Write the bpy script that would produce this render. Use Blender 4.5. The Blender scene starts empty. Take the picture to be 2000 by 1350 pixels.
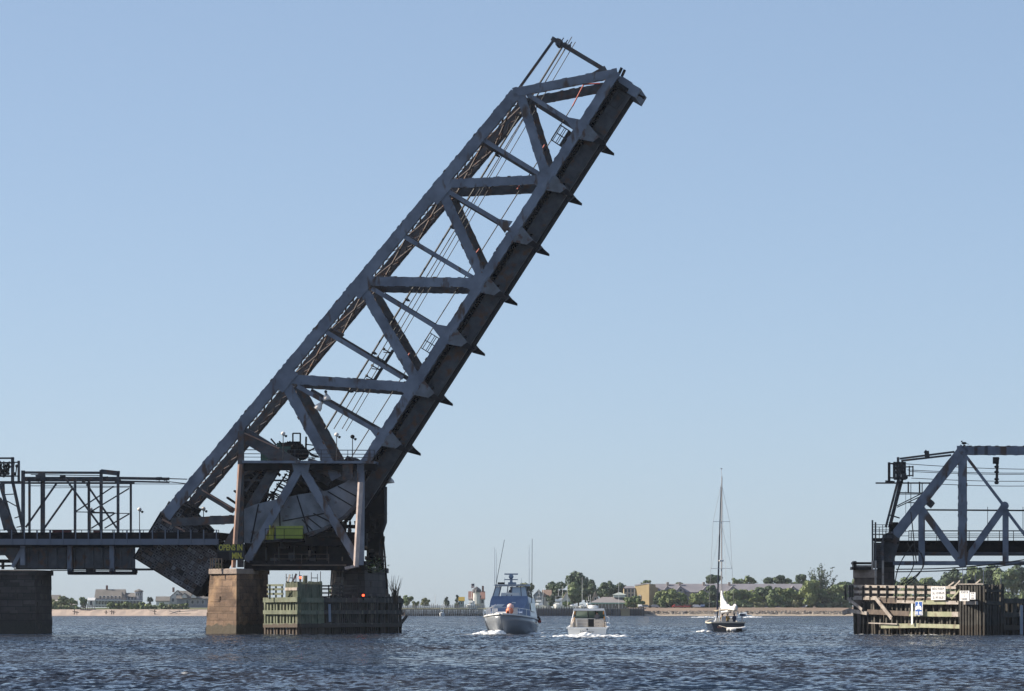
import bpy, math, random
import numpy as np
from mathutils import Vector, Matrix
random.seed(7)
rnd = random.random; rr_ = random.random
uni = random.uniform
SC = bpy.context.scene
COL = SC.collection
R = math.radians
# ---------------------------------------------------------------- camera
F = 8280.0; HZ = 1191.3; CH = 2.54          # focal length in px of the 2000 px wide photo, horizon row, eye height
cam = bpy.data.cameras.new('camera'); camo = bpy.data.objects.new('camera', cam); COL.objects.link(camo)
cam.sensor_width = 36.0; cam.lens = F * 36.0 / 2000.0
cam.shift_y = (HZ - 675.0) / 2000.0
cam.clip_start = 1.0; cam.clip_end = 40000.0
camo.location = (0, 0, CH); camo.rotation_euler = (R(90), 0, 0)
SC.camera = camo
# ---------------------------------------------------------------- sky, sun, exposure
SUN_AZ, SUN_EL = R(82.3), R(33)               # to the left of the view, a little ahead
w = bpy.data.worlds.new('World'); SC.world = w; w.use_nodes = True
wt = w.node_tree
sky = wt.nodes.new('ShaderNodeTexSky'); sky.sky_type = 'NISHITA'; sky.sun_disc = False
sky.sun_elevation = SUN_EL; sky.sun_rotation = -SUN_AZ
sky.altitude = 1500; sky.air_density = 0.66; sky.dust_density = 2.0; sky.ozone_density = 6.0
gm = wt.nodes.new('ShaderNodeGamma'); gm.inputs[1].default_value = .56      # evens out the sky's range from horizon to zenith
wt.links.new(sky.outputs[0], gm.inputs[0]); wt.links.new(gm.outputs[0], wt.nodes['Background'].inputs[0])
wt.nodes['Background'].inputs[1].default_value = 0.139
sd = Vector((-math.sin(SUN_AZ) * math.cos(SUN_EL), math.cos(SUN_AZ) * math.cos(SUN_EL), math.sin(SUN_EL)))
sl = bpy.data.lights.new('sun', 'SUN'); sl.energy = 3.6; sl.angle = R(0.53); sl.color = (1.0, 0.90, 0.76)
slo = bpy.data.objects.new('sun', sl); COL.objects.link(slo)
slo.rotation_euler = (-sd).to_track_quat('-Z', 'Y').to_euler()
SC.view_settings.view_transform = 'Standard'; SC.view_settings.look = 'None'
SC.view_settings.exposure = 1.1; SC.view_settings.gamma = 1.0
SC.render.engine = 'CYCLES'
SC.cycles.use_denoising = True
SC.cycles.max_bounces = 6; SC.cycles.diffuse_bounces = 3; SC.cycles.glossy_bounces = 3
SC.cycles.transparent_max_bounces = 8

# ---------------------------------------------------------------- materials
MATS = {}
def mat(name, col, rough=.7, col2=None, scale=1.0, lo=.35, hi=.65, over=None, oscale=.7, oamt=.62, owid=.08, ostretch=(1, 1, 1),
        metal=0.0, bump=0.0, bscale=6.0, brick=None, emit=0.0, spec=.5, plank=None, trans=0.0, low=None):
    m = bpy.data.materials.new(name); m.use_nodes = True; MATS[name] = m
    t = m.node_tree; N = t.nodes; L = t.links; b = N['Principled BSDF']
    b.inputs['Roughness'].default_value = rough; b.inputs['Metallic'].default_value = metal
    b.inputs['Specular IOR Level'].default_value = spec
    tc = N.new('ShaderNodeTexCoord')
    def noise(sc, det=4.0, stretch=None, src='Object'):
        n = N.new('ShaderNodeTexNoise'); n.inputs['Scale'].default_value = sc; n.inputs['Detail'].default_value = det
        if stretch and stretch != (1, 1, 1):
            mp = N.new('ShaderNodeMapping'); mp.inputs['Scale'].default_value = stretch
            L.new(tc.outputs[src], mp.inputs['Vector']); L.new(mp.outputs[0], n.inputs['Vector'])
        else: L.new(tc.outputs[src], n.inputs['Vector'])
        return n.outputs['Fac']
    def ramp(f, a, c):
        r = N.new('ShaderNodeMapRange'); r.inputs['From Min'].default_value = a; r.inputs['From Max'].default_value = c
        L.new(f, r.inputs['Value']); return r.outputs[0]
    def mix(f, a, c):
        x = N.new('ShaderNodeMix'); x.data_type = 'RGBA'; L.new(f, x.inputs[0])
        for i, q in ((6, a), (7, c)):
            if isinstance(q, tuple): x.inputs[i].default_value = (*q, 1)
            else: L.new(q, x.inputs[i])
        return x.outputs[2]
    c = col
    if col2: c = mix(ramp(noise(scale), lo, hi), col, col2)
    if brick or plank:
        bw, bh, c3 = brick or plank
        k = N.new('ShaderNodeTexBrick'); L.new(tc.outputs['UV'], k.inputs['Vector'])
        k.inputs['Scale'].default_value = 1.0; k.inputs['Brick Width'].default_value = bw; k.inputs['Row Height'].default_value = bh
        k.inputs['Mortar Size'].default_value = .03 if brick else .02; k.inputs['Bias'].default_value = 0
        k.inputs['Color1'].default_value = (.55, .55, .55, 1); k.inputs['Color2'].default_value = (1, 1, 1, 1)
        k.inputs['Mortar'].default_value = (c3, c3, c3, 1)
        x = N.new('ShaderNodeMix'); x.data_type = 'RGBA'; x.blend_type = 'MULTIPLY'; x.inputs[0].default_value = 1
        if isinstance(c, tuple): x.inputs[6].default_value = (*c, 1)
        else: L.new(c, x.inputs[6])
        L.new(k.outputs['Color'], x.inputs[7]); c = x.outputs[2]
    if over: c = mix(ramp(noise(oscale, 6.0, ostretch), oamt, oamt + owid), c, over)
    if low:   # a tide band: height above the water, ragged edge
        g = N.new('ShaderNodeNewGeometry'); s = N.new('ShaderNodeSeparateXYZ'); L.new(g.outputs['Position'], s.inputs[0])
        a = N.new('ShaderNodeMath'); a.operation = 'MULTIPLY_ADD'; L.new(noise(1.3), a.inputs[0]); a.inputs[1].default_value = -1.0
        L.new(s.outputs['Z'], a.inputs[2])
        c = mix(ramp(a.outputs[0], low[0] - .5, low[0] - .35), low[1], c)
    if isinstance(c, tuple): b.inputs['Base Color'].default_value = (*c, 1)
    else: L.new(c, b.inputs['Base Color'])
    if emit:
        b.inputs['Emission Color'].default_value = (*col, 1); b.inputs['Emission Strength'].default_value = emit
    if trans: b.inputs['Transmission Weight'].default_value = trans
    if bump:
        bn = N.new('ShaderNodeBump'); bn.inputs['Strength'].default_value = bump; bn.inputs['Distance'].default_value = .1
        L.new(noise(bscale, 5), bn.inputs['Height']); L.new(bn.outputs[0], b.inputs['Normal'])
    return m

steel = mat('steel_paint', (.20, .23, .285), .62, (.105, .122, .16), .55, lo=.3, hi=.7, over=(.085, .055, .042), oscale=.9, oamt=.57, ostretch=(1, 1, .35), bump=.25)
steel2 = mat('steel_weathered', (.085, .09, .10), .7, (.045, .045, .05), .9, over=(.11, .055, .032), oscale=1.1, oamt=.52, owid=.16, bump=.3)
lace_m = mat('lacing_rust', (.135, .115, .105), .75, (.085, .07, .065), 1.5, over=(.16, .085, .055), oscale=1.2, oamt=.55)
dark = mat('steel_black_shade', (.020, .020, .023), .8, (.011, .011, .013), 1.0, over=(.035, .02, .015), oscale=.8, oamt=.6, spec=.15)  # near-black; also carries the painted shade of floor and tower works
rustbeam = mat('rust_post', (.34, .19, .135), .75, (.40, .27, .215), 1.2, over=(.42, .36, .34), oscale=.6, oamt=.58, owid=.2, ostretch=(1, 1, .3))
fascia_m = mat('fascia_paint', (.15, .172, .215), .6, (.12, .138, .175), .5)
cw_a = mat('counterweight_block', (.12, .118, .125), .9, (.085, .078, .078), 1.5)
cw_b = mat('counterweight_block_pale', (.19, .20, .215), .9, (.13, .13, .14), 1.5)
cw_c = mat('counterweight_block_rust', (.10, .072, .055), .9, (.07, .055, .05), 1.5)
redpipe = mat('red_pipe', (.45, .06, .04), .5)
wire_m = mat('cable', (.03, .03, .032), .6)
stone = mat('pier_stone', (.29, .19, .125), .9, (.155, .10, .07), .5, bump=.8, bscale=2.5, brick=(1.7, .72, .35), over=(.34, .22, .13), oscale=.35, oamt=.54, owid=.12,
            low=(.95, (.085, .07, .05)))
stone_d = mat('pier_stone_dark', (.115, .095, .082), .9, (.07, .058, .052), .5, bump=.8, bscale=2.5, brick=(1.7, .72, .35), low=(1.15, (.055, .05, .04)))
cap = mat('cap_stone', (.36, .29, .24), .9, (.25, .20, .17), 1.0, bump=.6)
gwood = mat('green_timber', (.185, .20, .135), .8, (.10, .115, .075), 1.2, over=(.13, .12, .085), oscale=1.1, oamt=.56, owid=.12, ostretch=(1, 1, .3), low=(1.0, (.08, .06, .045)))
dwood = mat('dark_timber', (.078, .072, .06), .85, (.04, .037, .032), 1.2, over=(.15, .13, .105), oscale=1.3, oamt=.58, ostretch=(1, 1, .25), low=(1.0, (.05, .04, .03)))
pwood = mat('bleached_timber', (.42, .375, .335), .85, (.28, .24, .205), 1.5, over=(.22, .17, .13), oscale=1.6, oamt=.6, ostretch=(.4, 1, 1))
ywood = mat('lichen_timber', (.34, .335, .23), .85, (.25, .26, .165), 1.0, over=(.20, .17, .12), oscale=1.2, oamt=.56)
brown = mat('brown_timber', (.15, .115, .09), .85, (.085, .065, .055), 1.5)
white = mat('white_paint', (.78, .78, .76), .45)
wsign = mat('white_sign', (.74, .73, .72), .5)
black = mat('black_paint', (.012, .012, .014), .5)
blue_s = mat('blue_sign', (.02, .09, .33), .5)
yel_t = mat('sign_yellow', (.46, .42, .055), .6)
lime = mat('lime_paint', (.33, .38, .05), .5, (.24, .29, .045), .6)
greenm = mat('green_machine', (.04, .10, .08), .5)
redl = mat('red_lamp', (1.0, .06, .02), .4, emit=3.0)
lampw = mat('lamp_globe', (.80, .74, .68), .4)

# ---------------------------------------------------------------- mesh builder
def V(*a): return Vector(a)
class MB:
    def __init__(s): s.v = []; s.f = []; s.m = []
    def add(s, pts, faces, mi=0):
        o = len(s.v); s.v += [tuple(p) for p in pts]
        s.f += [tuple(o + i for i in f) for f in faces]; s.m += [mi] * len(faces); return s
    def hexa(s, p, mi=0):
        return s.add(p, [(3, 2, 1, 0), (4, 5, 6, 7), (0, 1, 5, 4), (1, 2, 6, 5), (2, 3, 7, 6), (3, 0, 4, 7)], mi)
    def box(s, c, size, mi=0, M=None):
        x, y, z = size[0] / 2, size[1] / 2, size[2] / 2
        p = [V(-x, -y, -z), V(x, -y, -z), V(x, y, -z), V(-x, y, -z), V(-x, -y, z), V(x, -y, z), V(x, y, z), V(-x, y, z)]
        if M: p = [M @ q for q in p]
        return s.hexa([q + Vector(c) for q in p], mi)
    def bar(s, a, b, wd, h, mi=0, up=(0, 0, 1)):
        a = Vector(a); b = Vector(b); d = (b - a).normalized(); u = Vector(up)
        if abs(d.dot(u)) > .98: u = V(0, 1, 0)
        sd_ = d.cross(u).normalized() * wd / 2; uu = sd_.normalized().cross(d).normalized() * h / 2
        return s.hexa([a - sd_ - uu, a + sd_ - uu, a + sd_ + uu, a - sd_ + uu, b - sd_ - uu, b + sd_ - uu, b + sd_ + uu, b - sd_ + uu], mi)
    def tube(s, pts, r, n=6, mi=0):
        pts = [Vector(p) for p in pts]; rs = r if isinstance(r, (list, tuple)) else [r] * len(pts)
        o = len(s.v); k = len(pts)
        for i, p in enumerate(pts):
            d = (pts[min(i + 1, k - 1)] - pts[max(i - 1, 0)]).normalized()
            u = V(0, 0, 1) if abs(d.z) < .9 else V(1, 0, 0)
            x = d.cross(u).normalized(); y = d.cross(x)
            for j in range(n):
                q = 2 * math.pi * j / n; s.v.append(tuple(p + (x * math.cos(q) + y * math.sin(q)) * rs[i]))
        for i in range(k - 1):
            for j in range(n):
                s.f.append((o + i * n + j, o + i * n + (j + 1) % n, o + (i + 1) * n + (j + 1) % n, o + (i + 1) * n + j)); s.m.append(mi)
        s.f.append(tuple(o + j for j in range(n))[::-1]); s.m.append(mi)
        s.f.append(tuple(o + (k - 1) * n + j for j in range(n))); s.m.append(mi); return s
    def prism(s, poly, ext, mi=0):
        n = len(poly); e = Vector(ext); p = [Vector(q) for q in poly]
        return s.add(p + [q + e for q in p], [tuple(range(n)), tuple(range(2 * n - 1, n - 1, -1))] + [(i, i + n, (i + 1) % n + n, (i + 1) % n) for i in range(n)], mi)
    def loft(s, rings, mi=0, caps=True, closed=True):
        n = len(rings[0]); o = len(s.v)
        for r in rings: s.v += [tuple(p) for p in r]
        for i in range(len(rings) - 1):
            for j in range(n if closed else n - 1):
                s.f.append((o + i * n + j, o + i * n + (j + 1) % n, o + (i + 1) * n + (j + 1) % n, o + (i + 1) * n + j)); s.m.append(mi)
        if caps:
            s.f.append(tuple(o + j for j in range(n))[::-1]); s.m.append(mi)
            s.f.append(tuple(o + (len(rings) - 1) * n + j for j in range(n))); s.m.append(mi)
        return s
    def ball(s, c, r, mi=0, n=10, k=7):
        r = r if isinstance(r, tuple) else (r, r, r); c = Vector(c)
        rings = []
        for i in range(k):
            a = math.pi * (i + .08) / (k - 1 + .16) - math.pi / 2
            rings.append([c + V(r[0] * math.cos(a) * math.cos(2 * math.pi * j / n), r[1] * math.cos(a) * math.sin(2 * math.pi * j / n), r[2] * math.sin(a)) for j in range(n)])
        return s.loft(rings, mi)
    def build(s, name, mats, parent=None, smooth=False, uv=True, label=None):
        me = bpy.data.meshes.new(name)
        P = s.v
        if parent is not None:
            inv = wmat(parent).inverted(); P = [tuple(inv @ Vector(p)) for p in P]
        me.from_pydata(P, [], s.f)
        for m in (mats if isinstance(mats, (list, tuple)) else [mats]): me.materials.append(m)
        me.polygons.foreach_set('material_index', s.m)
        if smooth: me.polygons.foreach_set('use_smooth', [True] * len(s.f))
        if uv:
            ul = me.uv_layers.new(name='UVMap').data
            vs = s.v
            for p in me.polygons:
                nx, ny, nz = p.normal
                if parent is not None:
                    q = wmat(parent).to_3x3() @ p.normal; nx, ny, nz = q
                if abs(nz) < .8:
                    l = math.hypot(nx, ny) or 1; tx, ty = -ny / l, nx / l
                    for li in p.loop_indices:
                        x, y, z = vs[me.loops[li].vertex_index]; ul[li].uv = (x * tx + y * ty, z)
                else:
                    for li in p.loop_indices:
                        x, y, z = vs[me.loops[li].vertex_index]; ul[li].uv = (x, y)
        o = bpy.data.objects.new(name, me); COL.objects.link(o)
        if parent is not None: o.parent = parent
        if label: o['label'] = label
        return o
def wmat(o):
    M = o.matrix_basis.copy()
    while o.parent is not None: o = o.parent; M = o.matrix_basis @ M
    return M
def tag(o, label, cat, group=None, kind=None):
    if label: o['label'] = label
    if cat: o['category'] = cat
    if group: o['group'] = group
    if kind: o['kind'] = kind
    return o
def thing(name, label, cat, loc, group=None, rz=0):
    o = bpy.data.objects.new(name, None); COL.objects.link(o); o.location = loc; o.rotation_euler = (0, 0, rz)
    return tag(o, label, cat, group)
def copy_tree(o, loc=None, rz=None, label=None, scale=None):
    c = o.copy(); COL.objects.link(c)
    if loc is not None: c.location = loc
    if rz is not None: c.rotation_euler = (0, 0, rz)
    if scale is not None: c.scale = (scale, scale, scale)
    if label: c['label'] = label
    for ch in [k for k in bpy.data.objects if k.parent == o]:
        d = ch.copy(); COL.objects.link(d); d.parent = c
        for g in [k for k in bpy.data.objects if k.parent == ch]:
            e = g.copy(); COL.objects.link(e); e.parent = d
    return c
def text_on(name, s, p, xdir, size, m, parent=None, shear=0, align='CENTER', bold=0.0):
    cu = bpy.data.curves.new(name, 'FONT'); cu.body = s; cu.size = size; cu.extrude = .004; cu.offset = bold; cu.align_x = align; cu.align_y = 'CENTER'; cu.shear = shear
    cu.resolution_u = 3
    o = bpy.data.objects.new(name, cu); COL.objects.link(o)
    dg = bpy.context.evaluated_depsgraph_get(); me = bpy.data.meshes.new_from_object(o.evaluated_get(dg)); bpy.data.objects.remove(o)
    x = Vector(xdir).normalized(); z = V(0, 0, 1); y = x.cross(z) * -1          # face normal points to -y' side
    n = x.cross(z); M = Matrix((x, z, n)).transposed().to_4x4(); M.translation = Vector(p)
    if parent is not None: M = wmat(parent).inverted() @ M
    me.transform(M); me.materials.clear(); me.materials.append(m); me.name = name
    ob = bpy.data.objects.new(name, me); COL.objects.link(ob)
    if parent is not None: ob.parent = parent
    return ob
def G(px, py, Y): return V((px - 1000) / F * Y, Y, CH + (HZ - py) / F * Y)     # a point of the photo at distance Y
# ---------------------------------------------------------------- bridge frame: u along the track, v away from the camera, z up
TH = R(6.5); BO = V((700 - 1000) / F * 450, 450, 0)
UX = V(math.cos(TH), -math.sin(TH), 0); VX = V(math.sin(TH), math.cos(TH), 0)
def B(u, v, z): return BO + UX * u + VX * v + V(0, 0, z)
def P(px, py, v=0.0):
    tx = (px - 1000) / F
    u = (tx * (BO.y + v * VX.y) - BO.x - v * VX.x) / (UX.x - tx * UX.y)
    Y = BO.y + v * VX.y + u * UX.y
    return (u, CH + (HZ - py) / F * Y)
def PW(px, py, v=0.0): u, z = P(px, py, v); return B(u, v, z)
def ib(mb, a, b, wd, v0, v1, mi=0, off=0.0):
    """box along a-b in the plane of the bridge, wd deep in that plane, from v0 to v1 across it"""
    a = Vector(a); b = Vector(b); d = (b - a).normalized(); n = V(d.y, -d.x).to_2d() if False else Vector((d.y, -d.x))
    a = a + n * off; b = b + n * off
    c = [a - n * wd / 2, b - n * wd / 2, b + n * wd / 2, a + n * wd / 2]
    return mb.hexa([B(q.x, v0, q.y) for q in c] + [B(q.x, v1, q.y) for q in c], mi)
def laced(mb, a, b, wd, v0, v1, lace=True, batten=2.4):
    """riveted member: two webs, flange angles and zigzag lacing bars between them"""
    a = Vector(a); b = Vector(b); L = (b - a).length; d = (b - a) / L
    for s in (v0, v1 - .06): ib(mb, a, b, wd, s, s + .06)
    e = .03
    for sg in (-1, 1):
        for s in (v0 + .06, v1 - .2): ib(mb, a, b, .04, s, s + .14, 0, sg * (wd / 2 - e))
        if lace:
            k = max(2, int(L / .75)); st = L / k; n = Vector((d.y, -d.x)) * sg * (wd / 2 + .01)
            for i in range(k):
                p = a + d * st * i + n; q = a + d * st * (i + 1) + n
                s0, s1 = (v0 + .03, v1 - .03) if i % 2 else (v1 - .03, v0 + .03)
                mb.bar(B(p.x, s0, p.y), B(q.x, s1, q.y), .09, .035, 1, up=B(n.x, 0, n.y) - B(0, 0, 0))
    if batten:
        k = max(1, int(L / batten))
        for i in range(k + 1):
            c = a + d * (L * (i + uni(-.12, .12)) / k if 0 < i < k else L * i / k)
            ib(mb, c - d * .28, c + d * .28, wd + .10, v0 - .03, v0, 0)
        # rivet-headed cover angles break up the edge
        k = int(L / .62)
        for i in range(k):
            if rnd() < .55:
                c = a + d * (i + rnd()) * L / k; sg = random.choice((-1, 1)); n = Vector((d.y, -d.x)) * sg * wd / 2
                ib(mb, c + n - d * .17, c + n + d * .17, .15, v0 - .02, v0 + .2, 1 if rr_() < .4 else 0)
    return mb
def poly(mb, pts, v0, v1, mi=0):
    """polygon given by photo points (on the plane v0), extruded across the bridge"""
    q = [P(x, y, v0) for x, y in pts]
    return mb.prism([B(u, v0, z) for u, z in q], VX * (v1 - v0), mi)
# ================================================================ water
WS = (1.8, 1.2, .45)
def make_water():
    ys = [25.0]
    while ys[-1] < 9000:
        y = ys[-1]; ys.append(y * (1.012 if y < 112 else 1.0022 if y < 700 else 1.008 if y < 2400 else 1.06))
    ys = np.array(ys); nx = 560
    tx = np.linspace(-.17, .17, nx); tx = np.concatenate(([-1.2, -.8, -.5, -.32, -.24, -.2], tx, [.2, .24, .32, .5, .8, 1.2])); nx = len(tx)
    X = ys[:, None] * tx[None, :]; Y = np.repeat(ys[:, None], nx, 1); Z = np.zeros_like(X)
    dy = np.gradient(ys)[:, None]
    rng = np.random.default_rng(3)
    for i in range(70):
        lam = .40 * (6 ** rng.random()); th = rng.normal(.5, .65); k = 2 * math.pi / lam
        a = .011 * lam ** .75; ph = rng.random() * 6.28
        ky = k * math.cos(th); kx = k * math.sin(th)
        att = np.clip(1.6 - np.abs(ky) * dy / 1.9, 0, 1)
        q = kx * X + ky * Y + ph + .8 * np.sin(.13 * X + .09 * Y + i)
        Z += att * a * (np.sin(q) + .3 * np.sin(2 * q + .6))
    Z *= .46 + .34 * np.sin(X * .05 + 1.3 * np.sin(Y * .021)) * np.sin(Y * .033 + .6)
    ncol = 6
    Z[:, :ncol] = 0; Z[:, -ncol:] = 0
    Z *= np.clip((ys[:, None] - 60) / 50, 0, 1) * np.clip((2000 - ys[:, None]) / 800, 0, 1)
    ny = len(ys)
    me = bpy.data.meshes.new('water')
    co = np.stack([X, Y, Z], -1).reshape(-1, 3).astype(np.float32)
    idx = np.arange(ny * nx).reshape(ny, nx)
    q = np.stack([idx[:-1, :-1], idx[:-1, 1:], idx[1:, 1:], idx[1:, :-1]], -1).reshape(-1, 4)
    me.vertices.add(len(co)); me.vertices.foreach_set('co', co.ravel())
    me.loops.add(q.size); me.loops.foreach_set('vertex_index', q.ravel().astype(np.int32))
    me.polygons.add(len(q)); me.polygons.foreach_set('loop_start', np.arange(0, q.size, 4, dtype=np.int32))
    me.polygons.foreach_set('use_smooth', np.ones(len(q), bool)); me.update(calc_edges=True)
    # churned white water round the moving hulls and against the piers
    foam = np.zeros_like(X)
    for cx, cy, rx, ry, am in FOAM:
        foam = np.maximum(foam, am * np.exp(-((X - cx) / rx) ** 2 - ((Y - cy) / ry) ** 2))
    at = me.attributes.new('foam', 'FLOAT', 'POINT'); at.data.foreach_set('value', foam.ravel().astype(np.float32))
    m = bpy.data.materials.new('water'); m.use_nodes = True; t = m.node_tree; N = t.nodes; L = t.links; b = N['Principled BSDF']
    b.inputs['Roughness'].default_value = .07; b.inputs['IOR'].default_value = 1.33; b.inputs['Specular IOR Level'].default_value = .13
    tc = N.new('ShaderNodeTexCoord')
    def noise(sc, det, st=None):
        n = N.new('ShaderNodeTexNoise'); n.inputs['Scale'].default_value = sc; n.inputs['Detail'].default_value = det
        mp = N.new('ShaderNodeMapping'); mp.inputs['Scale'].default_value = st or (1, 1, 1)
        L.new(tc.outputs['Object'], mp.inputs[0]); L.new(mp.outputs[0], n.inputs['Vector']); return n.outputs['Fac']
    def mr(f, a, c, o0=0., o1=1.):
        r = N.new('ShaderNodeMapRange'); L.new(f, r.inputs[0])
        for i, q_ in zip((1, 2, 3, 4), (a, c, o0, o1)): r.inputs[i].default_value = q_
        return r.outputs[0]
    def mx(f, a, c):
        x = N.new('ShaderNodeMix'); x.data_type = 'RGBA'; L.new(f, x.inputs[0])
        for i, q_ in ((6, a), (7, c)):
            if isinstance(q_, tuple): x.inputs[i].default_value = (*q_, 1)
            else: L.new(q_, x.inputs[i])
        return x.outputs[2]
    base = mx(mr(noise(.05, 3, (1, .4, 1)), .35, .65), (.026, .026, .030), (.014, .026, .048))
    fa = N.new('ShaderNodeAttribute'); fa.attribute_name = 'foam'
    ad = N.new('ShaderNodeMath'); ad.operation = 'ADD'; L.new(fa.outputs['Fac'], ad.inputs[0]); L.new(mr(noise(1.6, 6, (1, .5, 1)), .2, .8, -.55, .35), ad.inputs[1])
    fm = mr(ad.outputs[0], .2, .42)
    cap_ = mr(noise(.42, 9, (1, .16, 1)), .735, .75)
    cp2 = N.new('ShaderNodeMath'); cp2.operation = 'MULTIPLY'; L.new(cap_, cp2.inputs[0]); cp2.inputs[1].default_value = .5
    mxx = N.new('ShaderNodeMath'); mxx.operation = 'MAXIMUM'; L.new(fm, mxx.inputs[0]); L.new(cp2.outputs[0], mxx.inputs[1])
    L.new(mx(mxx.outputs[0], base, (.75, .76, .76)), b.inputs['Base Color'])
    L.new(mr(mxx.outputs[0], 0, 1, .07, .8), b.inputs['Roughness'])
    # wavelets too small to model tilt the surface (slopes, so they do not fade out with distance)
    def slope(sc, st, amp):
        n = N.new('ShaderNodeTexNoise'); n.inputs['Scale'].default_value = sc; n.inputs['Detail'].default_value = 3
        mp = N.new('ShaderNodeMapping'); mp.inputs['Scale'].default_value = st; L.new(tc.outputs['Object'], mp.inputs[0]); L.new(mp.outputs[0], n.inputs['Vector'])
        sb_ = N.new('ShaderNodeVectorMath'); sb_.operation = 'SUBTRACT'; L.new(n.outputs['Color'], sb_.inputs[0]); sb_.inputs[1].default_value = (.5, .5, .5)
        ml = N.new('ShaderNodeVectorMath'); ml.operation = 'MULTIPLY'; L.new(sb_.outputs[0], ml.inputs[0]); ml.inputs[1].default_value = (amp * .8, amp, 0); return ml.outputs[0]
    def vadd(p_, q_):
        x = N.new('ShaderNodeVectorMath'); x.operation = 'ADD'
        for i, k_ in enumerate((p_, q_)):
            if isinstance(k_, tuple): x.inputs[i].default_value = k_
            else: L.new(k_, x.inputs[i])
        return x.outputs[0]
    ge = N.new('ShaderNodeNewGeometry')
    sl_ = vadd(vadd(slope(3.2, (1, .75, 1), WS[0]), slope(1.0, (1, .6, 1), WS[1])), slope(.22, (1, .35, 1), WS[2]))
    nn = N.new('ShaderNodeVectorMath'); nn.operation = 'NORMALIZE'; L.new(vadd(vadd(ge.outputs['Normal'], sl_), (0, -.15, 0)), nn.inputs[0])
    L.new(nn.outputs[0], b.inputs['Normal'])
    me.materials.append(m)
    o = bpy.data.objects.new('water', me); COL.objects.link(o); tag(o, 'choppy dark blue river water', 'water', kind='structure')
FOAM = [(-2.4, 440.5, 2.6, 2.2, 1.0), (-3.2, 444, 2.6, 4, .8), (2.8, 447, 1.4, 8.0, .6), (1.6, 462, 3, 10, .5),
        (7.3, 405, 3.6, 2.2, 1.0), (7.3, 398, 5.2, 5.0, .55), (4.0, 400, 3.0, 2.0, .6), (10.8, 402, 2.4, 2.0, .6), (7.3, 385, 3.5, 9, .28),
        (21.6, 491, 2.0, 2.0, .6), (22.9, 490, 1.0, 1, .6), (72.5, 1395, 20, 16, .8), (36, 436, 5, 3, .38), (42, 429, 5, 3, .45), (-24, 438, 4, 2, .35), (-16, 445, 5, 4, .42), (-27.4, 446, 1.6, 2, .4)]
make_water()

# ================================================================ the raised leaf
def PV(x, y, v=0.): return Vector(P(x, y, v))
BS, BE = PV(716, 898), PV(1199, 147); EL = (BE - BS).length; ED = (BE - BS) / EL; EN = Vector((ED.y, -ED.x))
def LF(s, n): q = BS + ED * s + EN * n; return (q.x, q.y)
def LW(s, n, v): q = LF(s, n); return B(q[0], v, q[1])
def sOf(x, y): return (PV(x, y) - BS).dot(ED)
leaf = thing('bascule_leaf', 'raised steel truss leaf of the bascule bridge tilted up steeply against the sky', 'drawbridge', PW(640, 1000, 4.5), rz=-TH)
TC0, TC4, TC5 = PV(326, 1005), PV(1004, 186), PV(1201, 143)
W1 = 1.16
VN, VF = 0.0, 9.0
members = [  # name, a, b, width
    ('post', (566, 740), (801, 756), .98), ('post', (716, 549), (931, 552), .98), ('post', (872, 359), (1064, 350), .92),
    ('diagonal', (552, 740), (655, 930), 1.08), ('diagonal', (706, 560), (813, 742), 1.05), ('diagonal', (862, 372), (940, 540), 1.0), ('diagonal', (1016, 184), (1066, 343), .96)]
hang = [((1030, 184), (1128, 245), 1), ((941, 271), (1052, 339), 0), ((874, 373), (992, 443), 1), ((786, 460), (922, 541), 0), ((726, 563), (866, 648), 1), ((636, 648), (786, 738), 0), ((580, 754), (745, 848), 1)]
for v in (VN, VF):
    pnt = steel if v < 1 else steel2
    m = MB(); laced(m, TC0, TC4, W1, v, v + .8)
    for x, y in ((566, 735), (716, 552), (868, 368)):      # gusset plates at the joints
        q = PV(x - 8, y + 6); d = (TC4 - TC0).normalized()
        ib(m, q - d * 1.3, q + d * 1.3, 1.35, v - .045, v - .005)
    m.build('top_chord', [pnt, lace_m], leaf)
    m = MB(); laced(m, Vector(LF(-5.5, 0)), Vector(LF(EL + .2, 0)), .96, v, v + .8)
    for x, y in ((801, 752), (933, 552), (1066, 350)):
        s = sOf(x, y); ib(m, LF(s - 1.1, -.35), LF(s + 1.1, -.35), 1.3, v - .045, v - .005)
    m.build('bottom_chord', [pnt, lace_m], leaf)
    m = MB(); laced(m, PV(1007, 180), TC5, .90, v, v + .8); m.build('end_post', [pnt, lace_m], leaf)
    for nm, a, b, wd in members:
        m = MB(); laced(m, PV(*a), PV(*b), wd, v + .08, v + .72); m.build(nm, [pnt, lace_m], leaf)
    for a, b, fl in hang:
        m = MB(); A_, B_ = PV(*a), PV(*b); ib(m, A_, B_, .46, v + .1, v + .16); ib(m, A_, B_, .46, v + .54, v + .6); ib(m, A_, B_, .06, v + .16, v + .54)
        if fl and v < 1:
            d = (B_ - A_).normalized()
            c = B_ + d * .1; q = [c - d * 1.3 + Vector((d.y, -d.x)) * .25, c - d * 1.3 - Vector((d.y, -d.x)) * .25, c - ED * .75, c + ED * .75]
            m.prism([B(p.x, v + .02, p.y) for p in (q[0], q[1], q[3], q[2])], VX * .06)
            m.build('hanger', [pnt], leaf)
        else: m.build('hanger', [pnt], leaf)
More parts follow.
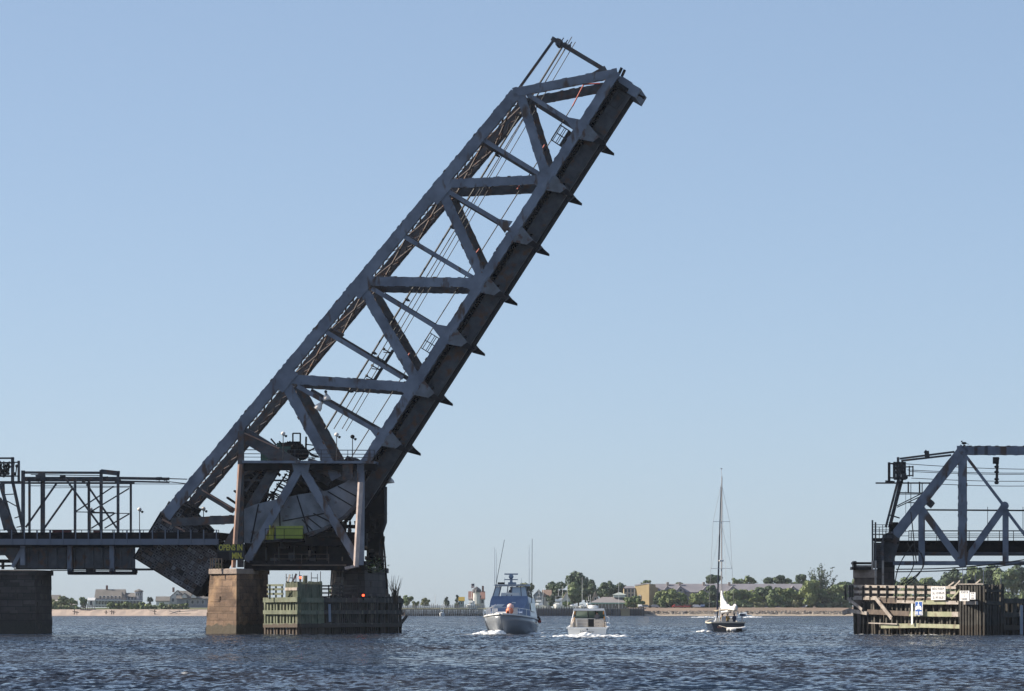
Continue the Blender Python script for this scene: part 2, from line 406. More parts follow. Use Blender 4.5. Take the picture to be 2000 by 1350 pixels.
# latticed edge of the top lateral system, hanging inside each top chord
for v0, v1 in ((.8, 3.1), (6.7, 9.0)):
    m = MB(); d = TC4 - TC0; L_ = d.length; k = int(L_ / .62); d = d / L_; nn_ = Vector((d.y, -d.x)) * .42
    for i in range(k):
        p = TC0 + d * (i * L_ / k) + nn_; q = TC0 + d * ((i + 1.25) * L_ / k) + nn_; a, b = (v0, v1) if i % 2 else (v1, v0)
        if rr_() < .93: m.bar(B(p.x, a, p.y), B(q.x, b, q.y), uni(.08, .16), .06, random.choice((0, 0, 1)))
    for vv in (v0 + .05, v1 - .05): ib(m, TC0 + nn_, TC4 + nn_, .1, vv - .05, vv + .05)
    m.build('lateral_lattice', [lace_m, steel2], leaf)
# floor: beams with pointed brackets, stringers, ties
tips = [(1183, 282), (1119, 382), (1057, 485), (993, 584), (931, 686), (867, 786), (804, 886)]
fs = [sOf(x, y) for x, y in tips]
fs = [s_ for s_ in fs]
for s in fs + [EL - .6]:
    m = MB()
    last = s > EL - 1
    tip = 2.0
    for v0, v1 in ((.35, .41), (9.4, 9.46)): pass
    m.hexa([LW(s - .12, .3, .4), LW(s + .12, .3, .4), LW(s + .12, tip, .4), LW(s - .12, tip, .4), LW(s - .12, .3, 9.4), LW(s + .12, .3, 9.4), LW(s + .12, tip, 9.4), LW(s - .12, tip, 9.4)])
    m.hexa([LW(s - .15, tip - .06, .3), LW(s + .12, tip - .06, .3), LW(s + .12, tip + .02, .3), LW(s - .15, tip + .02, .3), LW(s - .15, tip - .06, 9.5), LW(s + .12, tip - .06, 9.5), LW(s + .12, tip + .02, 9.5), LW(s - .15, tip + .02, 9.5)])
    for k in range(7):
        vv = .9 + k * 1.3; m.hexa([LW(s - .3, .4, vv), LW(s + .3, .4, vv), LW(s + .3, tip, vv), LW(s - .3, tip, vv), LW(s - .3, .4, vv + .05), LW(s + .3, .4, vv + .05), LW(s + .3, tip, vv + .05), LW(s - .3, tip, vv + .05)])
    fb = m.build('floor_beam', [dark], leaf)  # black here is painted shade below the deck
    if not last:
        for v in (VN, VF + .7):
            m = MB(); m.prism([LW(s + .85, .42, v), LW(s + .22, 2.45, v), LW(s - .42, 2.2, v), LW(s - 1.1, .42, v)], VX * .07)
            m.prism([LW(s + .24, 2.25, v - .02), LW(s + .10, 3.2, v - .02), LW(s - .12, 3.3, v - .02), LW(s - .55, 1.95, v - .02)], VX * .4, 1)
            m.build('bracket', [mat('bracket_paint', (.165, .18, .205), .7, (.11, .115, .125), .9, over=(.10, .06, .045), oscale=1.3, oamt=.55) if 'bracket_paint' not in MATS else MATS['bracket_paint'], dark], fb)
for v in (1.35, 3.2, 5.9, 7.8):
    m = MB(); a, b = -4.5, EL - .5; nc, nh = (1.75, 1.5) if v < 2 else (1.5, 1.1)
    ib(m, LF(a, nc), LF(b, nc), nh, v, v + .05)
    for n in (nc - nh / 2, nc + nh / 2): ib(m, LF(a, n), LF(b, n), .06, v - .2, v + .25)
    k = int((b - a) / 1.05)
    for i in range(k): s = a + (b - a) * i / k; ib(m, LF(s - .03, nc), LF(s + .03, nc), nh - .05, v - .12, v)
    m.build('stringer', [steel2 if v < 2 else dark], leaf)  # far stringers take the near-black colour as painted shade
m = MB(); k = int((EL + 2) / .42)
for i in range(k):
    s = -2 + i * .42 + uni(-.04, .04); v1 = 8.9 + uni(-.1, .2)
    m.hexa([LW(s - .12, .72, .95), LW(s + .12, .72, .95), LW(s + .12, .98, .95), LW(s - .12, .98, .95), LW(s - .12, .72, v1), LW(s + .12, .72, v1), LW(s + .12, .98, v1), LW(s - .12, .98, v1)])
ib(m, LF(-2, .35), LF(EL - .2, .35), .6, .84, .9); ib(m, LF(-2, .62), LF(EL - .2, .62), .1, .9, 8.95)
m.build('track_ties', [dark], leaf)
for v in (2.2, 3.6, 6.2, 7.6):
    m = MB(); ib(m, LF(-2, .62), LF(EL, .62), .16, v, v + .12); m.build('rail', [dark], leaf)
# lateral bracing between the two top chords and under the floor
m = MB(); tl = [PV(566, 735), PV(642, 645), PV(716, 552), PV(792, 462), PV(868, 368), PV(944, 275), PV(1009, 180)]
for i, p in enumerate(tl):
    ib(m, (p.x - .2, p.y - .2), (p.x + .2, p.y + .2), .35, .8, 9.0)
    if i + 1 < len(tl):
        q = tl[i + 1]
        for s0, s1 in ((.8, 9.0), (9.0, .8)): m.bar(B(p.x, s0, p.y), B(q.x, s1, q.y), .16, .14, up=(0, 0, 1))
m.build('top_bracing', [lace_m], leaf)
m = MB()
for i in range(len(fs) - 1):
    for s0, s1 in ((.5, 9.2), (9.2, .5)): m.bar(LW(fs[i], 1.6, s0), LW(fs[i + 1], 1.6, s1), .25, .12)
ib(m, LF(-3.5, 2.03), LF(EL - .3, 2.03), .1, 6.6, 8.6)
m.build('floor_bracing', [dark], leaf)
# overhead-line conduits carried up the leaf
for (a, b, r, v) in (((1098, 92), (636, 838), .11, 3.2), ((1104, 96), (652, 838), .055, 3.6), ((1117, 72), (668, 838), .05, 5.4), ((1124, 82), (676, 842), .045, 5.8)):
    m = MB(); m.tube([PW(*a, v), PW(*b, v)], r, 6)
    if r > .1:
        for q in (.28, .47, .66, .8, .9):
            p = PW(a[0] + (b[0] - a[0]) * q, a[1] + (b[1] - a[1]) * q, v); m.bar(p - VX * .3, p + VX * 2.6, .16, .14); m.ball(p + VX * 1.2, .17)
    m.build('conduit', [wire_m], leaf)
m = MB(); rp = [((1172, 163), (1140, 165)), ((1140, 165), (1118, 208)), ((1064, 283), (1056, 296)), ((1016, 360), (1010, 370)), ((936, 486), (926, 500)), ((800, 690), (790, 706))]
for a, b in rp: m.tube([PW(*a, 6.5), PW(*b, 6.5)], .085, 6)
m.build('red_pipe', [redpipe], leaf)
m = MB(); m.tube([PW(1118, 208, 6.5), PW(686, 894, 6.5)], .06, 6); m.build('conduit', [wire_m], leaf)
m = MB()
for i, (x, y) in enumerate(((764, 690), (752, 706), (741, 722), (730, 742))):
    m.bar(PW(x, y, 4), PW(x - 13, y - 7, 4), .12, .12); m.bar(PW(x, y, 5), PW(x - 15, y - 2, 5), .1, .1); m.ball(PW(x - 14, y - 8, 4), .16)
m.bar(PW(768, 684, 4.4), PW(728, 748, 4.4), .3, .3); m.build('insulator_rack', [wire_m], leaf)
# overhead-line mast at the tip
m = MB(); ib(m, P(1078, 75, 4.5), P(1180, 136, 4.5), .44, 4.2, 4.8); ib(m, P(1089, 84, 4.5), P(1096, 86, 4.5), .7, 3.0, 6.0)
for x, y in ((1100, 92), (1108, 96), (1092, 88)): m.bar(PW(x, y, 4.5), PW(x + 9, y - 14, 4.5), .1, .1); m.ball(PW(x + 4, y - 6, 4.5), .2)
m.bar(PW(1086, 82, 4.5), PW(1110, 97, 4.5), .3, .2); m.build('mast_arm', [steel2], leaf)
m = MB(); ib(m, P(1082, 78, 4.5), P(1014, 173, 4.5), .26, 4.3, 4.6)
m.build('mast_strut', [steel2], leaf); m = MB(); ib(m, P(1160, 150, 4.5), P(1185, 136, 4.5), .8, 4.0, 5.0); m.build('mast_foot', [steel2], leaf)
# locking gear at the tip
m = MB()
ib(m, P(1206, 152), P(1228, 166), .95, 1.2, 4.0); ib(m, P(1222, 168, 1), P(1246, 182, 1), 1.1, 1.0, 9.0)
m.build('lock_housing', [steel], leaf)
m = MB(); m.tube([PW(1234, 178, 2), PW(1256, 190, 2)], .11, 8); m.ball(PW(1257, 190.5, 2), .17); m.build('lock_bar', [dark], leaf)
m = MB()
for x, y in ((1212, 140), (1218, 144)): ib(m, P(x - 4, y + 5, 3), P(x + 2, y - 8, 3), .24, 3.0, 3.5)
ib(m, P(1190, 150), P(1206, 145), .5, .9, 8.9); m.build('tip_guide', [dark], leaf)
def cage(x0, y0, x1, y1, x2, y2):
    """small railed platform: corner, along the leaf, out from the leaf"""
    m = MB(); a, b, c = PV(x0, y0), PV(x1, y1), PV(x2, y2)
    for v in (1.2, 2.6):
        for p, q in ((a, b), (b, b + c - a), (a, c), (c, b + c - a), (a + (b - a) * .5, c + (b - a) * .5), (a + (c - a) * .5, b + (c - a) * .5)):
            m.bar(B(p.x, v, p.y), B(q.x, v, q.y), .07, .07)
    for p in (a, b, c, b + c - a): m.bar(B(p.x, 1.2, p.y), B(p.x, 2.6, p.y), .07, .07)
    ib(m, c, b + c - a, .3, 1.2, 2.6)
    m.build('inspection_platform', [wire_m], leaf)
cage(1074, 270, 1092, 241, 1092, 282); cage(819, 678, 837, 649, 838, 690); cage(1178, 194, 1196, 170, 1200, 210)
# rolling segment, counterweight arms
segp = [(462, 1000), (500, 985), (540, 975), (590, 965), (640, 958), (690, 935), (705, 950), (700, 975), (676, 1003), (640, 1028), (603, 1040), (560, 1052), (500, 1062), (470, 1060)]
for v in (-.05, 9.2):
    m = MB(); poly(m, segp, v, v + .1, 0)
    for a, b in (((580, 968), (603, 1040)), ((505, 985), (490, 1060)), ((545, 976), (548, 1050)), ((640, 960), (690, 990)), ((612, 1003), (650, 1022)), ((600, 1010), (628, 1032)), ((590, 1015), (610, 1036)), ((660, 950), (700, 972))):
        ib(m, P(*a, v), P(*b, v), .13, v - .05, v, 1)
    ib(m, P(552, 1018, v), P(650, 1000, v), .12, v - .05, v, 1); poly(m, [(600, 1035), (640, 1022), (650, 1012), (590, 1008)], v - .03, v, 1) if False else None
    m.build('segment_plate', [mat('segment_paint', (.235, .255, .29), .7, (.135, .147, .17), .7, over=(.07, .045, .04), oscale=.8, oamt=.6, bump=.3) if v < 0 else steel2, dark], leaf)
    m = MB(); arc = [(600, 1043), (625, 1036), (650, 1024), (672, 1010), (692, 990), (706, 965)]
    for a, b in zip(arc, arc[1:]): ib(m, P(*a, v), P(*b, v), .3, v - .25, v + 1.0)
    for a, b in (((604, 1048), (640, 1032)),): ib(m, P(*a, v), P(*b, v), .16, v - .25, v + 1.0)
    m.build('tread_rim', [steel2], leaf)
for v in (.1, 9.0):
    m = MB(); ib(m, P(470, 845, v), P(600, 925, v), 1.5, v, v + .7); ib(m, P(478, 846, v), P(545, 876, v), .14, v - .12, v + .82, 1); m.build('rear_brace', [steel2, rustbeam], leaf)
    m = MB(); ib(m, P(440, 1075, v), P(545, 900, v), 1.1, v, v + .7); m.build('rear_brace', [steel2], leaf)
    m = MB(); laced(m, PV(340, 1020, v), PV(470, 1014, v), .85, v, v + .8); m.build('counterweight_arm', [steel2, lace_m], leaf)
    m = MB(); ib(m, P(384, 955, v), P(456, 998, v), .55, v + .1, v + .6); ib(m, P(394, 957, v), P(452, 992, v), .12, v, v + .7, 1); m.build('rear_strut', [steel2, rustbeam], leaf)  # rust-coloured strip painted in for the sunlit piece of the strut
    m = MB(); ib(m, P(690, 935, v), P(600, 905, v), 1.2, v, v + .6); ib(m, P(560, 905, v), P(650, 985, v), .8, v, v + .6); m.build('rear_brace', [steel2], leaf)
m = MB()
for i in range(9):
    a, b = (430 + i * 14, 985 - i * 13), (452 + i * 14, 1000 - i * 13); m.bar(PW(*a, 1), PW(*b, 9), .2, .18)
m.build('rear_bracing', [dark], leaf)
m = MB(); ib(m, P(700, 905, 1), P(640, 1000, 1), 3.0, 1.2, 8.8); m.build('floor_end_plate', [dark], leaf)
cax, cay = Vector((.855, -.518)), Vector((.518, .855))        # axes of the counterweight, down-right and up-right
for (v0, v1, x0, L_, H_) in ((.5, 3.6, 0, 8.1, 5.4), (5.6, 9.3, 0, 8.1, 5.4)):
    o_ = PV(384.5, 1166, v0 if v0 < 1 else .5) - cax * L_
    m = MB()
    fr = lambda a, b: o_ + cax * a + cay * b
    m.prism([B(fr(a, b).x, v0, fr(a, b).y) for a, b in ((0, 0), (L_ - .1, 0), (L_ + .05, .2), (L_, 1.0), (L_, H_), (4.6, H_), (4.6, H_ + 1.0), (2.2, H_ + 1.6), (2.2, H_ + 2.2), (.4, H_ + 2.2), (.4, H_ + .4), (0, H_ + .4))], VX * (v1 - v0), 3)
    nx_, ny_ = 16, 14; cs = .46
    for i in range(nx_):
        for j in range(-1, ny_):
            a, b = .2 + i * .49, .12 + j * .51
            if b < 0 or a + cs > L_ or (a > 4.6 and b > H_ - .5) or (a > 2.2 and b > H_ + .6) or b > H_ + 1.75 or (b < 1.1 and a > L_ - 1.0) : continue
            if rnd() < .04: continue
            c = [fr(a, b), fr(a + cs * uni(.84, 1), b), fr(a + cs, b + cs * uni(.84, 1)), fr(a, b + cs)]
            pr = uni(.05, .12); t_ = random.choices((0, 1, 2), (.55, .2 + .3 * (i > 8), .35 if i < 9 else .12))[0]
            m.hexa([B(q.x, v0 - pr, q.y) for q in c] + [B(q.x, v0 + .02, q.y) for q in c], t_)
            if rnd() < .6:   # cast recess with a darker boss
                c2 = [fr(a + .13, b + .13), fr(a + .31, b + .13), fr(a + .31, b + .31), fr(a + .13, b + .31)]
                m.hexa([B(q.x, v0 - pr - .05, q.y) for q in c2] + [B(q.x, v0 - pr, q.y) for q in c2], 3)
    m.build('counterweight', [cw_a, cw_b, cw_c, dark], leaf)
m = MB(); ib(m, P(345, 1022, 1), P(440, 1075, 1), .9, 3.6, 5.6); ib(m, P(316, 1014), P(360, 1038), .18, .2, 9.3, 1); m.build('counterweight_beam', [dark, rustbeam], leaf)
def floodlight(x, y, v, dx, dy, label):
    t = thing('floodlight', label, 'floodlight', PW(x, y, v))
    m = MB(); a = PW(x, y, v); d = PW(x + dx, y + dy, v) - a
    m.tube([a - d * .35, a, a + d * .55, a + d], [.08, .16, .40, .44], 10); m.build('reflector', [lampw], t, smooth=True)
    m = MB(); m.bar(a - d * .3, a - d * .3 - VX * .9 + V(.2, 0, -.3), .08, .08); m.ball(a - d * .4, .17); m.build('arm', [wire_m], t)
floodlight(637, 770, .2, 2, 12, 'white bowl floodlight on top of the lowest thin hanger of the raised leaf')
floodlight(627, 788, .2, -8, 12, 'dark hanging floodlight below the lowest thin hanger of the raised leaf')
floodlight(762, 934, 7.5, 1, 10, 'round lamp hanging off the right side of the leaf near its foot')
# ================================================================ fixed tower, machinery floor and approach span
TV = -1.0
def rpost(mb, a, b, w_):
    x = (UX * .80 + VX * -.60) * w_ * .25; y = (UX * .60 + VX * .80) * w_ * .5; x = x * 2
    mb.hexa([a - x * .5 - y, a + x * .5 - y, a + x * .5 + y, a - x * .5 + y, b - x * .5 - y, b + x * .5 - y, b + x * .5 + y, b - x * .5 + y])
def railing(mb, pts, h, n, r=.045, rails=(1.0, .62, .3)):
    """pts: world points along the foot of the rail"""
    for a, b in zip(pts, pts[1:]):
        a = Vector(a); b = Vector(b)
        for q in rails: mb.bar(a + V(0, 0, h * q), b + V(0, 0, h * q), r * 1.3, r * 1.3)
        k = max(1, int((b - a).length / n))
        for i in range(k + 1): p = a + (b - a) * i / k; mb.bar(p, p + V(0, 0, h), r * 1.5, r * 1.5)
    return mb
tower = thing('bascule_tower', 'dark steel tower with an A-frame and railed platform around the foot of the raised leaf', 'bridge tower', PW(590, 1108, 4), rz=-TH)
for v in (TV, 10.4):
    m = MB(); ib(m, P(470, 842, v), P(469, 1108, v), .62, v, v + .5); m.build('post', [steel2], tower)
    m = MB(); ib(m, P(704, 905, v), P(703, 1104, v), .75, v, v + .6); m.build('post', [steel], tower)
    for a, b in (((587, 912), (484, 1092)), ((588, 912), (694, 1088))):
        m = MB(); laced(m, P(*a, v), P(*b, v), .82, v, v + .5, lace=False); m.build('brace', [steel, lace_m], tower)
    m = MB(); poly(m, [(570, 905), (606, 905), (600, 930), (588, 920), (576, 930)], v - .05, v, 0); m.build('gusset', [steel], tower)
    m = MB(); ib(m, P(470, 912, v), P(735, 912, v), .75, v + .1, v + .5); m.build('head_girder', [dark], tower)
    m = MB(); ib(m, P(476, 1105, v), P(716, 1105, v), 1.0, v + .2, v + .8); ib(m, P(488, 1098, v), P(520, 1098, v), .3, v - .3, v + .2, 0); m.build('foot_girder', [dark], tower)
    for x in (468, 693):
        pass
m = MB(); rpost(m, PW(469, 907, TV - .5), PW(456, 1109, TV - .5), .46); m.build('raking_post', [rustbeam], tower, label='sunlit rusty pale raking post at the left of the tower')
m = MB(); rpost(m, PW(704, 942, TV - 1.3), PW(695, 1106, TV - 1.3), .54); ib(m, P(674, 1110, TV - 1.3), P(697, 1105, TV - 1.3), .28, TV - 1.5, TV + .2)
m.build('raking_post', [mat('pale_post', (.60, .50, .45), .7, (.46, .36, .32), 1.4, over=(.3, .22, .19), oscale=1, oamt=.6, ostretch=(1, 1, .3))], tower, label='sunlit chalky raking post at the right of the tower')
m = MB(); ib(m, P(473, 902, TV - .8), P(731, 903, TV - .8), .26, TV - .8, 11.2); m.build('platform', [steel], tower)
m = MB(); railing(m, [PW(473, 899, TV - .7), PW(731, 900, TV - .7)], 1.12, 2.4); m.build('railing', [steel2], tower); m = MB(); railing(m, [PW(473, 899, 11), PW(731, 900, 11)], 1.12, 2.4); railing(m, [PW(731, 900, TV - .7), PW(731, 900, 1)], 1.12, 2.4)
m.build('railing', [steel2], tower)
# machinery on the platform
m = MB()
m.box(PW(545, 886, 3), (2.6, 3.2, 1.4)); m.box(PW(530, 892, 5), (2.2, 2.0, 1.8)); m.box(PW(556, 880, 5), (1.6, 2, 1.6))
m.build('gearbox', [greenm], tower)
def gear(x, y, v, r, wd):
    mm = MB(); c = PW(x, y, v); n = 26; ring = []
    for i in range(n * 2):
        a = math.pi * i / n; q = r * (1.0 if i % 2 else .9); ring.append(c + UX * q * math.cos(a) + V(0, 0, q * math.sin(a)))
    mm.prism(ring, VX * wd); mm.tube([c - VX * .5, c + VX * (wd + .5)], r * .2, 8); return mm
gear(566, 882, 2.0, 1.15, .3).build('gear_wheel', [dark], tower); gear(590, 886, 2.6, .75, .3).build('gear_wheel', [dark], tower); gear(580, 880, 4, .9, .3).build('gear_wheel', [dark], tower)
m = MB()
for x in (572, 586.5): m.bar(PW(x, 900, 4.5), PW(x, 846, 4.5), .16, .16); m.bar(PW(x, 900, 5.6), PW(x, 846, 5.6), .16, .16)
m.bar(PW(572, 846.5, 4.5), PW(586.5, 846.5, 4.5), .14, .14); m.bar(PW(572, 846.5, 5.6), PW(586.5, 846.5, 5.6), .14, .14)
m.bar(PW(572, 866, 4.5), PW(586.5, 866, 4.5), .2, .4); m.build('hoist_frame', [dark], tower)
m = MB(); m.bar(PW(529, 857, 4), PW(540, 870, 4), .16, .16); m.bar(PW(545, 862, 4), PW(556, 874, 4), .16, .16)
for i in range(16):
    x, y = uni(540, 612), uni(872, 897); v = uni(2, 6); m.bar(PW(x, y, v), PW(x + uni(-16, 16), y + uni(-12, 12), v + uni(-1, 1)), uni(.08, .3), uni(.08, .3))
m.bar(PW(598, 853, 3), PW(597, 890, 3), .2, .2); m.bar(PW(598, 868, 3), PW(630, 872, 3), .12, .12); m.build('machinery_linkage', [dark], tower)
def globe_lamp(x, y0, y1, v, label, cat='lamp post', group=None, r=.24, two=False):
    t = thing('lamp_post', label, cat, PW(x, y1, v), group)
    m = MB(); m.tube([PW(x, y1, v), PW(x, y0 + 3, v)], .05, 6); m.bar(PW(x, y0 + 4, v), PW(x, y0 + 4, v) + UX * .45, .07, .07)
    m.ball(PW(x, y0 + 5, v) + UX * .3, .14); m.build('pole', [wire_m], t)
    m = MB(); m.ball(PW(x, y0, v), (r, r, r * .9)); m.build('globe', [lampw], t, smooth=True); return t
globe_lamp(553, 847, 898, TV + .2, 'thin pole with a pale lamp head beside the machinery on the tower platform')
globe_lamp(657.5, 849, 898, TV + .2, 'thin pole with a pale lamp head right of the diagonal on the tower platform')
t = globe_lamp(688.5, 853, 898, TV + .2, 'pole with a dark lamp head near the right end of the tower platform')
for c in t.children:
    if c.name.startswith('globe'): c.data.materials[0] = dark
# works inside the tower, their deep shade put into the near-black colour
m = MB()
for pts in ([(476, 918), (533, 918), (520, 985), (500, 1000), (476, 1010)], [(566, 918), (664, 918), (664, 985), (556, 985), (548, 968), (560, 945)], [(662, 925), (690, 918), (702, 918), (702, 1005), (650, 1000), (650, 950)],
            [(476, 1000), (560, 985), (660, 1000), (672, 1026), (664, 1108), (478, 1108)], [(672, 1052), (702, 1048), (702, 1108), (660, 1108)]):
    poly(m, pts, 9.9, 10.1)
m.build('shade_backing', [dark], tower)  # black backing sheets added so the tower interior reads as shade
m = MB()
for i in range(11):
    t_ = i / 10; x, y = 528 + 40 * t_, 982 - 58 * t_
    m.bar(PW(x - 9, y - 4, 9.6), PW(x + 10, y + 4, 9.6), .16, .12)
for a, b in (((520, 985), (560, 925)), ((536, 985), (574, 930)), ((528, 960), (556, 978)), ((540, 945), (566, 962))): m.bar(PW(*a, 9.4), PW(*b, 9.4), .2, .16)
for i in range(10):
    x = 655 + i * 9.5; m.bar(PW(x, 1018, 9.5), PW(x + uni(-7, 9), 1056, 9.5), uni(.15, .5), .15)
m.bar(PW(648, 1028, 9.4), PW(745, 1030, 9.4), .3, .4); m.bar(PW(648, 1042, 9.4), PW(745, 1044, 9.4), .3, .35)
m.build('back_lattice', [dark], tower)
m = MB()
for v in (3.0, 6.5): poly(m, [(500, 1062), (690, 1050), (690, 1108), (490, 1108)], v, v + .3)
ib(m, P(480, 1100, 0), P(715, 1100, 0), .3, .3, 10); ib(m, P(480, 1046, 0), P(640, 1052, 0), .25, 3, 9.9)
poly(m, [(640, 1068), (690, 1068), (690, 1108), (640, 1108)], 1.2, 2.8)
m.build('machinery_floor', [dark], tower)
m = MB(); ib(m, P(492, 1104, TV), P(676, 1104, TV), .14, TV - .15, TV + .1, 0); railing(m, [PW(536, 1101, TV - .1), PW(642, 1101, TV - .1)], 1.0, 2.2, rails=(1.0, .5)); m.build('lower_railing', [brown], tower)
m = MB(); ib(m, P(600, 1043, .6), P(716, 1046, .6), .5, .2, 1.6); ib(m, P(560, 1058, .6), P(716, 1058, .6), .9, .4, 1.4); m.build('track_girder', [dark], tower)
m = MB(); ib(m, P(663, 907, TV - .1), P(690, 907, TV - .1), .1, TV - .1, TV, 0); poly(m, [(669, 905), (689, 905), (689, 937), (669, 937)], TV - .15, TV - .05); m.build('cover_plate', [steel2], tower)
for (a, b, w_) in (((478, 925), (540, 905), .35), ((476, 938), (700, 940), .18), ((600, 915), (690, 975), .7), ((480, 960), (520, 905), .3), ((640, 930), (700, 960), .4)):
    m = MB(); ib(m, P(*a, 1.6), P(*b, 1.6), w_, 1.2, 1.8); m.build('inner_strut', [steel2], tower)
m = MB(); rr = random.Random(44)
for i in range(95):
    x, y = rr.uniform(478, 700), rr.uniform(920, 1104); v = rr.uniform(1.0, 3.5) if y > 1055 or x < 500 else rr.uniform(.9, 2.0)
    a = rr.choice((0, 0, 1.57, 1.57, .8, -.7)); l = rr.uniform(6, 26)
    if y < 1045 and x > 500 and v < .8: continue
    ib(m, P(x - l * math.cos(a) / 2, y - l * math.sin(a) / 2, v), P(x + l * math.cos(a) / 2, y + l * math.sin(a) / 2, v), rr.uniform(.06, .4), v, v + rr.uniform(.1, .4), rr.choice((0, 0, 0, 1, 2)))
for x in (520, 545, 575, 610, 640, 665): ib(m, P(x, 1062, 2.8), P(x, 1104, 2.8), .16, 2.6, 2.9, 1)
m.build('machinery', [dark, steel2, brown], tower)
for i in range(14):
    x, y = rr.uniform(495, 690), rr.uniform(1062, 1102); m = MB(); ib(m, P(x - 6, y, 2), P(x + 6, y, 2), rr.uniform(.3, .9), 1.6, 2.6); ib(m, P(x - 3, y, 2), P(x + 3, y, 2), .2, 1.5, 1.6); m.build('machine_box', [rr.choice((dark, steel2))], tower)
# lime green enclosure on its gallery
gal = thing('machine_enclosure', 'lime green machine housing on a railed gallery inside the bridge tower', 'machinery', PW(565, 1056, TV + .2), rz=-TH)
m = MB(); poly(m, [(539, 1028), (591, 1027), (591, 1052), (539, 1052)], TV + .3, TV + 1.8)
for x in (548, 556, 565, 574, 583): poly(m, [(x - .5, 1027.3), (x + .5, 1027.3), (x + .5, 1052), (x - .5, 1052)], TV + .26, TV + .3)
m.build('housing', [lime], gal)
m = MB(); ib(m, P(517, 1057, TV), P(592, 1057, TV), .2, TV - .6, TV + 1.6); railing(m, [PW(518, 1056, TV - .55), PW(592, 1056, TV - .55)], 1.25, 1.9, rails=(1, .45)); m.build('gallery', [dark], gal)
m = MB(); poly(m, [(521, 1031), (534, 1031), (534, 1054), (521, 1054)], TV + .4, TV + .9); m.bar(PW(527, 1050, TV), PW(527, 1026, TV), .14, .14); m.build('switch_post', [yel_t], gal)
# jagged gear hanging off the right of the tower
m = MB(); rr = random.Random(5)
for pts in ([(703, 985), (744, 960), (751, 950), (751, 1020), (744, 1040), (703, 1040)], [(716, 1046), (740, 1042), (742, 1106), (716, 1108)]): poly(m, pts, 7.5, 9.5)
for i in range(26):
    x, y = rr.uniform(714, 750), rr.uniform(1000, 1108); x = min(x, 752 - (y - 1000) * .05)
    m.bar(PW(x, y, 5), PW(x + rr.uniform(-5, 4), y + rr.uniform(-18, 18), 6), rr.uniform(.1, .5), rr.uniform(.1, .4))
for x0, y0, x1, y1 in ((742, 1020, 749, 1110), (740, 1030, 746, 1112), (745, 1018, 756, 1150)): m.tube([PW(x0, y0, 6), PW((x0 + x1) / 2 + 1, (y0 + y1) / 2, 6), PW(x1, y1, 6)], .1, 5)
ib(m, P(736, 1003, 5), P(751, 1001, 5), .35, 5, 7); ib(m, P(742, 1088, 6), P(752, 1088, 6), .1, 6, 7)
railing(m, [PW(742, 1110, 6), PW(752, 1110, 6)], 1.3, .55)
m.build('hanging_gear', [dark], tower)
m = MB(); poly(m, [(740, 900), (751, 905), (751, 1005), (738, 1000)], 8.6, 9.2); m.build('end_plate', [steel2], tower)

ap = thing('approach_span', 'dark plate girder approach span with a railed walkway left of the tower', 'bridge span', PW(150, 1115, 4), rz=-TH)
for v in (.6, 8.6):
    m = MB(); poly(m, [(-60, 1066), (264, 1066), (264, 1111), (32, 1111), (10, 1085), (-60, 1085)], v, v + .12)
    for x in range(38, 262, 18):
        ib(m, P(x, 1067, v), P(x, 1110, v), .16, v - .16, v)
    m.build('girder_web', [steel2], ap)
    m = MB(); ib(m, P(28, 1111.5, v), P(300, 1111.5, v), .12, v - .25, v + .35); ib(m, P(-60, 1067, v), P(300, 1067, v), .3, v - .3, v + .4); m.build('flange', [dark], ap)
    for x in (45, 137, 219):
        m = MB(); ib(m, P(x, 1066, v - .4), P(x, 1121 if x > 100 else 1104, v - .4), .5, v - .7, v - .16); m.build('girder_stiffener', [steel], ap)
m = MB(); ib(m, P(45, 1070, .4), P(25, 1108, .4), .4, .2, .5); m.build('end_brace', [steel], ap)
m = MB(); ib(m, P(134, 1119.5, .2), P(263, 1119.5, .2), .36, -.2, 1.4)
for x in (137, 176, 180, 219, 262): ib(m, P(x, 1110, .2), P(x, 1120, .2), .35 if x != 176 else .8, -.1, 1.2)
ib(m, P(100, 1114.5, .2), P(300, 1113.5, .2), .1, -.1, .2); m.build('lower_walkway', [dark], ap)
m = MB(); ib(m, P(-80, 1047, -.2), P(428, 1047, -.2), .75, 0.0, 9.6); ib(m, P(-80, 1059, -.2), P(428, 1059, -.2), .14, -.6, 9.6); m.build('deck', [dark], ap)
m = MB(); ib(m, P(-80, 1058.5, TV), P(427, 1058.5, TV), .64, TV - .05, TV)
for i in range(21): x = -77 + 25 * i; ib(m, P(x, 1035, TV), P(x, 1064, TV), .12, TV - .12, TV - .05)
m.build('fascia', [fascia_m], ap)
m = MB(); railing(m, [PW(-80, 1053, TV), PW(427, 1053, TV)], .95, 1.35, rails=(1.0, .72, .42)); m.build('railing', [dark], ap); m = MB(); railing(m, [PW(-80, 1053, 9.8), PW(300, 1053, 9.8)], 1.0, 1.1); m.build('railing', [dark], ap)
for x in (113, 128): 
    pass
m = MB(); m.box(PW(121, 1041, 5), (2.0, 1, .55)); m.box(PW(190, 1041, 5), (.8, 1, .5)); m.build('track_box', [mat('maroon', (.13, .03, .03), .7)], ap)
m = MB(); ib(m, P(-60, 1096, 4), P(24, 1096, 4), .34, 3, 6); ib(m, P(-60, 1107, 4), P(24, 1105, 4), .16, 3, 6)
for x in (8, 11): ib(m, P(x, 1098, 4), P(x, 1112, 4), .12, 3, 3.2)
m.build('bearing_beam', [dark], ap)
globe_lamp(272.5, 995, 1050, 9.7, 'thin lamp post with a pale globe on the approach walkway, left of the counterweight', group=None)
globe_lamp(397.5, 994, 1012, 9.7, 'lamp with a pale globe seen in the gap right of the counterweight top')
globe_lamp(177, 995, 1050, 9.7, 'small lamp post standing inside the gantry frame on the approach span')
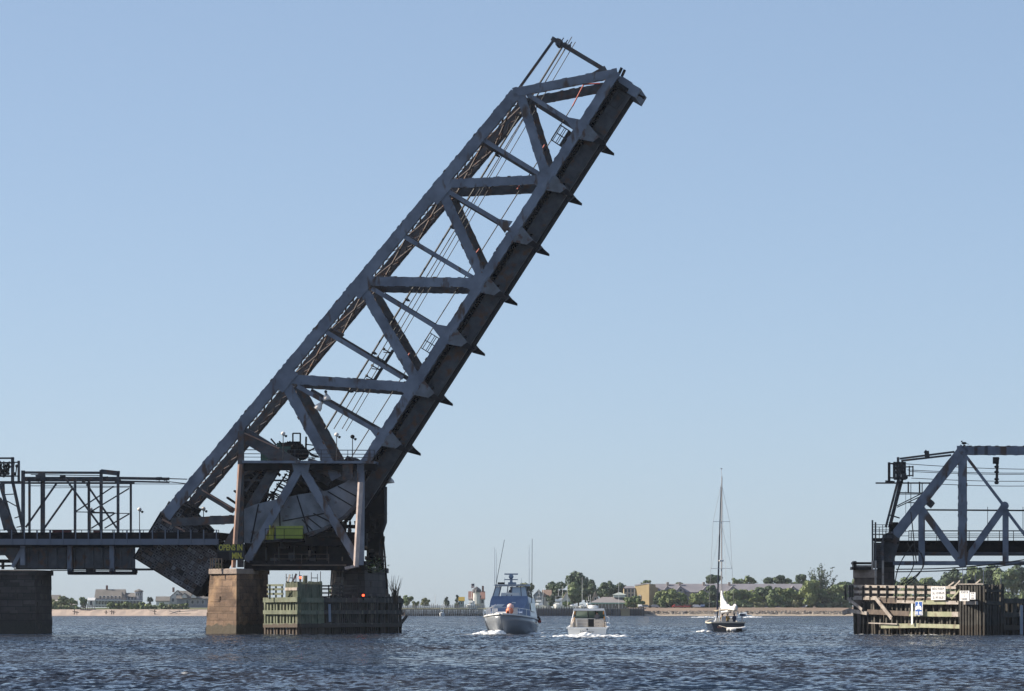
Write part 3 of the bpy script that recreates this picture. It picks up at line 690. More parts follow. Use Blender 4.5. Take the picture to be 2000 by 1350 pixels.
# overhead-line gantry frame on the approach
ga = thing('catenary_gantry', 'steel gantry frame of posts and braces on the approach deck, carrying overhead lines', 'gantry', PW(150, 1048, 4), rz=-TH)
for x, y0, wd, v in ((44.5, 919, .36, .3), (146, 935, .24, .3), (197, 918, .30, .3), (230, 920, .26, .3), (57, 932, .22, 9), (83, 928, .46, 9), (173, 935, .24, 9), (255, 944, .2, 9)):
    m = MB(); ib(m, P(x, y0, v), P(x, 1046, v), wd, v, v + .3); m.build('post', [steel2], ga)
for a, b, wd, v in (((45, 923), (197, 923.5), .26, .3), ((60, 927), (197, 929), .08, .3), ((48, 936), (232, 936), .52, 9), ((0, 943.5), (262, 943.5), .2, 9), ((70, 934), (88, 931), .8, 8), ((60, 949), (255, 950), .07, .5), ((88, 953), (255, 952), .05, 8),
                ((197, 921), (233, 925), .5, .3), ((233, 934), (330, 935.5), .30, 4), ((330, 935), (365, 936), .10, 4), ((233, 940), (330, 942), .18, 4), ((330, 941), (365, 945), .09, 4), ((0, 944.5), (367, 945.5), .06, 5),
                ((148, 1000), (222, 1001), .09, 1), ((178, 1002), (252, 1003), .09, 8)):
    m = MB(); ib(m, P(*a, v), P(*b, v), wd, v, v + .3); m.build('beam', [steel2], ga)
for a, b, v in (((50, 1030), (111, 943), 9), ((86, 1032), (142, 953), .3), ((127, 934), (197, 1030), .3), ((169, 946), (228, 1032), 9), ((148, 999), (222, 950), .3), ((178, 999), (252, 954), 9), ((178, 1032), (225, 1002), .3), ((204, 1032), (252, 1004), 9)):
    m = MB(); ib(m, P(*a, v), P(*b, v), .2 if a[0] < 175 and a != (148, 999) else .13, v, v + .15); m.build('brace', [steel2], ga)
m = MB()
for x, y in ((122, 930), (165, 937), (205, 932), (310, 933), (75, 935), (230, 938), (325, 934)): m.box(PW(x, y + 1, 4), (.5, .5, .22)); m.bar(PW(x - 5, y + 4, 4), PW(x + 6, y, 4), .16, .2); m.bar(PW(x, y, 4), PW(x + 1, y + 7, 4), .1, .1)
m.build('insulator', [wire_m], ga)
def line_tower(label, pts, loc, rz=-TH):
    t = thing('catenary_tower', label, 'line tower', loc, rz=rz); return t
lt = line_tower('latticed overhead-line tower cut by the left edge of the photo, its legs leaning', None, PW(20, 1046, 2))
for a, b, wd, v in (((24, 893), (24, 940), .3, 1), ((36, 900), (36, 942), .22, 1), ((24, 940), (45, 1036), .3, 1), ((0, 945), (26, 1036), .34, 1), ((6, 945), (8, 1000), .22, 3), ((-14, 945), (10, 1036), .3, 6), ((-6, 975), (26, 1044), .9, 0)):
    m = MB(); ib(m, P(*a, v), P(*b, v), wd, v, v + .3); m.build('leg', [steel2], lt)
m = MB()
for y in (895, 904, 930): ib(m, P(-40, y, 1), P(25, y, 1), .18, 1, 1.3)
for y in (903, 930): ib(m, P(24, y, 1), P(37, y, 1), .12, 1, 1.3)
rr = random.Random(11)
for i in range(22): x = rr.uniform(-10, 34); m.bar(PW(x, rr.uniform(900, 912), 1.5), PW(x + rr.uniform(-6, 6), rr.uniform(918, 932), 2.2), .1, .1); m.ball(PW(x, rr.uniform(905, 930), 1.8), .18)
ib(m, P(-30, 941, 1), P(48, 941, 1), .14, 1, 1.3)
m.build('head_frame', [wire_m], lt)
m = MB()
for a, b in (((10, 966), (30, 965)), ((12, 978), (34, 990)), ((-5, 985), (10, 990)), ((0, 1010), (14, 1006)), ((28, 1012), (40, 1008)), ((32, 1030), (42, 1028))): ib(m, P(*a, 1), P(*b, 1), .1, 1, 1.2)
m.build('cross_arm', [steel2], lt)

# opening sign
sg = thing('message_sign', 'black sign with dull yellow capitals hung at the left foot of the tower', 'sign', PW(450, 1094, TV - 1.2), rz=-TH)
m = MB(); poly(m, [(424, 1063), (477, 1063), (477, 1094), (424, 1094)], TV - 1.3, TV - 1.1); m.build('board', [black], sg)
m = MB(); poly(m, [(425, 1078), (447, 1078), (447, 1093), (425, 1093)], TV - 1.34, TV - 1.3); m.build('number_panel', [dark], sg)
def face_px(o, w_px): pass
for s_, x_, y_ in (('OPENS IN', 450.5, 1070), ('MIN.', 463.5, 1086)):
    o = text_on('lettering', s_, PW(x_, y_, TV - 1.32), UX, .86, yel_t, sg, bold=.022)
    xs = [v.co.x for v in o.data.vertices]; k_ = (46.5 if s_[0] == 'O' else 21) / 18.4 / (max(xs) - min(xs)); mid = (max(xs) + min(xs)) / 2
    for v in o.data.vertices: v.co.x = mid + (v.co.x - mid) * k_

# ================================================================ stone piers
def pier(name, label, foot, top, z1, loc, capz=.55, dark_=False, mat_=None, capover=.25, seed=1):
    t = thing(name, label, 'pier', loc)
    rr = random.Random(seed); n = len(foot); k = max(3, int((z1 - capz + 1.5) / .72)); m = MB()
    for i in range(k):
        a, b = i / k, (i + 1) / k
        j = [rr.uniform(-.03, .03) for _ in range(n)]
        cen = sum((Vector(p) for p in foot), Vector((0, 0))) / n
        lo, hi = [], []
        for q in range(n):
            p0 = Vector(foot[q]).lerp(Vector(top[q]), max(0, a)); p1 = Vector(foot[q]).lerp(Vector(top[q]), b)
            d = (p0 - cen).normalized() * j[q]; lo.append(p0 + d); hi.append(p1 + d)
        z0_, z1_ = -1.5 + (z1 - capz + 1.5) * a, -1.5 + (z1 - capz + 1.5) * b
        m.loft([[V(p.x, p.y, z0_) for p in lo], [V(p.x, p.y, z1_) for p in hi]])
    for i in range(26):
        q = rr.randrange(n); zq = rr.uniform(0, z1 - capz - .7); f_ = (zq + 1.5) / (z1 - capz + 1.5); e0 = Vector(foot[q]).lerp(Vector(top[q]), f_); e1 = Vector(foot[(q + 1) % n]).lerp(Vector(top[(q + 1) % n]), f_)
        d_ = (e1 - e0); L_ = d_.length; d_ /= L_; a_ = rr.uniform(0, max(.05, L_ - 1.2)); wd_ = rr.uniform(.5, 1.2); o_ = Vector((d_.y, -d_.x)); mid_ = (e0 + e1) / 2
        if (mid_ - cen).dot(o_) < 0: o_ = -o_
        p0 = e0 + d_ * a_ - o_ * .1; z2_ = zq + rr.uniform(.4, .66); m.prism([V(p0.x, p0.y, zq), V(*(p0 + d_ * wd_), zq + rr.uniform(-.06, .06)), V(*(p0 + d_ * wd_), z2_ + rr.uniform(-.06, .06)), V(p0.x, p0.y, z2_)], V(o_.x, o_.y, 0) * rr.uniform(.13, .2))
    m.build('shaft', [mat_ or stone], t)
    cen = sum((Vector(p) for p in top), Vector((0, 0))) / n
    m = MB(); r0 = [Vector(p) + (Vector(p) - cen).normalized() * capover for p in top]
    m.loft([[V(p.x, p.y, z1 - capz) for p in r0], [V(p.x, p.y, z1 - .08) for p in r0], [V(*(cen + (p - cen) * .97), z1) for p in r0]])
    m.build('cap', [cap if not dark_ else stone_d], t); return t
def at(px, Y): return ((px - 1000) / F * Y, Y)
_, ztop = P(460, 1111, -2)
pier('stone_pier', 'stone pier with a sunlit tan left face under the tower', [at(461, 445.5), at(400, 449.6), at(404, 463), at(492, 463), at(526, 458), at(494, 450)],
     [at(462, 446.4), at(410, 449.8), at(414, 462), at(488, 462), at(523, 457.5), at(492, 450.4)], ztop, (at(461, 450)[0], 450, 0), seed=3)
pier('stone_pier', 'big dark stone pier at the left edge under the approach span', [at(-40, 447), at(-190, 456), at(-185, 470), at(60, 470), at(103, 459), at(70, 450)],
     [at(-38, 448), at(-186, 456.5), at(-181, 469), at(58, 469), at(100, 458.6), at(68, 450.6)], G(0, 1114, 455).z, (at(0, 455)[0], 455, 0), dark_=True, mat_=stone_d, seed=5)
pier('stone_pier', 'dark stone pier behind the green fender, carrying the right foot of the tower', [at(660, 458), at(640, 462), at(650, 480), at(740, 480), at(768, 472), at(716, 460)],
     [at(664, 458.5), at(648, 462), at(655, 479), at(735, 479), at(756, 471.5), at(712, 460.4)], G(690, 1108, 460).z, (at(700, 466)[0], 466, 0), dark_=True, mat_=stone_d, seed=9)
def plant(name, label, loc, n, spread, h, m_, cat='shrub', leaf=.16, group=None, stem=None):
    t = thing(name, label, cat, loc, group); rr = random.Random(hash(label) % 999 if False else len(label) * 7 + n)
    m = MB(); c = Vector(loc)
    for i in range(n):
        p = c + V(rr.gauss(0, spread), rr.gauss(0, spread), abs(rr.gauss(.4, .35)) * h); a, b = rr.uniform(0, 6.28), rr.uniform(-1, 1)
        u = V(math.cos(a), math.sin(a), b * .5) * leaf; w_ = V(-math.sin(a), math.cos(a), .6 * b) * leaf * .6
        m.add([p - u, p + w_, p + u, p - w_ * .6], [(0, 1, 2, 3)])
    m.build('leaves', [m_], t, uv=False)
    m = MB()
    for i in range(4): m.tube([c, c + V(rr.gauss(0, spread), rr.gauss(0, spread), h * .7)], [.03, .01], 4)
    m.build('stem', [brown], t); return t
leafm = mat('leaf_green', (.075, .115, .035), .6, (.045, .08, .03), 2.0)
plant('weed', 'green weeds growing on the right end of the dark stone pier', PW(733, 1118, -1), 220, .5, 1.4, leafm, 'plant')
plant('weed', 'small green weed on the sunlit pier top beside the sign', PW(428, 1110, -1.5), 60, .2, .5, leafm, 'plant', .1)
wd_ = thing('weed', 'scraggly bare weeds on the right end of the green fender', 'plant', PW(772, 1170, 6)); m = MB(); rr = random.Random(4); c = PW(772, 1170, 6)
for i in range(26):
    q = c + V(rr.gauss(0, .5), rr.gauss(0, .5), rr.uniform(.9, 2.6)); m.tube([c + V(rr.gauss(0, .3), 0, -.5), c.lerp(q, .5) + V(rr.gauss(0, .1), 0, .1), q], [.035, .028, .012], 4)
m.build('stem', [mat('dry_stem', (.07, .06, .045), .8)], wd_)
m = MB(); z0 = G(415, 1111, 450).z
for x in (411, 415, 421, 427, 433): a = G(x, 1112, 448); m.bar(a, a + V(0, 0, 1.15), .1, .1)
a = G(411, 1112, 448); m.bar(a + V(0, 0, 1.1), a + V(1.2, 0, 1.1), .06, .06); m.bar(a + V(0, 0, .55), a + V(1.2, 0, .55), .06, .06)
tag(m.build('pier_railing', [mat('tan_rail', (.30, .20, .13), .8)]), 'short rusty tan railing on top of the sunlit stone pier', 'railing')
# ================================================================ right-hand truss span
rs = thing('truss_span', 'fixed steel through-truss span cut by the right edge of the photo', 'bridge span', PW(1880, 1103, 4), rz=-TH)
for v in (0.0, 9.0):
    m = MB(); laced(m, P(1874, 880, v), P(2130, 880, v), .88, v, v + .8); m.build('top_chord', [steel, lace_m], rs)
    m = MB(); laced(m, P(1884, 874, v), P(1748, 1046, v), 1.02, v, v + .8, batten=0); m.build('end_post', [steel, lace_m], rs)
    m = MB(); laced(m, P(1744, 1100, v), P(2130, 1100, v), .38, v + .1, v + .7, batten=0); m.build('bottom_chord', [steel, lace_m], rs)
    m = MB(); laced(m, P(1880, 888, v), P(1880, 1097, v), .86, v + .1, v + .7, batten=5); m.build('post', [steel, lace_m], rs)
    for a, b, wd in (((1800, 994), (1875, 1096), .70), ((1885, 1096), (1960, 991), .70), ((1800, 1000), (1800, 1098), .66), ((1964, 994), (1964, 1097), .60)):
        m = MB(); laced(m, P(*a, v), P(*b, v), wd, v + .12, v + .66, lace=v > 1, batten=0); m.build('diagonal' if a[0] != b[0] else 'hanger', [steel, lace_m], rs)
    for a, b in (((1886, 890), (1960, 987)), ((1966, 998), (2040, 1096))):
        m = MB(); ib(m, P(*a, v), P(*b, v), .30, v + .05, v + .12); ib(m, P(*a, v), P(*b, v), .30, v + .6, v + .68); m.build('eyebar', [steel], rs)
    m = MB()
    for x, y, r in ((1962, 988, .45), (1880, 1100, .5), (1880, 882, .35)):
        c = PW(x, y, v - .1); ring = [c + UX * r * math.cos(q * .5236) + V(0, 0, r * math.sin(q * .5236)) for q in range(12)]; m.prism(ring, VX * .14)
        c = PW(x, y, v - .22); ring = [c + UX * r * .4 * math.cos(q * .785) + V(0, 0, r * .4 * math.sin(q * .785)) for q in range(8)]; m.prism(ring, VX * .14)
    m.build('pin', [steel], rs)
    m = MB(); poly(m, [(1738, 1038), (1760, 1030), (1756, 1062), (1745, 1098), (1724, 1098), (1724, 1046)], v + .2, v + .7); m.build('shoe_plate', [steel2], rs)
m = MB(); ib(m, P(1740, 1066, .9), P(2130, 1066, .9), 1.0, .9, 1.0);  ib(m, P(1730, 1057, .9), P(2130, 1057, .9), .1, .3, 9.0); ib(m, P(1730, 1070, 4), P(2130, 1070, 4), 1.2, 4, 4.1)
m.build('floor_girder', [dark], rs)
m = MB(); ib(m, P(1740, 1081, .9), P(2130, 1081, .9), .3, .7, 8.6); m.build('girder_flange', [steel2], rs)
m = MB()
for x in range(1745, 2120, 9): ib(m, P(x, 1059, .5), P(x, 1063, .5), .2, .2, 8.5)
m.build('deck_ties', [dark], rs)
m = MB(); railing(m, [PW(1775, 1056, .9), PW(2130, 1056, .9)], 1.05, 2.7, rails=(1, .66, .3)); m.build('railing', [dark], rs); m = MB(); railing(m, [PW(1730, 1056, 9.2), PW(2130, 1056, 9.2)], 1.0, 2.7, rails=(1, .5)); m.build('railing', [dark], rs)
m = MB(); ib(m, P(1806, 996, 8), P(2130, 998, 8), .16, 8, 8.2)
for x in (1929, 1998): ib(m, P(x, 990, 8), P(x, 1040, 8), .06, 8, 8.1)
m.build('side_strut', [dark], rs)
m = MB()
for x in (1884, 1906, 1926, 1946): ib(m, P(x - 3, 880, -.05), P(x + 3, 880, -.05), .96, -.1, -.02) if x in (1906, 1926) else None
ib(m, P(1880, 872, .4), P(1884, 874, .4), .5, .6, 9.2); ib(m, P(1810, 985, .4), P(1818, 975, .4), .8, .8, 9)
for a, b in (((1890, 882), (1960, 884)),):
    for s0, s1 in ((.8, 9.0), (9.0, .8)): m.bar(PW(a[0], a[1], s0), PW(b[0], b[1], s1), .16, .14)
m.build('portal_bracing', [steel2], rs)
m = MB(); m.bar(PW(1945, 893, 4.5), PW(1945, 906, 4.5), .6, .6); m.bar(PW(1940, 896, 4.5), PW(1952, 896, 4.5), .2, .2); m.bar(PW(1948, 900, 4.5), PW(1946.5, 946, 4.5), .26, .26)
for y in (904, 912, 922, 936, 943): m.ball(PW(1946.5, y, 4.5), (.26, .26, .16))
m.build('insulator', [wire_m], rs)
for i, (a, b, v) in enumerate((((1768, 906), (2130, 916), 3.), ((1772, 918), (2130, 921), 3.), ((1775, 921), (2130, 923), 6.), ((1780, 934), (2130, 937), 3.), ((1800, 944), (2130, 946), 6.))):
    m = MB(); p, q = PW(*a, v), PW(*b, v); m.tube([p + (q - p) * k / 8 - V(0, 0, .25 * math.sin(math.pi * k / 8)) for k in range(9)], .035, 5)
    m.build('overhead_wire', [wire_m], rs)
# line tower and platform at its end
rt = thing('catenary_tower', 'leaning overhead-line tower with a dark lattice box at the end of the right truss span', 'line tower', PW(1732, 1046, 2), rz=-TH)
for a, b, wd, v in (((1754, 938), (1730, 1030), .24, 1), ((1762, 938), (1740, 1024), .24, 3), ((1754, 893), (1754, 945), .26, 1), ((1762, 900), (1762, 945), .2, 3), ((1758, 938), (1736, 1030), .18, 7)):
    m = MB(); ib(m, P(*a, v), P(*b, v), wd, v, v + .25); m.build('leg', [steel2], rt)
m = MB(); rr = random.Random(2)
for y in (905, 914, 922, 934): ib(m, P(1746, y, 1), P(1768, y, 1), .26, 1, 3.2)
for x in (1747, 1752, 1757, 1763, 1767): ib(m, P(x, 902, 1), P(x, 936, 1), .2, 1, 3)
ib(m, P(1736.5, 903, 2), P(1736.5, 940, 2), .28, 2, 2.3); ib(m, P(1736, 906, 2), P(1748, 905, 2), .14, 2, 2.3); ib(m, P(1736, 933, 2), P(1748, 934, 2), .14, 2, 2.3); ib(m, P(1745, 906, 2), P(1745, 934, 2), .12, 2, 2.3)
for y in (912, 929): ib(m, P(1768, y, 2), P(1784, y, 2), .12, 2, 2.2)
for x in (1776, 1783): ib(m, P(x, 910, 2), P(x, 931, 2), .14, 2, 2.2)
for i in range(8): m.ball(PW(rr.uniform(1746, 1770), rr.uniform(904, 934), 2), .24)
ib(m, P(1729, 940.5, 2), P(1747, 942, 2), .25, 2, 3); m.build('head_frame', [wire_m], rt)
m = MB(); ib(m, P(1710, 943.5, 2), P(1824, 943.5, 2), .14, 2, 2.6); m.build('platform_beam', [wire_m], rt)
for a, b in (((1757, 896), (1864, 882.5)), ((1760, 900), (1858, 889))):
    m = MB(); ib(m, P(*a, 2), P(*b, 2), .2, 2, 2.3); m.build('stay_beam', [steel2], rt)
m = MB(); ib(m, P(1806, 888, 2), P(1815, 887, 2), .7, 1.9, 2.5); m.bar(PW(1806, 881, 2), PW(1811, 885, 2), .35, .35); m.build('lamp_bracket', [wire_m], rt)
m = MB()
for a, b, wd in (((1752, 962), (1804, 963), .1), ((1757, 965), (1800, 965), .1), ((1752, 988), (1800, 964), .1), ((1752, 991), (1802, 968), .1), ((1738, 1006), (1757, 1012), .14), ((1774, 941), (1774, 962), .16), ((1779, 943), (1779, 1000), .07), ((1796, 941), (1796, 962), .16), ((1801, 943), (1801, 964), .1), ((1774, 982), (1796, 982), .1), ((1769, 960), (1769, 1040), .04)):
    ib(m, P(*a, 2), P(*b, 2), wd, 2, 2.15)
m.build('cross_brace', [wire_m], rt)
m = MB()
for x0, y0, x1, y1, sag in ((1772, 1060, 1752, 1150, 22), (1790, 1070, 1756, 1146, 30), (1799, 1080, 1764, 1148, 18), (1784, 1062, 1748, 1140, -8), (1750, 1112, 2010, 1092, -6), (1748, 1117, 2010, 1099, -5), (1779, 1000, 1790, 1100, 0)):
    a, b = Vector((x0, y0)), Vector((x1, y1)); pts = []
    for k in range(11):
        q = a.lerp(b, k / 10) + Vector((1 if x1 < 1900 else 0, 0 if x1 < 1900 else -1)) * sag * math.sin(math.pi * k / 10); pts.append(PW(q.x, q.y, -.4))
    m.tube(pts, .06, 5)
m.build('hanging_cable', [wire_m], rt)
es = thing('end_platform', 'dark end platform with steep stairs and tall white-footed poles left of the right truss span', 'platform', PW(1722, 1140, 0), rz=-TH)
m = MB(); poly(m, [(1722, 1050), (1744, 1050), (1744, 1110), (1722, 1110)], .4, 9); poly(m, [(1704, 1051), (1744, 1051), (1744, 1056), (1704, 1056)], -.8, 8); m.build('end_wall', [dark], es)
m = MB()
for i in range(12): y = 1064 + i * 3.8; ib(m, P(1707, y, -.6), P(1722, y, -.6), .06, -.9 + i * .02, 0)
ib(m, P(1707, 1058, -.8), P(1707, 1110, -.8), .1, -.9, -.8); ib(m, P(1722, 1058, -.8), P(1722, 1110, -.8), .12, -.9, -.8); poly(m, [(1707, 1060), (1722, 1060), (1722, 1110), (1707, 1110)], .1, .3); m.build('stairs', [steel2], es)
m = MB(); railing(m, [PW(1704, 1051, -.7), PW(1744, 1051, -.7)], 1.15, .6); railing(m, [PW(1704, 1051, 4), PW(1744, 1051, 4)], 1.4, .8); poly(m, [(1736, 1020), (1754, 1020), (1754, 1050), (1736, 1050)], 4, 5); m.build('railing', [dark], es)
for x, y0, y1 in ((1704, 1016, 1112), (1710, 1020, 1142), (1724.5, 1050, 1142)):
    m = MB(); m.bar(PW(x, y0, -.9), PW(x, 1095, -.9), .16, .16, 0); m.bar(PW(x, 1095, -.9), PW(x, y1, -.9), .2, .2, 1); m.build('pole', [steel2, pwood], es)

# ---- right pier: low weathered block in front and shaft behind, painted dark for its shade
rp_ = pier('stone_pier', 'low crumbling stone pier behind the timber fender on the right, brushy ledge on top', [at(1742, 447), at(1668, 452), at(1668, 464), at(1745, 464)], [at(1742, 447.5), at(1668, 452.3), at(1668, 463), at(1744, 463)],
     G(1700, 1112, 450).z, (at(1700, 455)[0], 455, 0), capz=.9, mat_=brown, seed=12)
m = MB(); rr = random.Random(8)
for x0, x1, y0, y1, mi in ((1666, 1704, 1098, 1102, 1), (1671, 1702, 1104, 1107.5, 0), (1664, 1702, 1107.5, 1113, 1), (1668, 1673, 1096, 1113, 1)):
    a, b = G(x0, y1, 450), G(x1, y0, 450); m.hexa([V(a.x, 450, a.z), V(b.x, 450, a.z), V(b.x, 452.5, a.z), V(a.x, 452.5, a.z), V(a.x, 450, b.z), V(b.x, 450, b.z), V(b.x, 452.5, b.z), V(a.x, 452.5, b.z)], mi)
m.build('timber_crib', [pwood, dwood], rp_)
shaft = MB(); poly(shaft, [(1713, 1108), (1744, 1108), (1744, 1150), (1713, 1150)], .2, 8); shaft.build('shaft_block', [stone_d], rp_)

# ================================================================ timber fenders
def gp(a, b, t): return Vector(a).lerp(Vector(b), t)
def fender_wall(mb, a, b, z0, z1, n, w_, th, jig=.1, mi=0, rr=random, skip=0.0, lean=.03, nrm=None):
    """a row of upright planks or piles along the plan line a-b"""
    a = Vector(a); b = Vector(b); d = (b - a); L = d.length; d /= L
    for i in range(n):
        if rr.random() < skip: continue
        p = a + d * (L * (i + .5) / n + rr.uniform(-.05, .05)); t_ = rr.uniform(-jig, jig)
        mb.bar((p.x + rr.uniform(-lean, lean), p.y, z0), (p.x + rr.uniform(-lean, lean), p.y, z1 + t_), w_ * rr.uniform(.8, 1.05), th, mi, up=(d.x, d.y, 0))
    return mb
def waler(parent, name, a, b, z, h, th, m_, sag=0):
    m = MB(); m.bar((a[0], a[1], z), (b[0], b[1], z + sag), th, h, 0, up=(0, 0, 1)); return m.build(name, [m_], parent)
rr = random.Random(21)
# green fender: lit west face, dolphin, long channel face
fL, fC, fE = at(516, 444), at(583, 438), at(783, 466); fM = at(628, 443.2)
gf = thing('timber_fender', 'green stained timber fender around the foot of the tower, its long side dark', 'fender', (at(640, 446)[0], 446, 0))
zz = lambda y, Y=440: G(0, y, Y).z
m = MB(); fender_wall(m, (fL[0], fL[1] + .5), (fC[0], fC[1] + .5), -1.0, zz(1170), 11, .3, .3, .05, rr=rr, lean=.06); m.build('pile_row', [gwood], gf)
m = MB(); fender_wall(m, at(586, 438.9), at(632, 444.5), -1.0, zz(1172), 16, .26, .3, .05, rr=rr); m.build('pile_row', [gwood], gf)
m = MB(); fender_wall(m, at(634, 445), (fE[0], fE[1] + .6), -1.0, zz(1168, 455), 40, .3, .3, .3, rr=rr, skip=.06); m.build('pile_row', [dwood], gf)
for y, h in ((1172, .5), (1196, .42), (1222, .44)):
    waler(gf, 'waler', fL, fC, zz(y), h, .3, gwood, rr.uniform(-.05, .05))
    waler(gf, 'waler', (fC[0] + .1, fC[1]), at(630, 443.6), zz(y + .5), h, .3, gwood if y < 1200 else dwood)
    waler(gf, 'waler', at(630, 443.6), fE, zz(y), h, .3, dwood)  # channel-side timbers get the darker colour, which stands in for shade
dol = MB(); c_ = Vector(at(606, 447.5)); z1 = zz(1137)
pl = [at(560, 443.5), at(583.5, 438.4), at(627, 444), at(622, 452), at(566, 452)]
for a, b in zip(pl, pl[1:] + pl[:1]):
    n = max(4, int((Vector(b) - Vector(a)).length / .3)); fender_wall(dol, a, b, zz(1224), z1, n, .26, .16, .12, rr=rr, lean=.02)
dol.build('dolphin_planking', [gwood], gf)
m = MB(); m.prism([V(p[0], p[1], z1 - .3) for p in pl], (0, 0, .12)); m.build('dolphin_deck', [gwood], gf)
for y in (1150.5, 1171, 1196):
    a, b = Vector(pl[0]), Vector(pl[1]); d = Vector((-.12, -.12)); waler(gf, 'waler', a + d, b + d, zz(y), .3, .14, pwood)
m = MB()
for y in (1143, 1151, 1160): m.bar((*at(522, 443), zz(y)), (*at(553, 440.6), zz(y)), .1, .22)
for x in (527, 539, 551): m.bar((*at(x, 442), zz(1170)), (*at(x, 442), zz(1142)), .18, .18)
m.build('railing', [gwood], gf)
m = MB()
for y in (1144, 1150, 1158): m.bar((*at(630, 445), zz(y)), (*at(700, 455), zz(y, 450)), .08, .16)
for x, Y in ((628, 445), (642, 446), (650, 447), (664, 449), (670, 450), (698, 454)): m.bar((*at(x, Y), zz(1167)), (*at(x, Y), zz(1142)), .14, .14)
m.build('railing', [dwood], gf)
m = MB(); a, b, c2 = at(626, 445), at(703, 455), at(760, 463); m.prism([V(*a, zz(1167)), V(*c2, zz(1166, 455)), V(c2[0], c2[1] + 3, zz(1166, 455)), V(a[0], a[1] + 4, zz(1167))], (0, 0, .15)); m.build('walk_deck', [dwood], gf)
m = MB(); fender_wall(m, at(745, 461), at(783, 467), zz(1180, 460), zz(1160, 460), 9, .25, .2, .5, rr=rr, skip=.2); m.bar((*at(780, 466), zz(1222, 460)), (*at(794, 468), zz(1204, 460)), .3, .2)
m.bar((*at(779, 466), zz(1200, 460)), (*at(786, 468), zz(1171, 460)), .3, .3); m.bar((*at(770, 466), zz(1199, 460)), (*at(787, 468), zz(1199, 460)), .3, .3); m.build('broken_timber', [dwood], gf)
m = MB(); m.bar((*at(643.5, 444.5), zz(1180)), (*at(644.5, 444.5), zz(1215)), .26, .06); m.build('gauge_board', [mat('gauge', (.30, .34, .42), .7)], gf, label='pale blue-grey gauge board')
# timber steps on the pier behind it
st = thing('timber_stairs', 'pale timber stairs leading up to the right foot of the tower', 'stairs', (at(662, 452)[0], 452, zz(1167)))
m = MB()
for i in range(11): y = 1166 - i * 3.9; m.bar((*at(650 + i * .5, 453 + i * .28), zz(y)), (*at(667 + i * .5, 453 + i * .28), zz(y)), .4, .1)
for i in range(5): y = 1160 - i * 5; m.bar((*at(652, 456), zz(y)), (*at(668, 456), zz(y)), .1, .32)
m.build('treads', [pwood], st)
for x in (646, 667):
    m = MB(); m.bar((*at(x, 452), zz(1142)), (*at(x + 3.5, 456), zz(1094)), .16, .16); m.build('handrail', [pwood], st)
m = MB()
for x in (652, 656, 660, 664, 668): m.bar((*at(x, 456), zz(1112, 456)), (*at(x, 456), zz(1096, 456)), .1, .1)
m.bar((*at(650, 456), zz(1096, 456)), (*at(672, 456), zz(1096, 456)), .1, .14); m.bar((*at(655, 455), zz(1087, 455)), (*at(675, 455), zz(1087, 455)), .1, .2); m.build('railing', [pwood], st)
def nav_light(x, y, Y, label, h=.5):
    t = thing('navigation_light', label, 'signal light', (*at(x, Y), zz(y, Y) - h))
    m = MB(); m.ball((*at(x, Y), zz(y, Y)), .13); m.build('lens', [redl], t)
    m = MB(); m.tube([(*at(x, Y), zz(y, Y) - h), (*at(x, Y), zz(y, Y) - .1)], .07, 6); m.box((at(x, Y)[0], Y, zz(y, Y) + .2), (.24, .24, .08)); m.build('mount', [dark], t)
nav_light(587, 1128.5, 444, 'small red light on top of the green timber dolphin', 1.2)
nav_light(709.5, 1163, 452, 'small red light low on the dark side of the fender, before the dark stone pier')
bl = thing('bollard', 'round green timber bollard on top of the dolphin', 'bollard', (*at(596, 446), z1))
m = MB(); m.tube([(*at(596, 446), z1 - .2), (*at(596, 446), zz(1124))], .24, 12); m.build('post', [gwood], bl); m = MB(); m.tube([(*at(596, 446), zz(1124)), (*at(596, 446), zz(1123.4))], .26, 12); m.build('cap', [cap], bl)
for lab, x, Y, hh in (('thin pole at the left of the dolphin top', 559, 446, 1120), ('thin pole beside the red light on the dolphin', 585, 446, 1115), ('thin pole carrying a short rung at the middle of the dolphin top', 608, 447, 1117), ('thin pole at the right end of the dolphin top', 626, 446, 1115)):
    m = MB(); m.tube([(*at(x, Y), z1 - .1), (*at(x, Y), zz(hh))], .045, 6)
    if x in (559, 608): m.bar((*at(x, Y), zz(1128)), (at(x, Y)[0] + .7, Y, zz(1128)), .06, .08); m.bar((at(x, Y)[0] + .65, Y, zz(1120)), (at(x, Y)[0] + .65, Y, z1), .06, .06)
    tag(m.build('pole', [steel2]), lab, 'pole')
m = MB(); m.bar((*at(562, 444), z1), (*at(566, 446), zz(1122)), .14, .14); m.bar((*at(571, 445), z1), (*at(579, 445), zz(1120)), .12, .2); m.bar((*at(578, 445), zz(1120)), (*at(578, 445), z1), .1, .12); m.build('timber_brace', [pwood], gf)

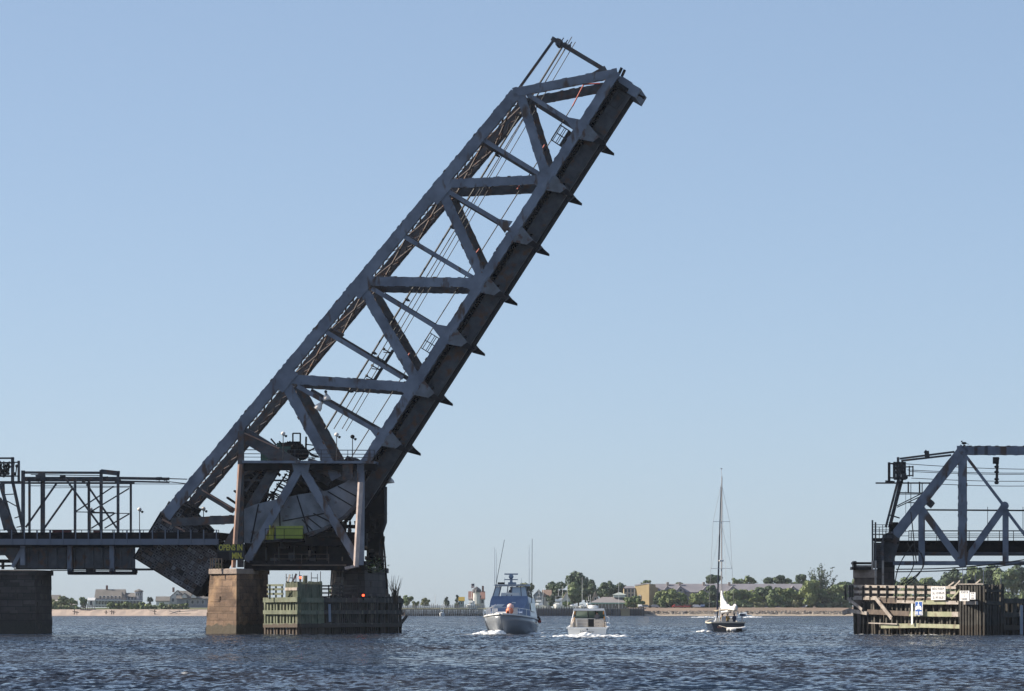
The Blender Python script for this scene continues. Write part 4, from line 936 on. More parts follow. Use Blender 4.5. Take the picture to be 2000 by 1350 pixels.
# right fender: sunlit channel face, broken planks, dolphin, dark outer face
qC, qE, qR, qD = at(1898, 424), at(1656, 446), at(2080, 440), at(1880, 426)
rf = thing('timber_fender', 'battered timber fender on the right with bleached rails, broken planks and signs', 'fender', (at(1800, 436)[0], 436, 0))
def qa(px):   # a plan point of the channel face at a photo column
    A, D = Vector(qC), Vector(qE) - Vector(qC); tx = (px - 1000) / F
    k = (tx * A.y - A.x) / (D.x - tx * D.y); return A + D * k
nq = Vector((-(Vector(qE) - Vector(qC)).y, (Vector(qE) - Vector(qC)).x)).normalized()
if nq.x > 0: nq = -nq
def qz(y, px): return G(0, y, qa(px).y).z
for nm, x0, x1, n_, w_ in (('pile_row', 1660, 1880, 27, .26), ('pile_row', 1664, 1880, 24, .22)):
    m = MB(); o_ = -nq * (.5 if n_ == 27 else 1.6); fender_wall(m, qa(x0) + o_, qa(x1) + o_, -1, qz(1176, 1760), n_, w_, .3, .35, rr=rr, skip=.1, lean=.22); m.build(nm, [dwood], rf)
m = MB(); fender_wall(m, qa(1655) - nq * 2.6, qa(1880) - nq * 2.6, -1, qz(1180, 1760), 60, .4, .1, .1, rr=rr); m.build('back_planking', [dwood], rf)
def qw(x0, y0, x1, y1, h, m_, off=.0, th=.28, name='waler'):
    a, b = qa(x0) + nq * off, qa(x1) + nq * off; m = MB()
    m.bar((a.x, a.y, qz(y0, x0)), (b.x, b.y, qz(y1, x1)), th, h, 0); return m.build(name, [m_], rf)
qw(1662, 1169, 1720, 1169.5, .28, pwood); qw(1716, 1173, 1754, 1174, .5, brown); qw(1752, 1175, 1790, 1176, .3, pwood); qw(1790, 1177, 1850, 1176.5, .42, ywood); qw(1850, 1177, 1908, 1177.5, .36, pwood)
qw(1650, 1197, 1664, 1192, .45, pwood, .15); qw(1664, 1193, 1698, 1198, .36, pwood, .2); qw(1696, 1195, 1780, 1199, .5, brown); qw(1778, 1199, 1864, 1200, .5, ywood); qw(1862, 1200, 1879, 1200, .5, pwood, .06)
qw(1704, 1217, 1760, 1219, .12, pwood, .35); qw(1725, 1223, 1800, 1222, .46, ywood, .15); qw(1798, 1222, 1880, 1224, .40, ywood, .15)
for x0, y0, x1, y1, w_ in ((1664, 1169, 1692, 1191, .3), (1718, 1168, 1750, 1208, .42)):
    qw(x0, y0, x1, y1, w_, pwood, .5, .1, 'broken_plank')
for i, x in enumerate((1653, 1662, 1666.5, 1687, 1701.5, 1717, 1734, 1751, 1770, 1789, 1809, 1871)):
    m = MB(); p = qa(x) + nq * .1; m.bar((p.x, p.y, qz(1176 if x > 1670 else 1172, x)), (p.x + uni(-.04, .04), p.y, qz(1143 + 1.0 * (x > 1680), x)), .2, .2); m.build('rail_post', [dwood], rf)
for y0, y1, h in ((1145, 1148, .26), (1156, 1158, .28), (1165, 1168, .12)):
    qw(1668, y0, 1874, y1, h, pwood, -.05, .1, 'guard_rail')
qw(1672, 1150, 1686, 1143, .2, pwood, -.4, .1, 'guard_rail'); qw(1672, 1160, 1690, 1154, .2, pwood, -.4, .1, 'guard_rail'); qw(1653, 1146, 1664, 1143, .22, pwood, -.2, .1, 'guard_rail'); qw(1653, 1157, 1664, 1153, .22, pwood, -.2, .1, 'guard_rail')
qw(1668, 1171, 1880, 1172, .5, brown, -.6, .1, 'deck_board')
for i in range(30):
    pass
m = MB(); pd = [qa(1878) + nq * .2, Vector(qC) + nq * .1 + Vector((1.4, -.4)), Vector(at(1957, 425)), Vector(at(1957, 434)), Vector(at(1885, 434))]
for j, (a, b) in enumerate(zip(pd, pd[1:] + pd[:1])):
    n = max(5, int((b - a).length / .34)); fender_wall(m, a, b, -1, G(0, 1142, 425).z, n, .33, .2, .1, rr=rr, lean=.03)
m.build('dolphin_planking', [dwood], rf)
m = MB(); p = pd[0] + nq * .15; q = pd[1] + nq * .15; m.bar((p.x, p.y, G(0, 1141, 424).z), (q.x, q.y, G(0, 1141, 424).z), .2, .12); m.build('dolphin_cap', [pwood], rf)
m = MB(); p, q = pd[1] + Vector((0, -.15)), pd[2] + Vector((0, -.15)); m.bar((p.x, p.y, G(0, 1154, 424).z), (q.x, q.y, G(0, 1154, 424).z), .2, .3); m.bar((p.x, p.y, G(0, 1177, 424).z), (q.x, q.y, G(0, 1179, 424).z), .2, .4); m.build('waler', [dwood], rf)
m = MB(); fender_wall(m, at(1958, 430), qR, -1, G(0, 1171, 432).z, 26, .3, .3, .15, rr=rr, skip=.05, lean=.1); fender_wall(m, at(1957, 432), (qR[0], qR[1] + 2), -1, G(0, 1172, 432).z, 40, .36, .1, .1, rr=rr); m.build('pile_row', [dwood], rf)
for y in (1174, 1201, 1226): waler(rf, 'waler', at(1958, 429.6), (qR[0], qR[1] - .4), G(0, y, 432).z, .5, .3, dwood)
m = MB(); m.bar((*at(1995, 431), -.5), (*at(1995, 431), G(0, 1182, 431).z), .3, .1); m.build('gauge_board', [mat('gauge_pale', (.40, .45, .52), .7)], rf)
for x, a, b in ((1840, 1146, 1137), (1852, 1146, 1134), (1893, 1141, 1132)):
    qw(x - 8, a, x + 4 if x != 1893 else x + 3, b, .16, pwood, -1.2, .1, 'loose_plank')
qw(1862, 1170, 1879, 1152, .2, ywood, .2, .1, 'loose_plank')
bl = thing('bollard', 'square timber bollard standing behind the fender rail between the white signs', 'bollard', (*qa(1871), 0))
m = MB(); p = qa(1871) - nq * 1.5; m.bar((p.x, p.y, qz(1172, 1871)), (p.x, p.y, qz(1132, 1871)), .7, .7); m.build('post', [dwood], bl); m = MB(); m.bar((p.x - .42, p.y - .3, qz(1172, 1871)), (p.x - .42, p.y - .3, qz(1132, 1871)), .16, .3); m.build('painted_sun_edge', [ywood], bl)  # pale strip paints sunlight along the left edge of the post
for i, (x, y0) in enumerate(((1880, 1110), (1905, 1122), (1921, 1112), (1955, 1116))):
    m = MB(); m.tube([(*at(x, 427), G(0, 1150, 427).z), (*at(x, 427), G(0, y0, 427).z)], .04, 5); tag(m.build('pole', [steel]), ('thin grey pole rising right of the square bollard', 'shortest thin pole on the right timber dolphin', 'thin pole by the dark corner of the right dolphin', 'thin pole at the far right end of the dolphin')[i], 'pole')
# signs on it
def board(name, label, x0, y0, x1, y1, m_, lines, size, tm, off=.35, th=.05):
    t = thing(name, label, 'sign', (*(qa((x0 + x1) / 2) + nq * off), qz(y1, x0)))
    a, b = qa(x0) + nq * off, qa(x1) + nq * off; zt, zb = qz(y0, (x0 + x1) / 2), qz(y1, (x0 + x1) / 2); n3 = V(nq.x, nq.y, 0)
    m = MB(); m.prism([V(a.x, a.y, zb), V(b.x, b.y, zb), V(b.x, b.y, zt), V(a.x, a.y, zt)], n3 * th); m.build('panel', [m_], t)
    xd = V(b.x - a.x, b.y - a.y, 0)
    for i, (s, sx) in enumerate(lines):
        c = (a + b) / 2 + nq * (off * 0 + th + .012); z = zt + (zb - zt) * (i + .5) / len(lines)
        o = text_on('lettering', s, V(c.x, c.y, z), xd, size, tm, t)
        wmax = xd.length * sx; xs = [v.co.x for v in o.data.vertices]
        me = o.data; inv = wmat(o); M = Matrix((xd.normalized(), V(0, 0, 1), xd.normalized().cross(V(0, 0, 1)))).transposed().to_4x4(); M.translation = V(c.x, c.y, z)
        L_ = (M.inverted() @ inv); cur = [(L_ @ v.co).x for v in me.vertices]; k = wmax / (max(cur) - min(cur))
        for v in me.vertices:
            q = L_ @ v.co; q.x *= k; v.co = L_.inverted() @ q
    return t
grey_t = mat('sign_text', (.22, .22, .23), .7)
board('notice_sign', 'largest white notice board on the fender rail, three lines of grey capitals', 1825, 1146, 1853, 1172, wsign, [('BRIDGE PROBLEM', .82), ('CALL 1-877-809-6796', .88), ('ID. MP 106.89', .74)], .40, grey_t)
board('notice_sign', 'white notice board on the dolphin corner, right of the square bollard', 1885, 1154, 1904, 1174, wsign, [('MONITOR', .76), ('13', .14), ('CHANNEL', .62)], .36, grey_t, .6)
board('notice_sign', 'smallest white sign at the far right of the fender', 1908, 1157, 1918.5, 1171, wsign, [('SLOW', .6), ('NO', .5), ('WAKE', .6)], .24, grey_t, .75)
bs = board('pictogram_sign', 'blue sign with a white pictogram fixed low on the right fender', 1796, 1175, 1811, 1202, wsign, [], .3, white, .5)
a, b = qa(1797) + nq * .56, qa(1810) + nq * .56; xd = V(b.x - a.x, b.y - a.y, 0); n3 = V(nq.x, nq.y, 0)
def q3(u, w_, d=0): return V(a.x, a.y, qz(1201.3, 1803)) + xd * u + V(0, 0, w_ * (qz(1175.8, 1803) - qz(1201.3, 1803))) + n3 * d
m = MB(); m.prism([q3(0, 0), q3(1, 0), q3(1, 1), q3(0, 1)], n3 * .012); m.build('blue_field', [blue_s], bs)
m = MB(); m.prism([q3(.06, .36, .014), q3(.3, .44, .014), q3(.7, .44, .014), q3(.94, .36, .014), q3(.94, .58, .014), q3(.78, .70, .014), q3(.22, .70, .014), q3(.06, .58, .014)], n3 * .01)
m.prism([q3(.40, .70, .014), q3(.60, .70, .014), q3(.62, .82, .014), q3(.50, .88, .014), q3(.38, .82, .014)], n3 * .01); m.prism([q3(.46, .88, .014), q3(.54, .88, .014), q3(.54, 1, .014), q3(.46, 1, .014)], n3 * .01)
for u in (.06, .2, .34, .62, .76, .9): m.prism([q3(u, .03, .014), q3(u + .08, .03, .014), q3(u + .08, .28, .014), q3(u, .28, .014)], n3 * .01)
m.build('pictogram', [white], bs)
m = MB()
for u in (.36, .56): m.prism([q3(u, .48, .026), q3(u + .1, .48, .026), q3(u + .1, .58, .026), q3(u, .58, .026)], n3 * .008)
m.build('pictogram_eyes', [blue_s], bs)
p = qa(1790.5) + nq * .5
dw = (Vector(qC) - Vector(qE)).normalized() * .16; m = MB(); m.prism([V(p.x - dw.x, p.y - dw.y, qz(1220, 1790)), V(p.x + dw.x, p.y + dw.y, qz(1220, 1790)), V(p.x + dw.x, p.y + dw.y, qz(1179, 1790)), V(p.x - dw.x, p.y - dw.y, qz(1179, 1790))], V(nq.x, nq.y, 0) * .08); tag(m.build('marker_post', [white]), 'bright white board upright beside the blue pictogram sign', 'marker')
m = MB(); c = PW(1883, 871, .3); m.ball(c + V(0, 0, .28), (.28, .13, .14)); m.ball(c + V(-.24, 0, .46), .09); m.bar(c + V(.2, 0, .26), c + V(.5, 0, .16), .1, .05); m.bar(c + V(-.02, 0, 0), c + V(0, 0, .2), .03, .03)
tag(m.build('bird', [wire_m]), 'dark bird perched on the top corner of the right truss span', 'bird')
# ================================================================ people
skin_m = mat('skin', (.42, .25, .18), .6); hair_m = mat('hair', (.03, .02, .015), .6)
def person(label, loc, rz, shirt, pants, seated=False, h=1.72, arm=(.3, .25)):
    """one continuous body grown over a joint skeleton; x forward"""
    k = h / 1.72; vs = []; es = []; rs = []
    def j(p, r, par=None):
        vs.append(Vector(p) * k); rs.append(r * k)
        if par is not None: es.append((par, len(vs) - 1))
        return len(vs) - 1
    hz = .50 if seated else .90
    pel = j((0, 0, hz), .14); ch = j((.02, 0, hz + .28), .15, pel); sh = j((.02, 0, hz + .48), .13, ch); nk = j((.03, 0, hz + .60), .055, sh); hd = j((.05, 0, hz + .70), .095, nk); tp = j((.05, 0, hz + .80), .085, hd)
    for s in (-1, 1):
        hp = j((0, .1 * s, hz - .06), .10, pel)
        if seated: kn = j((.42, .13 * s, hz + .0), .075, hp); an = j((.42, .13 * s, .10), .05, kn)
        else: kn = j((.03, .11 * s, .47), .07, hp); an = j((-.02, .12 * s, .09), .048, kn)
        j(((.60 if seated else .16), .14 * s, .05), .042, an)
        so = j((.02, .19 * s, hz + .46), .065, sh); el = j((.04 + arm[0] * .3, .25 * s, hz + .20), .048, so); wr = j((.06 + arm[0], .20 * s, hz + .20 + arm[1] - .22), .035, el)
        pm = j((.12 + arm[0], .19 * s, hz + .19 + arm[1] - .22), .036, wr)
        for f in range(4): q = j((.19 + arm[0], (.16 + .022 * f) * s, hz + .20 + arm[1] - .22 - .004 * f), .010, pm); j((.225 + arm[0] - .006 * abs(f - 1), (.16 + .022 * f) * s, hz + .17 + arm[1] - .22), .008, q)
        j((.15 + arm[0], .13 * s, hz + .205 + arm[1] - .22), .011, pm)
    me = bpy.data.meshes.new('skeleton'); me.from_pydata(vs, es, []); o = bpy.data.objects.new('skeleton', me); COL.objects.link(o)
    md = o.modifiers.new('skin', 'SKIN'); sv = me.skin_vertices[0].data
    for i, r in enumerate(rs): sv[i].radius = (r, r)
    sv[0].use_root = True; o.modifiers.new('sub', 'SUBSURF').levels = 1
    dg = bpy.context.evaluated_depsgraph_get(); m2 = bpy.data.meshes.new_from_object(o.evaluated_get(dg)); bpy.data.objects.remove(o)
    m2.name = 'person'; m2.materials.clear()
    for m_ in (skin_m, shirt, pants): m2.materials.append(m_)
    for p in m2.polygons:
        c = p.center / k; p.use_smooth = True
        p.material_index = 0 if (c.z > hz + .56 or c.x > .13 + arm[0] * .8 and c.z > hz + .05 and not (seated and c.z < hz + .12)) else (2 if c.z < hz + .02 else 1)
    b = bpy.data.objects.new('person', m2); COL.objects.link(b); b.location = loc; b.rotation_euler = (0, 0, rz)
    tag(b, label, 'person')
    hb = MB(); M = wmat(b); hc = M @ (Vector((.035, 0, hz + .77)) * k); hb.ball(hc, (.105 * k, .1 * k, .10 * k)); hb.build('hair', [hair_m], b, smooth=True)
    fb = MB()
    fb.ball(M @ (Vector((.15, 0, hz + .74)) * k), .018 * k, 0, 6, 4)
    for s in (-1, 1): fb.ball(M @ (Vector((.135, .035 * s, hz + .765)) * k), .012 * k, 1, 6, 4); fb.ball(M @ (Vector((.05, .1 * s, hz + .74)) * k), .025 * k, 0, 6, 4)
    fb.bar(M @ (Vector((.142, -.03, hz + .69)) * k), M @ (Vector((.142, .03, hz + .69)) * k), .01, .012, 1); fb.build('face', [skin_m, hair_m], b); return b
navy = mat('navy_cloth', (.03, .04, .08), .8); mustard = mat('mustard_cloth', (.34, .21, .03), .8); greyc = mat('grey_cloth', (.2, .2, .22), .8); redc = mat('red_cloth', (.35, .06, .05), .8)

# ================================================================ boats
gel = mat('white_gelcoat', (.74, .73, .70), .25, (.68, .67, .65), .6); gelw = mat('bright_gelcoat', (.82, .82, .80), .3)
canvas = mat('blue_canvas', (.20, .265, .39), .7, (.165, .22, .34), .8); tanc = mat('tan_canvas', (.42, .34, .24), .8); seatm = mat('tan_vinyl', (.58, .51, .43), .6, (.50, .43, .36), 1.5)
chrome = mat('stainless_rail', (.70, .70, .70), .3, metal=.7); glassm = mat('boat_glass', (.05, .075, .07), .08, spec=.8); cleargl = mat('clear_vinyl', (.50, .56, .60), .15)
hullb = mat('dark_blue_hull', (.02, .028, .045), .25); teak = mat('teak', (.30, .17, .09), .7); orange = mat('orange_buoy', (.80, .22, .11), .5); pink = mat('faded_buoy', (.85, .55, .48), .5)
sailm = mat('sail_cloth', (.86, .84, .82), .8, bump=.5, bscale=2.0); rubber = mat('grey_rubber', (.45, .45, .46), .6); antifoul = mat('boot_stripe', (.06, .05, .05), .6)
def frame(loc, hd):
    f = V(math.cos(hd), math.sin(hd), 0); l = V(-math.sin(hd), math.cos(hd), 0); o = Vector(loc)
    return lambda x, y, z: o + f * x + l * y + V(0, 0, z)
def hull(T, Ln, st, n=9, mi=0):
    """stations (x, half beam deck, half beam waterline, deck height) from bow to stern"""
    m = MB(); rings = []; S_ = []
    for i in range(len(st) - 1):
        p0, p1, p2, p3 = st[max(0, i - 1)], st[i], st[i + 1], st[min(len(st) - 1, i + 2)]
        for k in range(4):
            q = k / 4; S_.append(tuple(max(.03, .5 * (2 * b + (c - a) * q + (2 * a - 5 * b + 4 * c - d) * q * q + (3 * b - a - 3 * c + d) * q ** 3)) if j else b + (c - b) * q for j, (a, b, c, d) in enumerate(zip(p0, p1, p2, p3))))
    st_ = S_ + [st[-1]]
    for x, bd, bw, hd_ in st_:
        ring = []
        for s, q in ((1, 1), (1, .62), (1, .28), (1, 0), (1, -.25), (-1, -.25), (-1, 0), (-1, .28), (-1, .62), (-1, 1)):
            y = bw + (bd - bw) * max(0, q) ** .8 if q >= 0 else bw * .6
            xx = x + (st[0][0] - x) * 0
            rake = 1.1 * (1 - max(0, q)) * max(0, (x - st[1][0]) / (st[0][0] - st[1][0])) ** 1.5
            ring.append(T(xx - rake * (1.6 if x > 0 else 0), s * y, hd_ * q if q >= 0 else -.4))
        rings.append(ring)
    m.loft(rings, mi); return m
YF = -90 - 7
yl = V((978 - 1000) / F * 441, 441, 0) + V(1.02, 8.2, 0)
yt = thing('sport_yacht', 'white motor yacht coming bow-on with blue canvas front and orange buoy', 'yacht', yl, rz=R(YF)); T = frame(yl, R(YF))
yst = [(8.4, .10, .05, 2.1), (7.3, .95, .28, 2.03), (5.5, 1.9, .85, 1.9), (2.5, 2.62, 1.95, 1.72), (-2, 2.55, 2.2, 1.55), (-5.0, 2.35, 2.1, 1.4), (-6.8, 2.2, 2.0, 1.35)]
hull(T, 17, yst).build('hull', [mat('grey_hull', (.215, .23, .25), .25)], yt, smooth=True)
T = (lambda T0: (lambda x, y, z: T0(x, -y, z)))(T)
m = MB()
for s in (-1, 1):
    for (a, b) in zip(yst, yst[1:]): m.bar(T(a[0], s * (a[1] + .03), a[3] + .04), T(b[0], s * (b[1] + .03), b[3] + .04), .12, .14)
m.build('gunwale', [gelw], yt)
m = MB(); m.loft([[T(6.6, y, 2.0) for y in (-.5, .5)] + [T(6.6, .4, 2.15), T(6.6, -.4, 2.15)], [T(4.0, -1.5, 1.9), T(4.0, 1.5, 1.9), T(4.0, 1.3, 2.35), T(4.0, -1.3, 2.35)]]); m.build('foredeck', [gelw], yt)
m = MB(); m.loft([[T(4.3, y, z) for y, z in ((-1.9, 1.7), (1.9, 1.7), (1.75, 2.2), (-1.75, 2.2))], [T(1.6, y, z) for y, z in ((-2.25, 1.6), (2.25, 1.6), (1.95, 3.5), (-1.95, 3.5))], [T(.6, y, z) for y, z in ((-2.3, 1.6), (2.3, 1.6), (1.9, 4.0), (-1.9, 4.0))]], 0); m.build('canvas_front', [canvas], yt)
m = MB(); m.loft([[T(.55, y, z) for y, z in ((-2.3, 1.5), (2.3, 1.5), (1.88, 3.95), (-1.88, 3.95))], [T(-5, y, z) for y, z in ((-2.3, 1.4), (2.3, 1.4), (1.95, 3.7), (-1.95, 3.7))]]); m.build('cabin', [gelw], yt)
m = MB()
for s in (-1, 1):
    m.prism([T(.2, s * 2.22, 2.4), T(-3.6, s * 2.24, 2.3), T(-3.6, s * 2.1, 3.2), T(-.2, s * 2.05, 3.3)], T(0, s * .03, 0) - T(0, 0, 0))
m.build('side_window', [glassm], yt)
for y, z, w_, h_, sk in ((1.5, 2.92, .4, .26, .1), (.85, 3.0, .8, .30, -.14), (-.25, 2.92, .42, .40, -.22), (-.6, 3.3, .42, .13, 0)):
    m = MB(); x = 2.15 if z < 3.1 else 1.72
    zz_ = lambda q: q
    pts = [(y + w_ / 2 + sk, z + h_ / 2), (y - w_ / 2 + sk, z + h_ / 2 - .03), (y - w_ / 2 - sk, z - h_ / 2), (y + w_ / 2 - sk, z - h_ / 2 + .05)]
    xs = lambda zq: 4.3 - (zq - 2.2) * 2.08 + .12
    m.prism([T(xs(b), a, b) for a, b in pts], T(.03, 0, 0) - T(0, 0, 0)); m.build('painted_reflection', [white], yt)  # white patches painted in for reflections on the yacht's front
# flybridge: posts, clear curtains, hardtop
m = MB()
for y in (-1.85, -1.2, -.15, .35, 1.2, 1.85):
    t_ = .86; m.bar(T(.4, y, 3.95), T(-.2, y * t_, 5.05), .09, .09)
for s in (-1, 1):
    for x in (-1.5, -3.2): m.bar(T(x, s * 1.85, 3.8), T(x, s * 1.6, 5.05), .08, .08)
m.build('flybridge_frame', [mat('grey_frame', (.16, .17, .19), .5)], yt)
m = MB()
for y0, y1 in ((-1.8, -1.25), (-1.15, -.2), (1.25, 1.8)): m.prism([T(.38, y0, 4.0), T(.38, y1, 4.0), T(-.16, y1 * .86, 4.98), T(-.16, y0 * .86, 4.98)], T(-.02, 0, 0) - T(0, 0, 0))
m.build('clear_curtain', [cleargl], yt)
m = MB(); m.loft([[T(.1, y, z) for y, z in ((-1.7, 5.05), (1.7, 5.05), (1.62, 5.24), (-1.62, 5.24))], [T(-3.6, y, z) for y, z in ((-1.75, 5.05), (1.75, 5.05), (1.65, 5.24), (-1.65, 5.24))]]); m.build('hardtop', [mat('hardtop_grey', (.38, .40, .42), .5)], yt)
m = MB(); m.loft([[T(.35, y, z) for y, z in ((-1.0, 3.95), (1.0, 3.95), (.95, 4.35), (-.95, 4.35))], [T(-.4, y, z) for y, z in ((-1.0, 3.95), (1.0, 3.95), (.95, 4.35), (-.95, 4.35))]]); m.build('console', [gel], yt)
m = MB(); m.bar(T(-.6, 0, 5.2), T(-.6, 0, 6.3), .28, .28); m.ball(T(-.5, 0, 6.05), .26); m.bar(T(-.6, -.72, 6.33), T(-.6, .72, 6.33), .16, .14); m.bar(T(-.6, -.7, 5.75), T(-.6, .7, 5.75), .16, .1); m.prism([T(-.9, -.5, 5.25), T(-.3, -.5, 5.25), T(-.3, .3, 5.25), T(-.9, .3, 5.25)], V(0, 0, .22)); m.build('radar_mast', [mat('grey_blue_mast', (.22, .28, .36), .5)], yt)
m = MB(); m.bar(T(-.4, .7, 5.36), T(-.4, 1.4, 5.36), .5, .2); m.build('raft_canister', [dark], yt)
m = MB()
for a, b, r in (((-1.5, 2.0, 2.2), (-1.5, 1.75, 5.2), .05), ((-1.5, 1.75, 5.2), (-1.6, .85, 10.0), .035), ((-1.5, -2.05, 2.2), (-1.5, -2.1, 5.2), .05), ((-1.5, -2.1, 5.2), (-1.6, -2.12, 10.1), .035)):
    m.tube([T(*a), T(*b)], [r, r * .7], 6)
m.build('outrigger', [wire_m], yt)
for y, z1_ in ((1.95, 9.2), (1.78, 8.8), (-1.75, 9.3), (-.9, 5.9), (.9, 6.0)):
    m = MB(); m.tube([T(-2, y, 5.1), T(-2, y, z1_)], [.028, .016], 5); m.build('antenna', [white], yt)
m = MB(); pr = []
for s in (-1, 1):
    prev = None
    for x, y, z in ((7.6, .85, 2.05), (6.2, 1.7, 1.95), (4.6, 2.25, 1.85), (3.0, 2.5, 1.75)):
        m.bar(T(x, s * y, z), T(x, s * y, z + .75), .05, .05)
        if prev: m.bar(prev, T(x, s * y, z + .75), .05, .05)
        prev = T(x, s * y, z + .75)
m.bar(T(7.6, .85, 2.8), T(7.6, -.85, 2.8), .05, .05); m.build('bow_rail', [chrome], yt)
m = MB(); m.box(T(5.4, -.95, 2.35), (.9, .8, .7)); m.box(T(5.4, -.95, 2.74), (1.05, .9, .08)); m.build('deck_locker', [gelw], yt)
m = MB(); m.box(T(4.8, 1.75, 2.25), (.5, .6, .9)); m.box(T(4.6, 1.1, 2.3), (.6, .5, .8)); m.bar(T(4.6, 1.9, 2.6), T(4.6, 1.0, 3.1), .08, .08); m.build('deck_gear', [gelw], yt)
b1 = thing('mooring_buoy', 'round orange buoy lashed on the bow of the motor yacht', 'buoy', T(6.9, -.75, 2.3)); m = MB(); m.ball(T(6.9, -.75, 2.42), .40, 0, 14, 10); m.build('float', [orange], b1, smooth=True); m = MB(); m.ball(T(7.22, -.6, 2.3), .13); m.build('eye', [dark], b1)
b2 = thing('mooring_buoy', 'faded pink buoy behind the orange one on the yacht bow', 'buoy', T(6.0, -.72, 2.6)); m = MB(); m.ball(T(6.0, -.72, 2.85), .36, 0, 14, 10); m.build('float', [pink], b2, smooth=True); m = MB(); m.tube([T(6.0, -.72, 2.5), T(6.0, -.72, 2.1)], .06); m.build('eye', [dark], b2)
fl = thing('boat_fender', 'dark fender with a red tip hanging at the stern quarter of the motor yacht', 'fender', T(-4, -2.6, 1.5)); m = MB(); m.tube([T(-4, -2.45, 1.85), T(-4, -2.6, 1.45)], [.12, .2], 8); m.build('body', [dark], fl); m = MB(); m.ball(T(-4, -2.62, 1.3), .2); m.build('tip', [redc], fl)
person('dark silhouetted person standing at the helm on the yacht flybridge', T(-1.3, -.55, 3.72) - V(0, 0, .36), R(YF), navy, navy)
person('person seated in silhouette at the middle of the yacht flybridge', T(-1.6, .15, 3.62), R(YF), greyc, navy, True)

# cabin cruiser seen from astern
CFh = 90 - 5.0
cl = V((1146 - 1000) / F * 405, 405, 0) + V(.42, 4.6, 0)
ct = thing('cabin_cruiser', 'small white cabin cruiser seen from astern with tan seats and a white hardtop', 'motorboat', cl, rz=R(CFh)); T = frame(cl, R(CFh))
cst = [(5.0, .08, .04, 1.45), (4.0, .95, .4, 1.35), (2.2, 1.65, 1.1, 1.2), (0, 1.85, 1.6, 1.0), (-2.8, 1.87, 1.7, .84), (-4.6, 1.86, 1.72, .78)]
hull(T, 9.6, cst).build('hull', [gel], ct)
m = MB()
for s in (-1, 1):
    for a, b in zip(cst, cst[1:]): m.bar(T(a[0], s * a[1], a[3] + .03), T(b[0], s * b[1], b[3] + .03), .2, .12)
m.bar(T(-4.6, -1.9, .81), T(-4.6, 1.9, .81), .2, .12); m.build('gunwale', [gelw], ct)
for y0, y1 in ((-.02 + .15, 1.12), (-1.48, -.5)):
    m = MB(); x = -2.0
    for z0, z1_ in ((.8, 1.02), (1.04, 1.3), (1.32, 1.62)): m.prism([T(x, y0, z0), T(x, y1, z0), T(x, y1, z1_), T(x, y0, z1_)], T(.4, 0, 0) - T(0, 0, 0))
    m.build('seat', [seatm], ct)
m = MB(); m.prism([T(-1.5, -.46, .8), T(-1.5, .1, .8), T(-1.5, .1, 1.66), T(-1.5, -.46, 1.66)], T(.1, 0, 0) - T(0, 0, 0)); m.build('companionway', [black], ct)
m = MB(); m.loft([[T(-3.2, 1.45, .8), T(-3.2, 1.75, .8), T(-3.0, 1.7, 1.2), T(-3.0, 1.5, 1.2)], [T(-1.3, 1.3, .8), T(-1.3, 1.75, .8), T(-1.3, 1.6, 1.75), T(-1.3, 1.35, 1.75)]]); m.loft([[T(-2.2, -1.75, .8), T(-2.2, -1.55, .8), T(-2.2, -1.55, 1.3), T(-2.2, -1.7, 1.3)], [T(-.5, -1.75, .8), T(-.5, -1.55, .8), T(-.5, -1.5, 1.75), T(-.5, -1.6, 1.75)]]); m.build('coaming', [seatm], ct)
m = MB(); m.loft([[T(2.9, y, z) for y, z in ((-1.35, 1.1), (1.35, 1.1), (1.0, 1.5), (-1.0, 1.5))], [T(-.6, y, z) for y, z in ((-1.7, 1.0), (1.7, 1.0), (1.5, 1.72), (-1.5, 1.72))]]); m.build('cabin', [gelw], ct)
m = MB()
for y0, y1 in ((-1.42, -.62), (-.5, .16), (.3, 1.4)): m.prism([T(.3, y0, 1.76), T(.3, y1, 1.76), T(-.2, y1 * .93, 2.42), T(-.2, y0 * .93, 2.42)], T(.03, 0, 0) - T(0, 0, 0))
m.build('windscreen', [mat('green_glass', (.22, .30, .26), .1)], ct)
m = MB()
for y in (-1.5, -.56, .22, 1.5): m.bar(T(.28, y, 1.72), T(-.22, y * .93, 2.5), .1, .1)
m.bar(T(.1, -1.5, 1.76), T(.1, 1.5, 1.76), .1, .08); m.build('screen_frame', [mat('dark_green_frame', (.02, .04, .035), .5)], ct)
m = MB()
for s in (-1, 1): m.bar(T(-2.2, s * 1.78, .9), T(-1.5, s * 1.45, 2.5), .06, .06); m.bar(T(-1.2, s * 1.74, 1.0), T(-1.2, s * 1.48, 2.5), .06, .06)
m.build('top_support', [chrome], ct)
m = MB(); m.loft([[T(.5, y, z) for y, z in ((-1.3, 2.48), (1.3, 2.48), (1.2, 2.62), (-1.2, 2.62))], [T(-1.9, y, z) for y, z in ((-1.55, 2.46), (1.55, 2.46), (1.45, 2.68), (-1.45, 2.68))]]); m.build('hardtop', [gelw], ct)
m = MB(); c = T(-.8, -.35, 2.68); m.loft([[c + V(.46 * q * math.cos(a * .45), .46 * q * math.sin(a * .45), z) for a in range(14)] for q, z in ((.9, 0), (1, .06), (1, .2), (.85, .27), (.4, .3))]); m.build('radome', [white], ct, smooth=True)
m = MB()
for s in (-1, 1):
    prev = None
    for x, y, z in ((-.4, 1.82, 1.05), (.9, 1.78, 1.12), (2.2, 1.62, 1.22), (3.4, 1.2, 1.32), (4.4, .6, 1.42)):
        m.bar(T(x, s * y, z), T(x, s * y, z + .62), .05, .05); q = T(x, s * y, z + .62)
        if prev: m.bar(prev, q, .05, .05)
        prev = q
m.build('bow_rail', [chrome], ct)
m = MB()
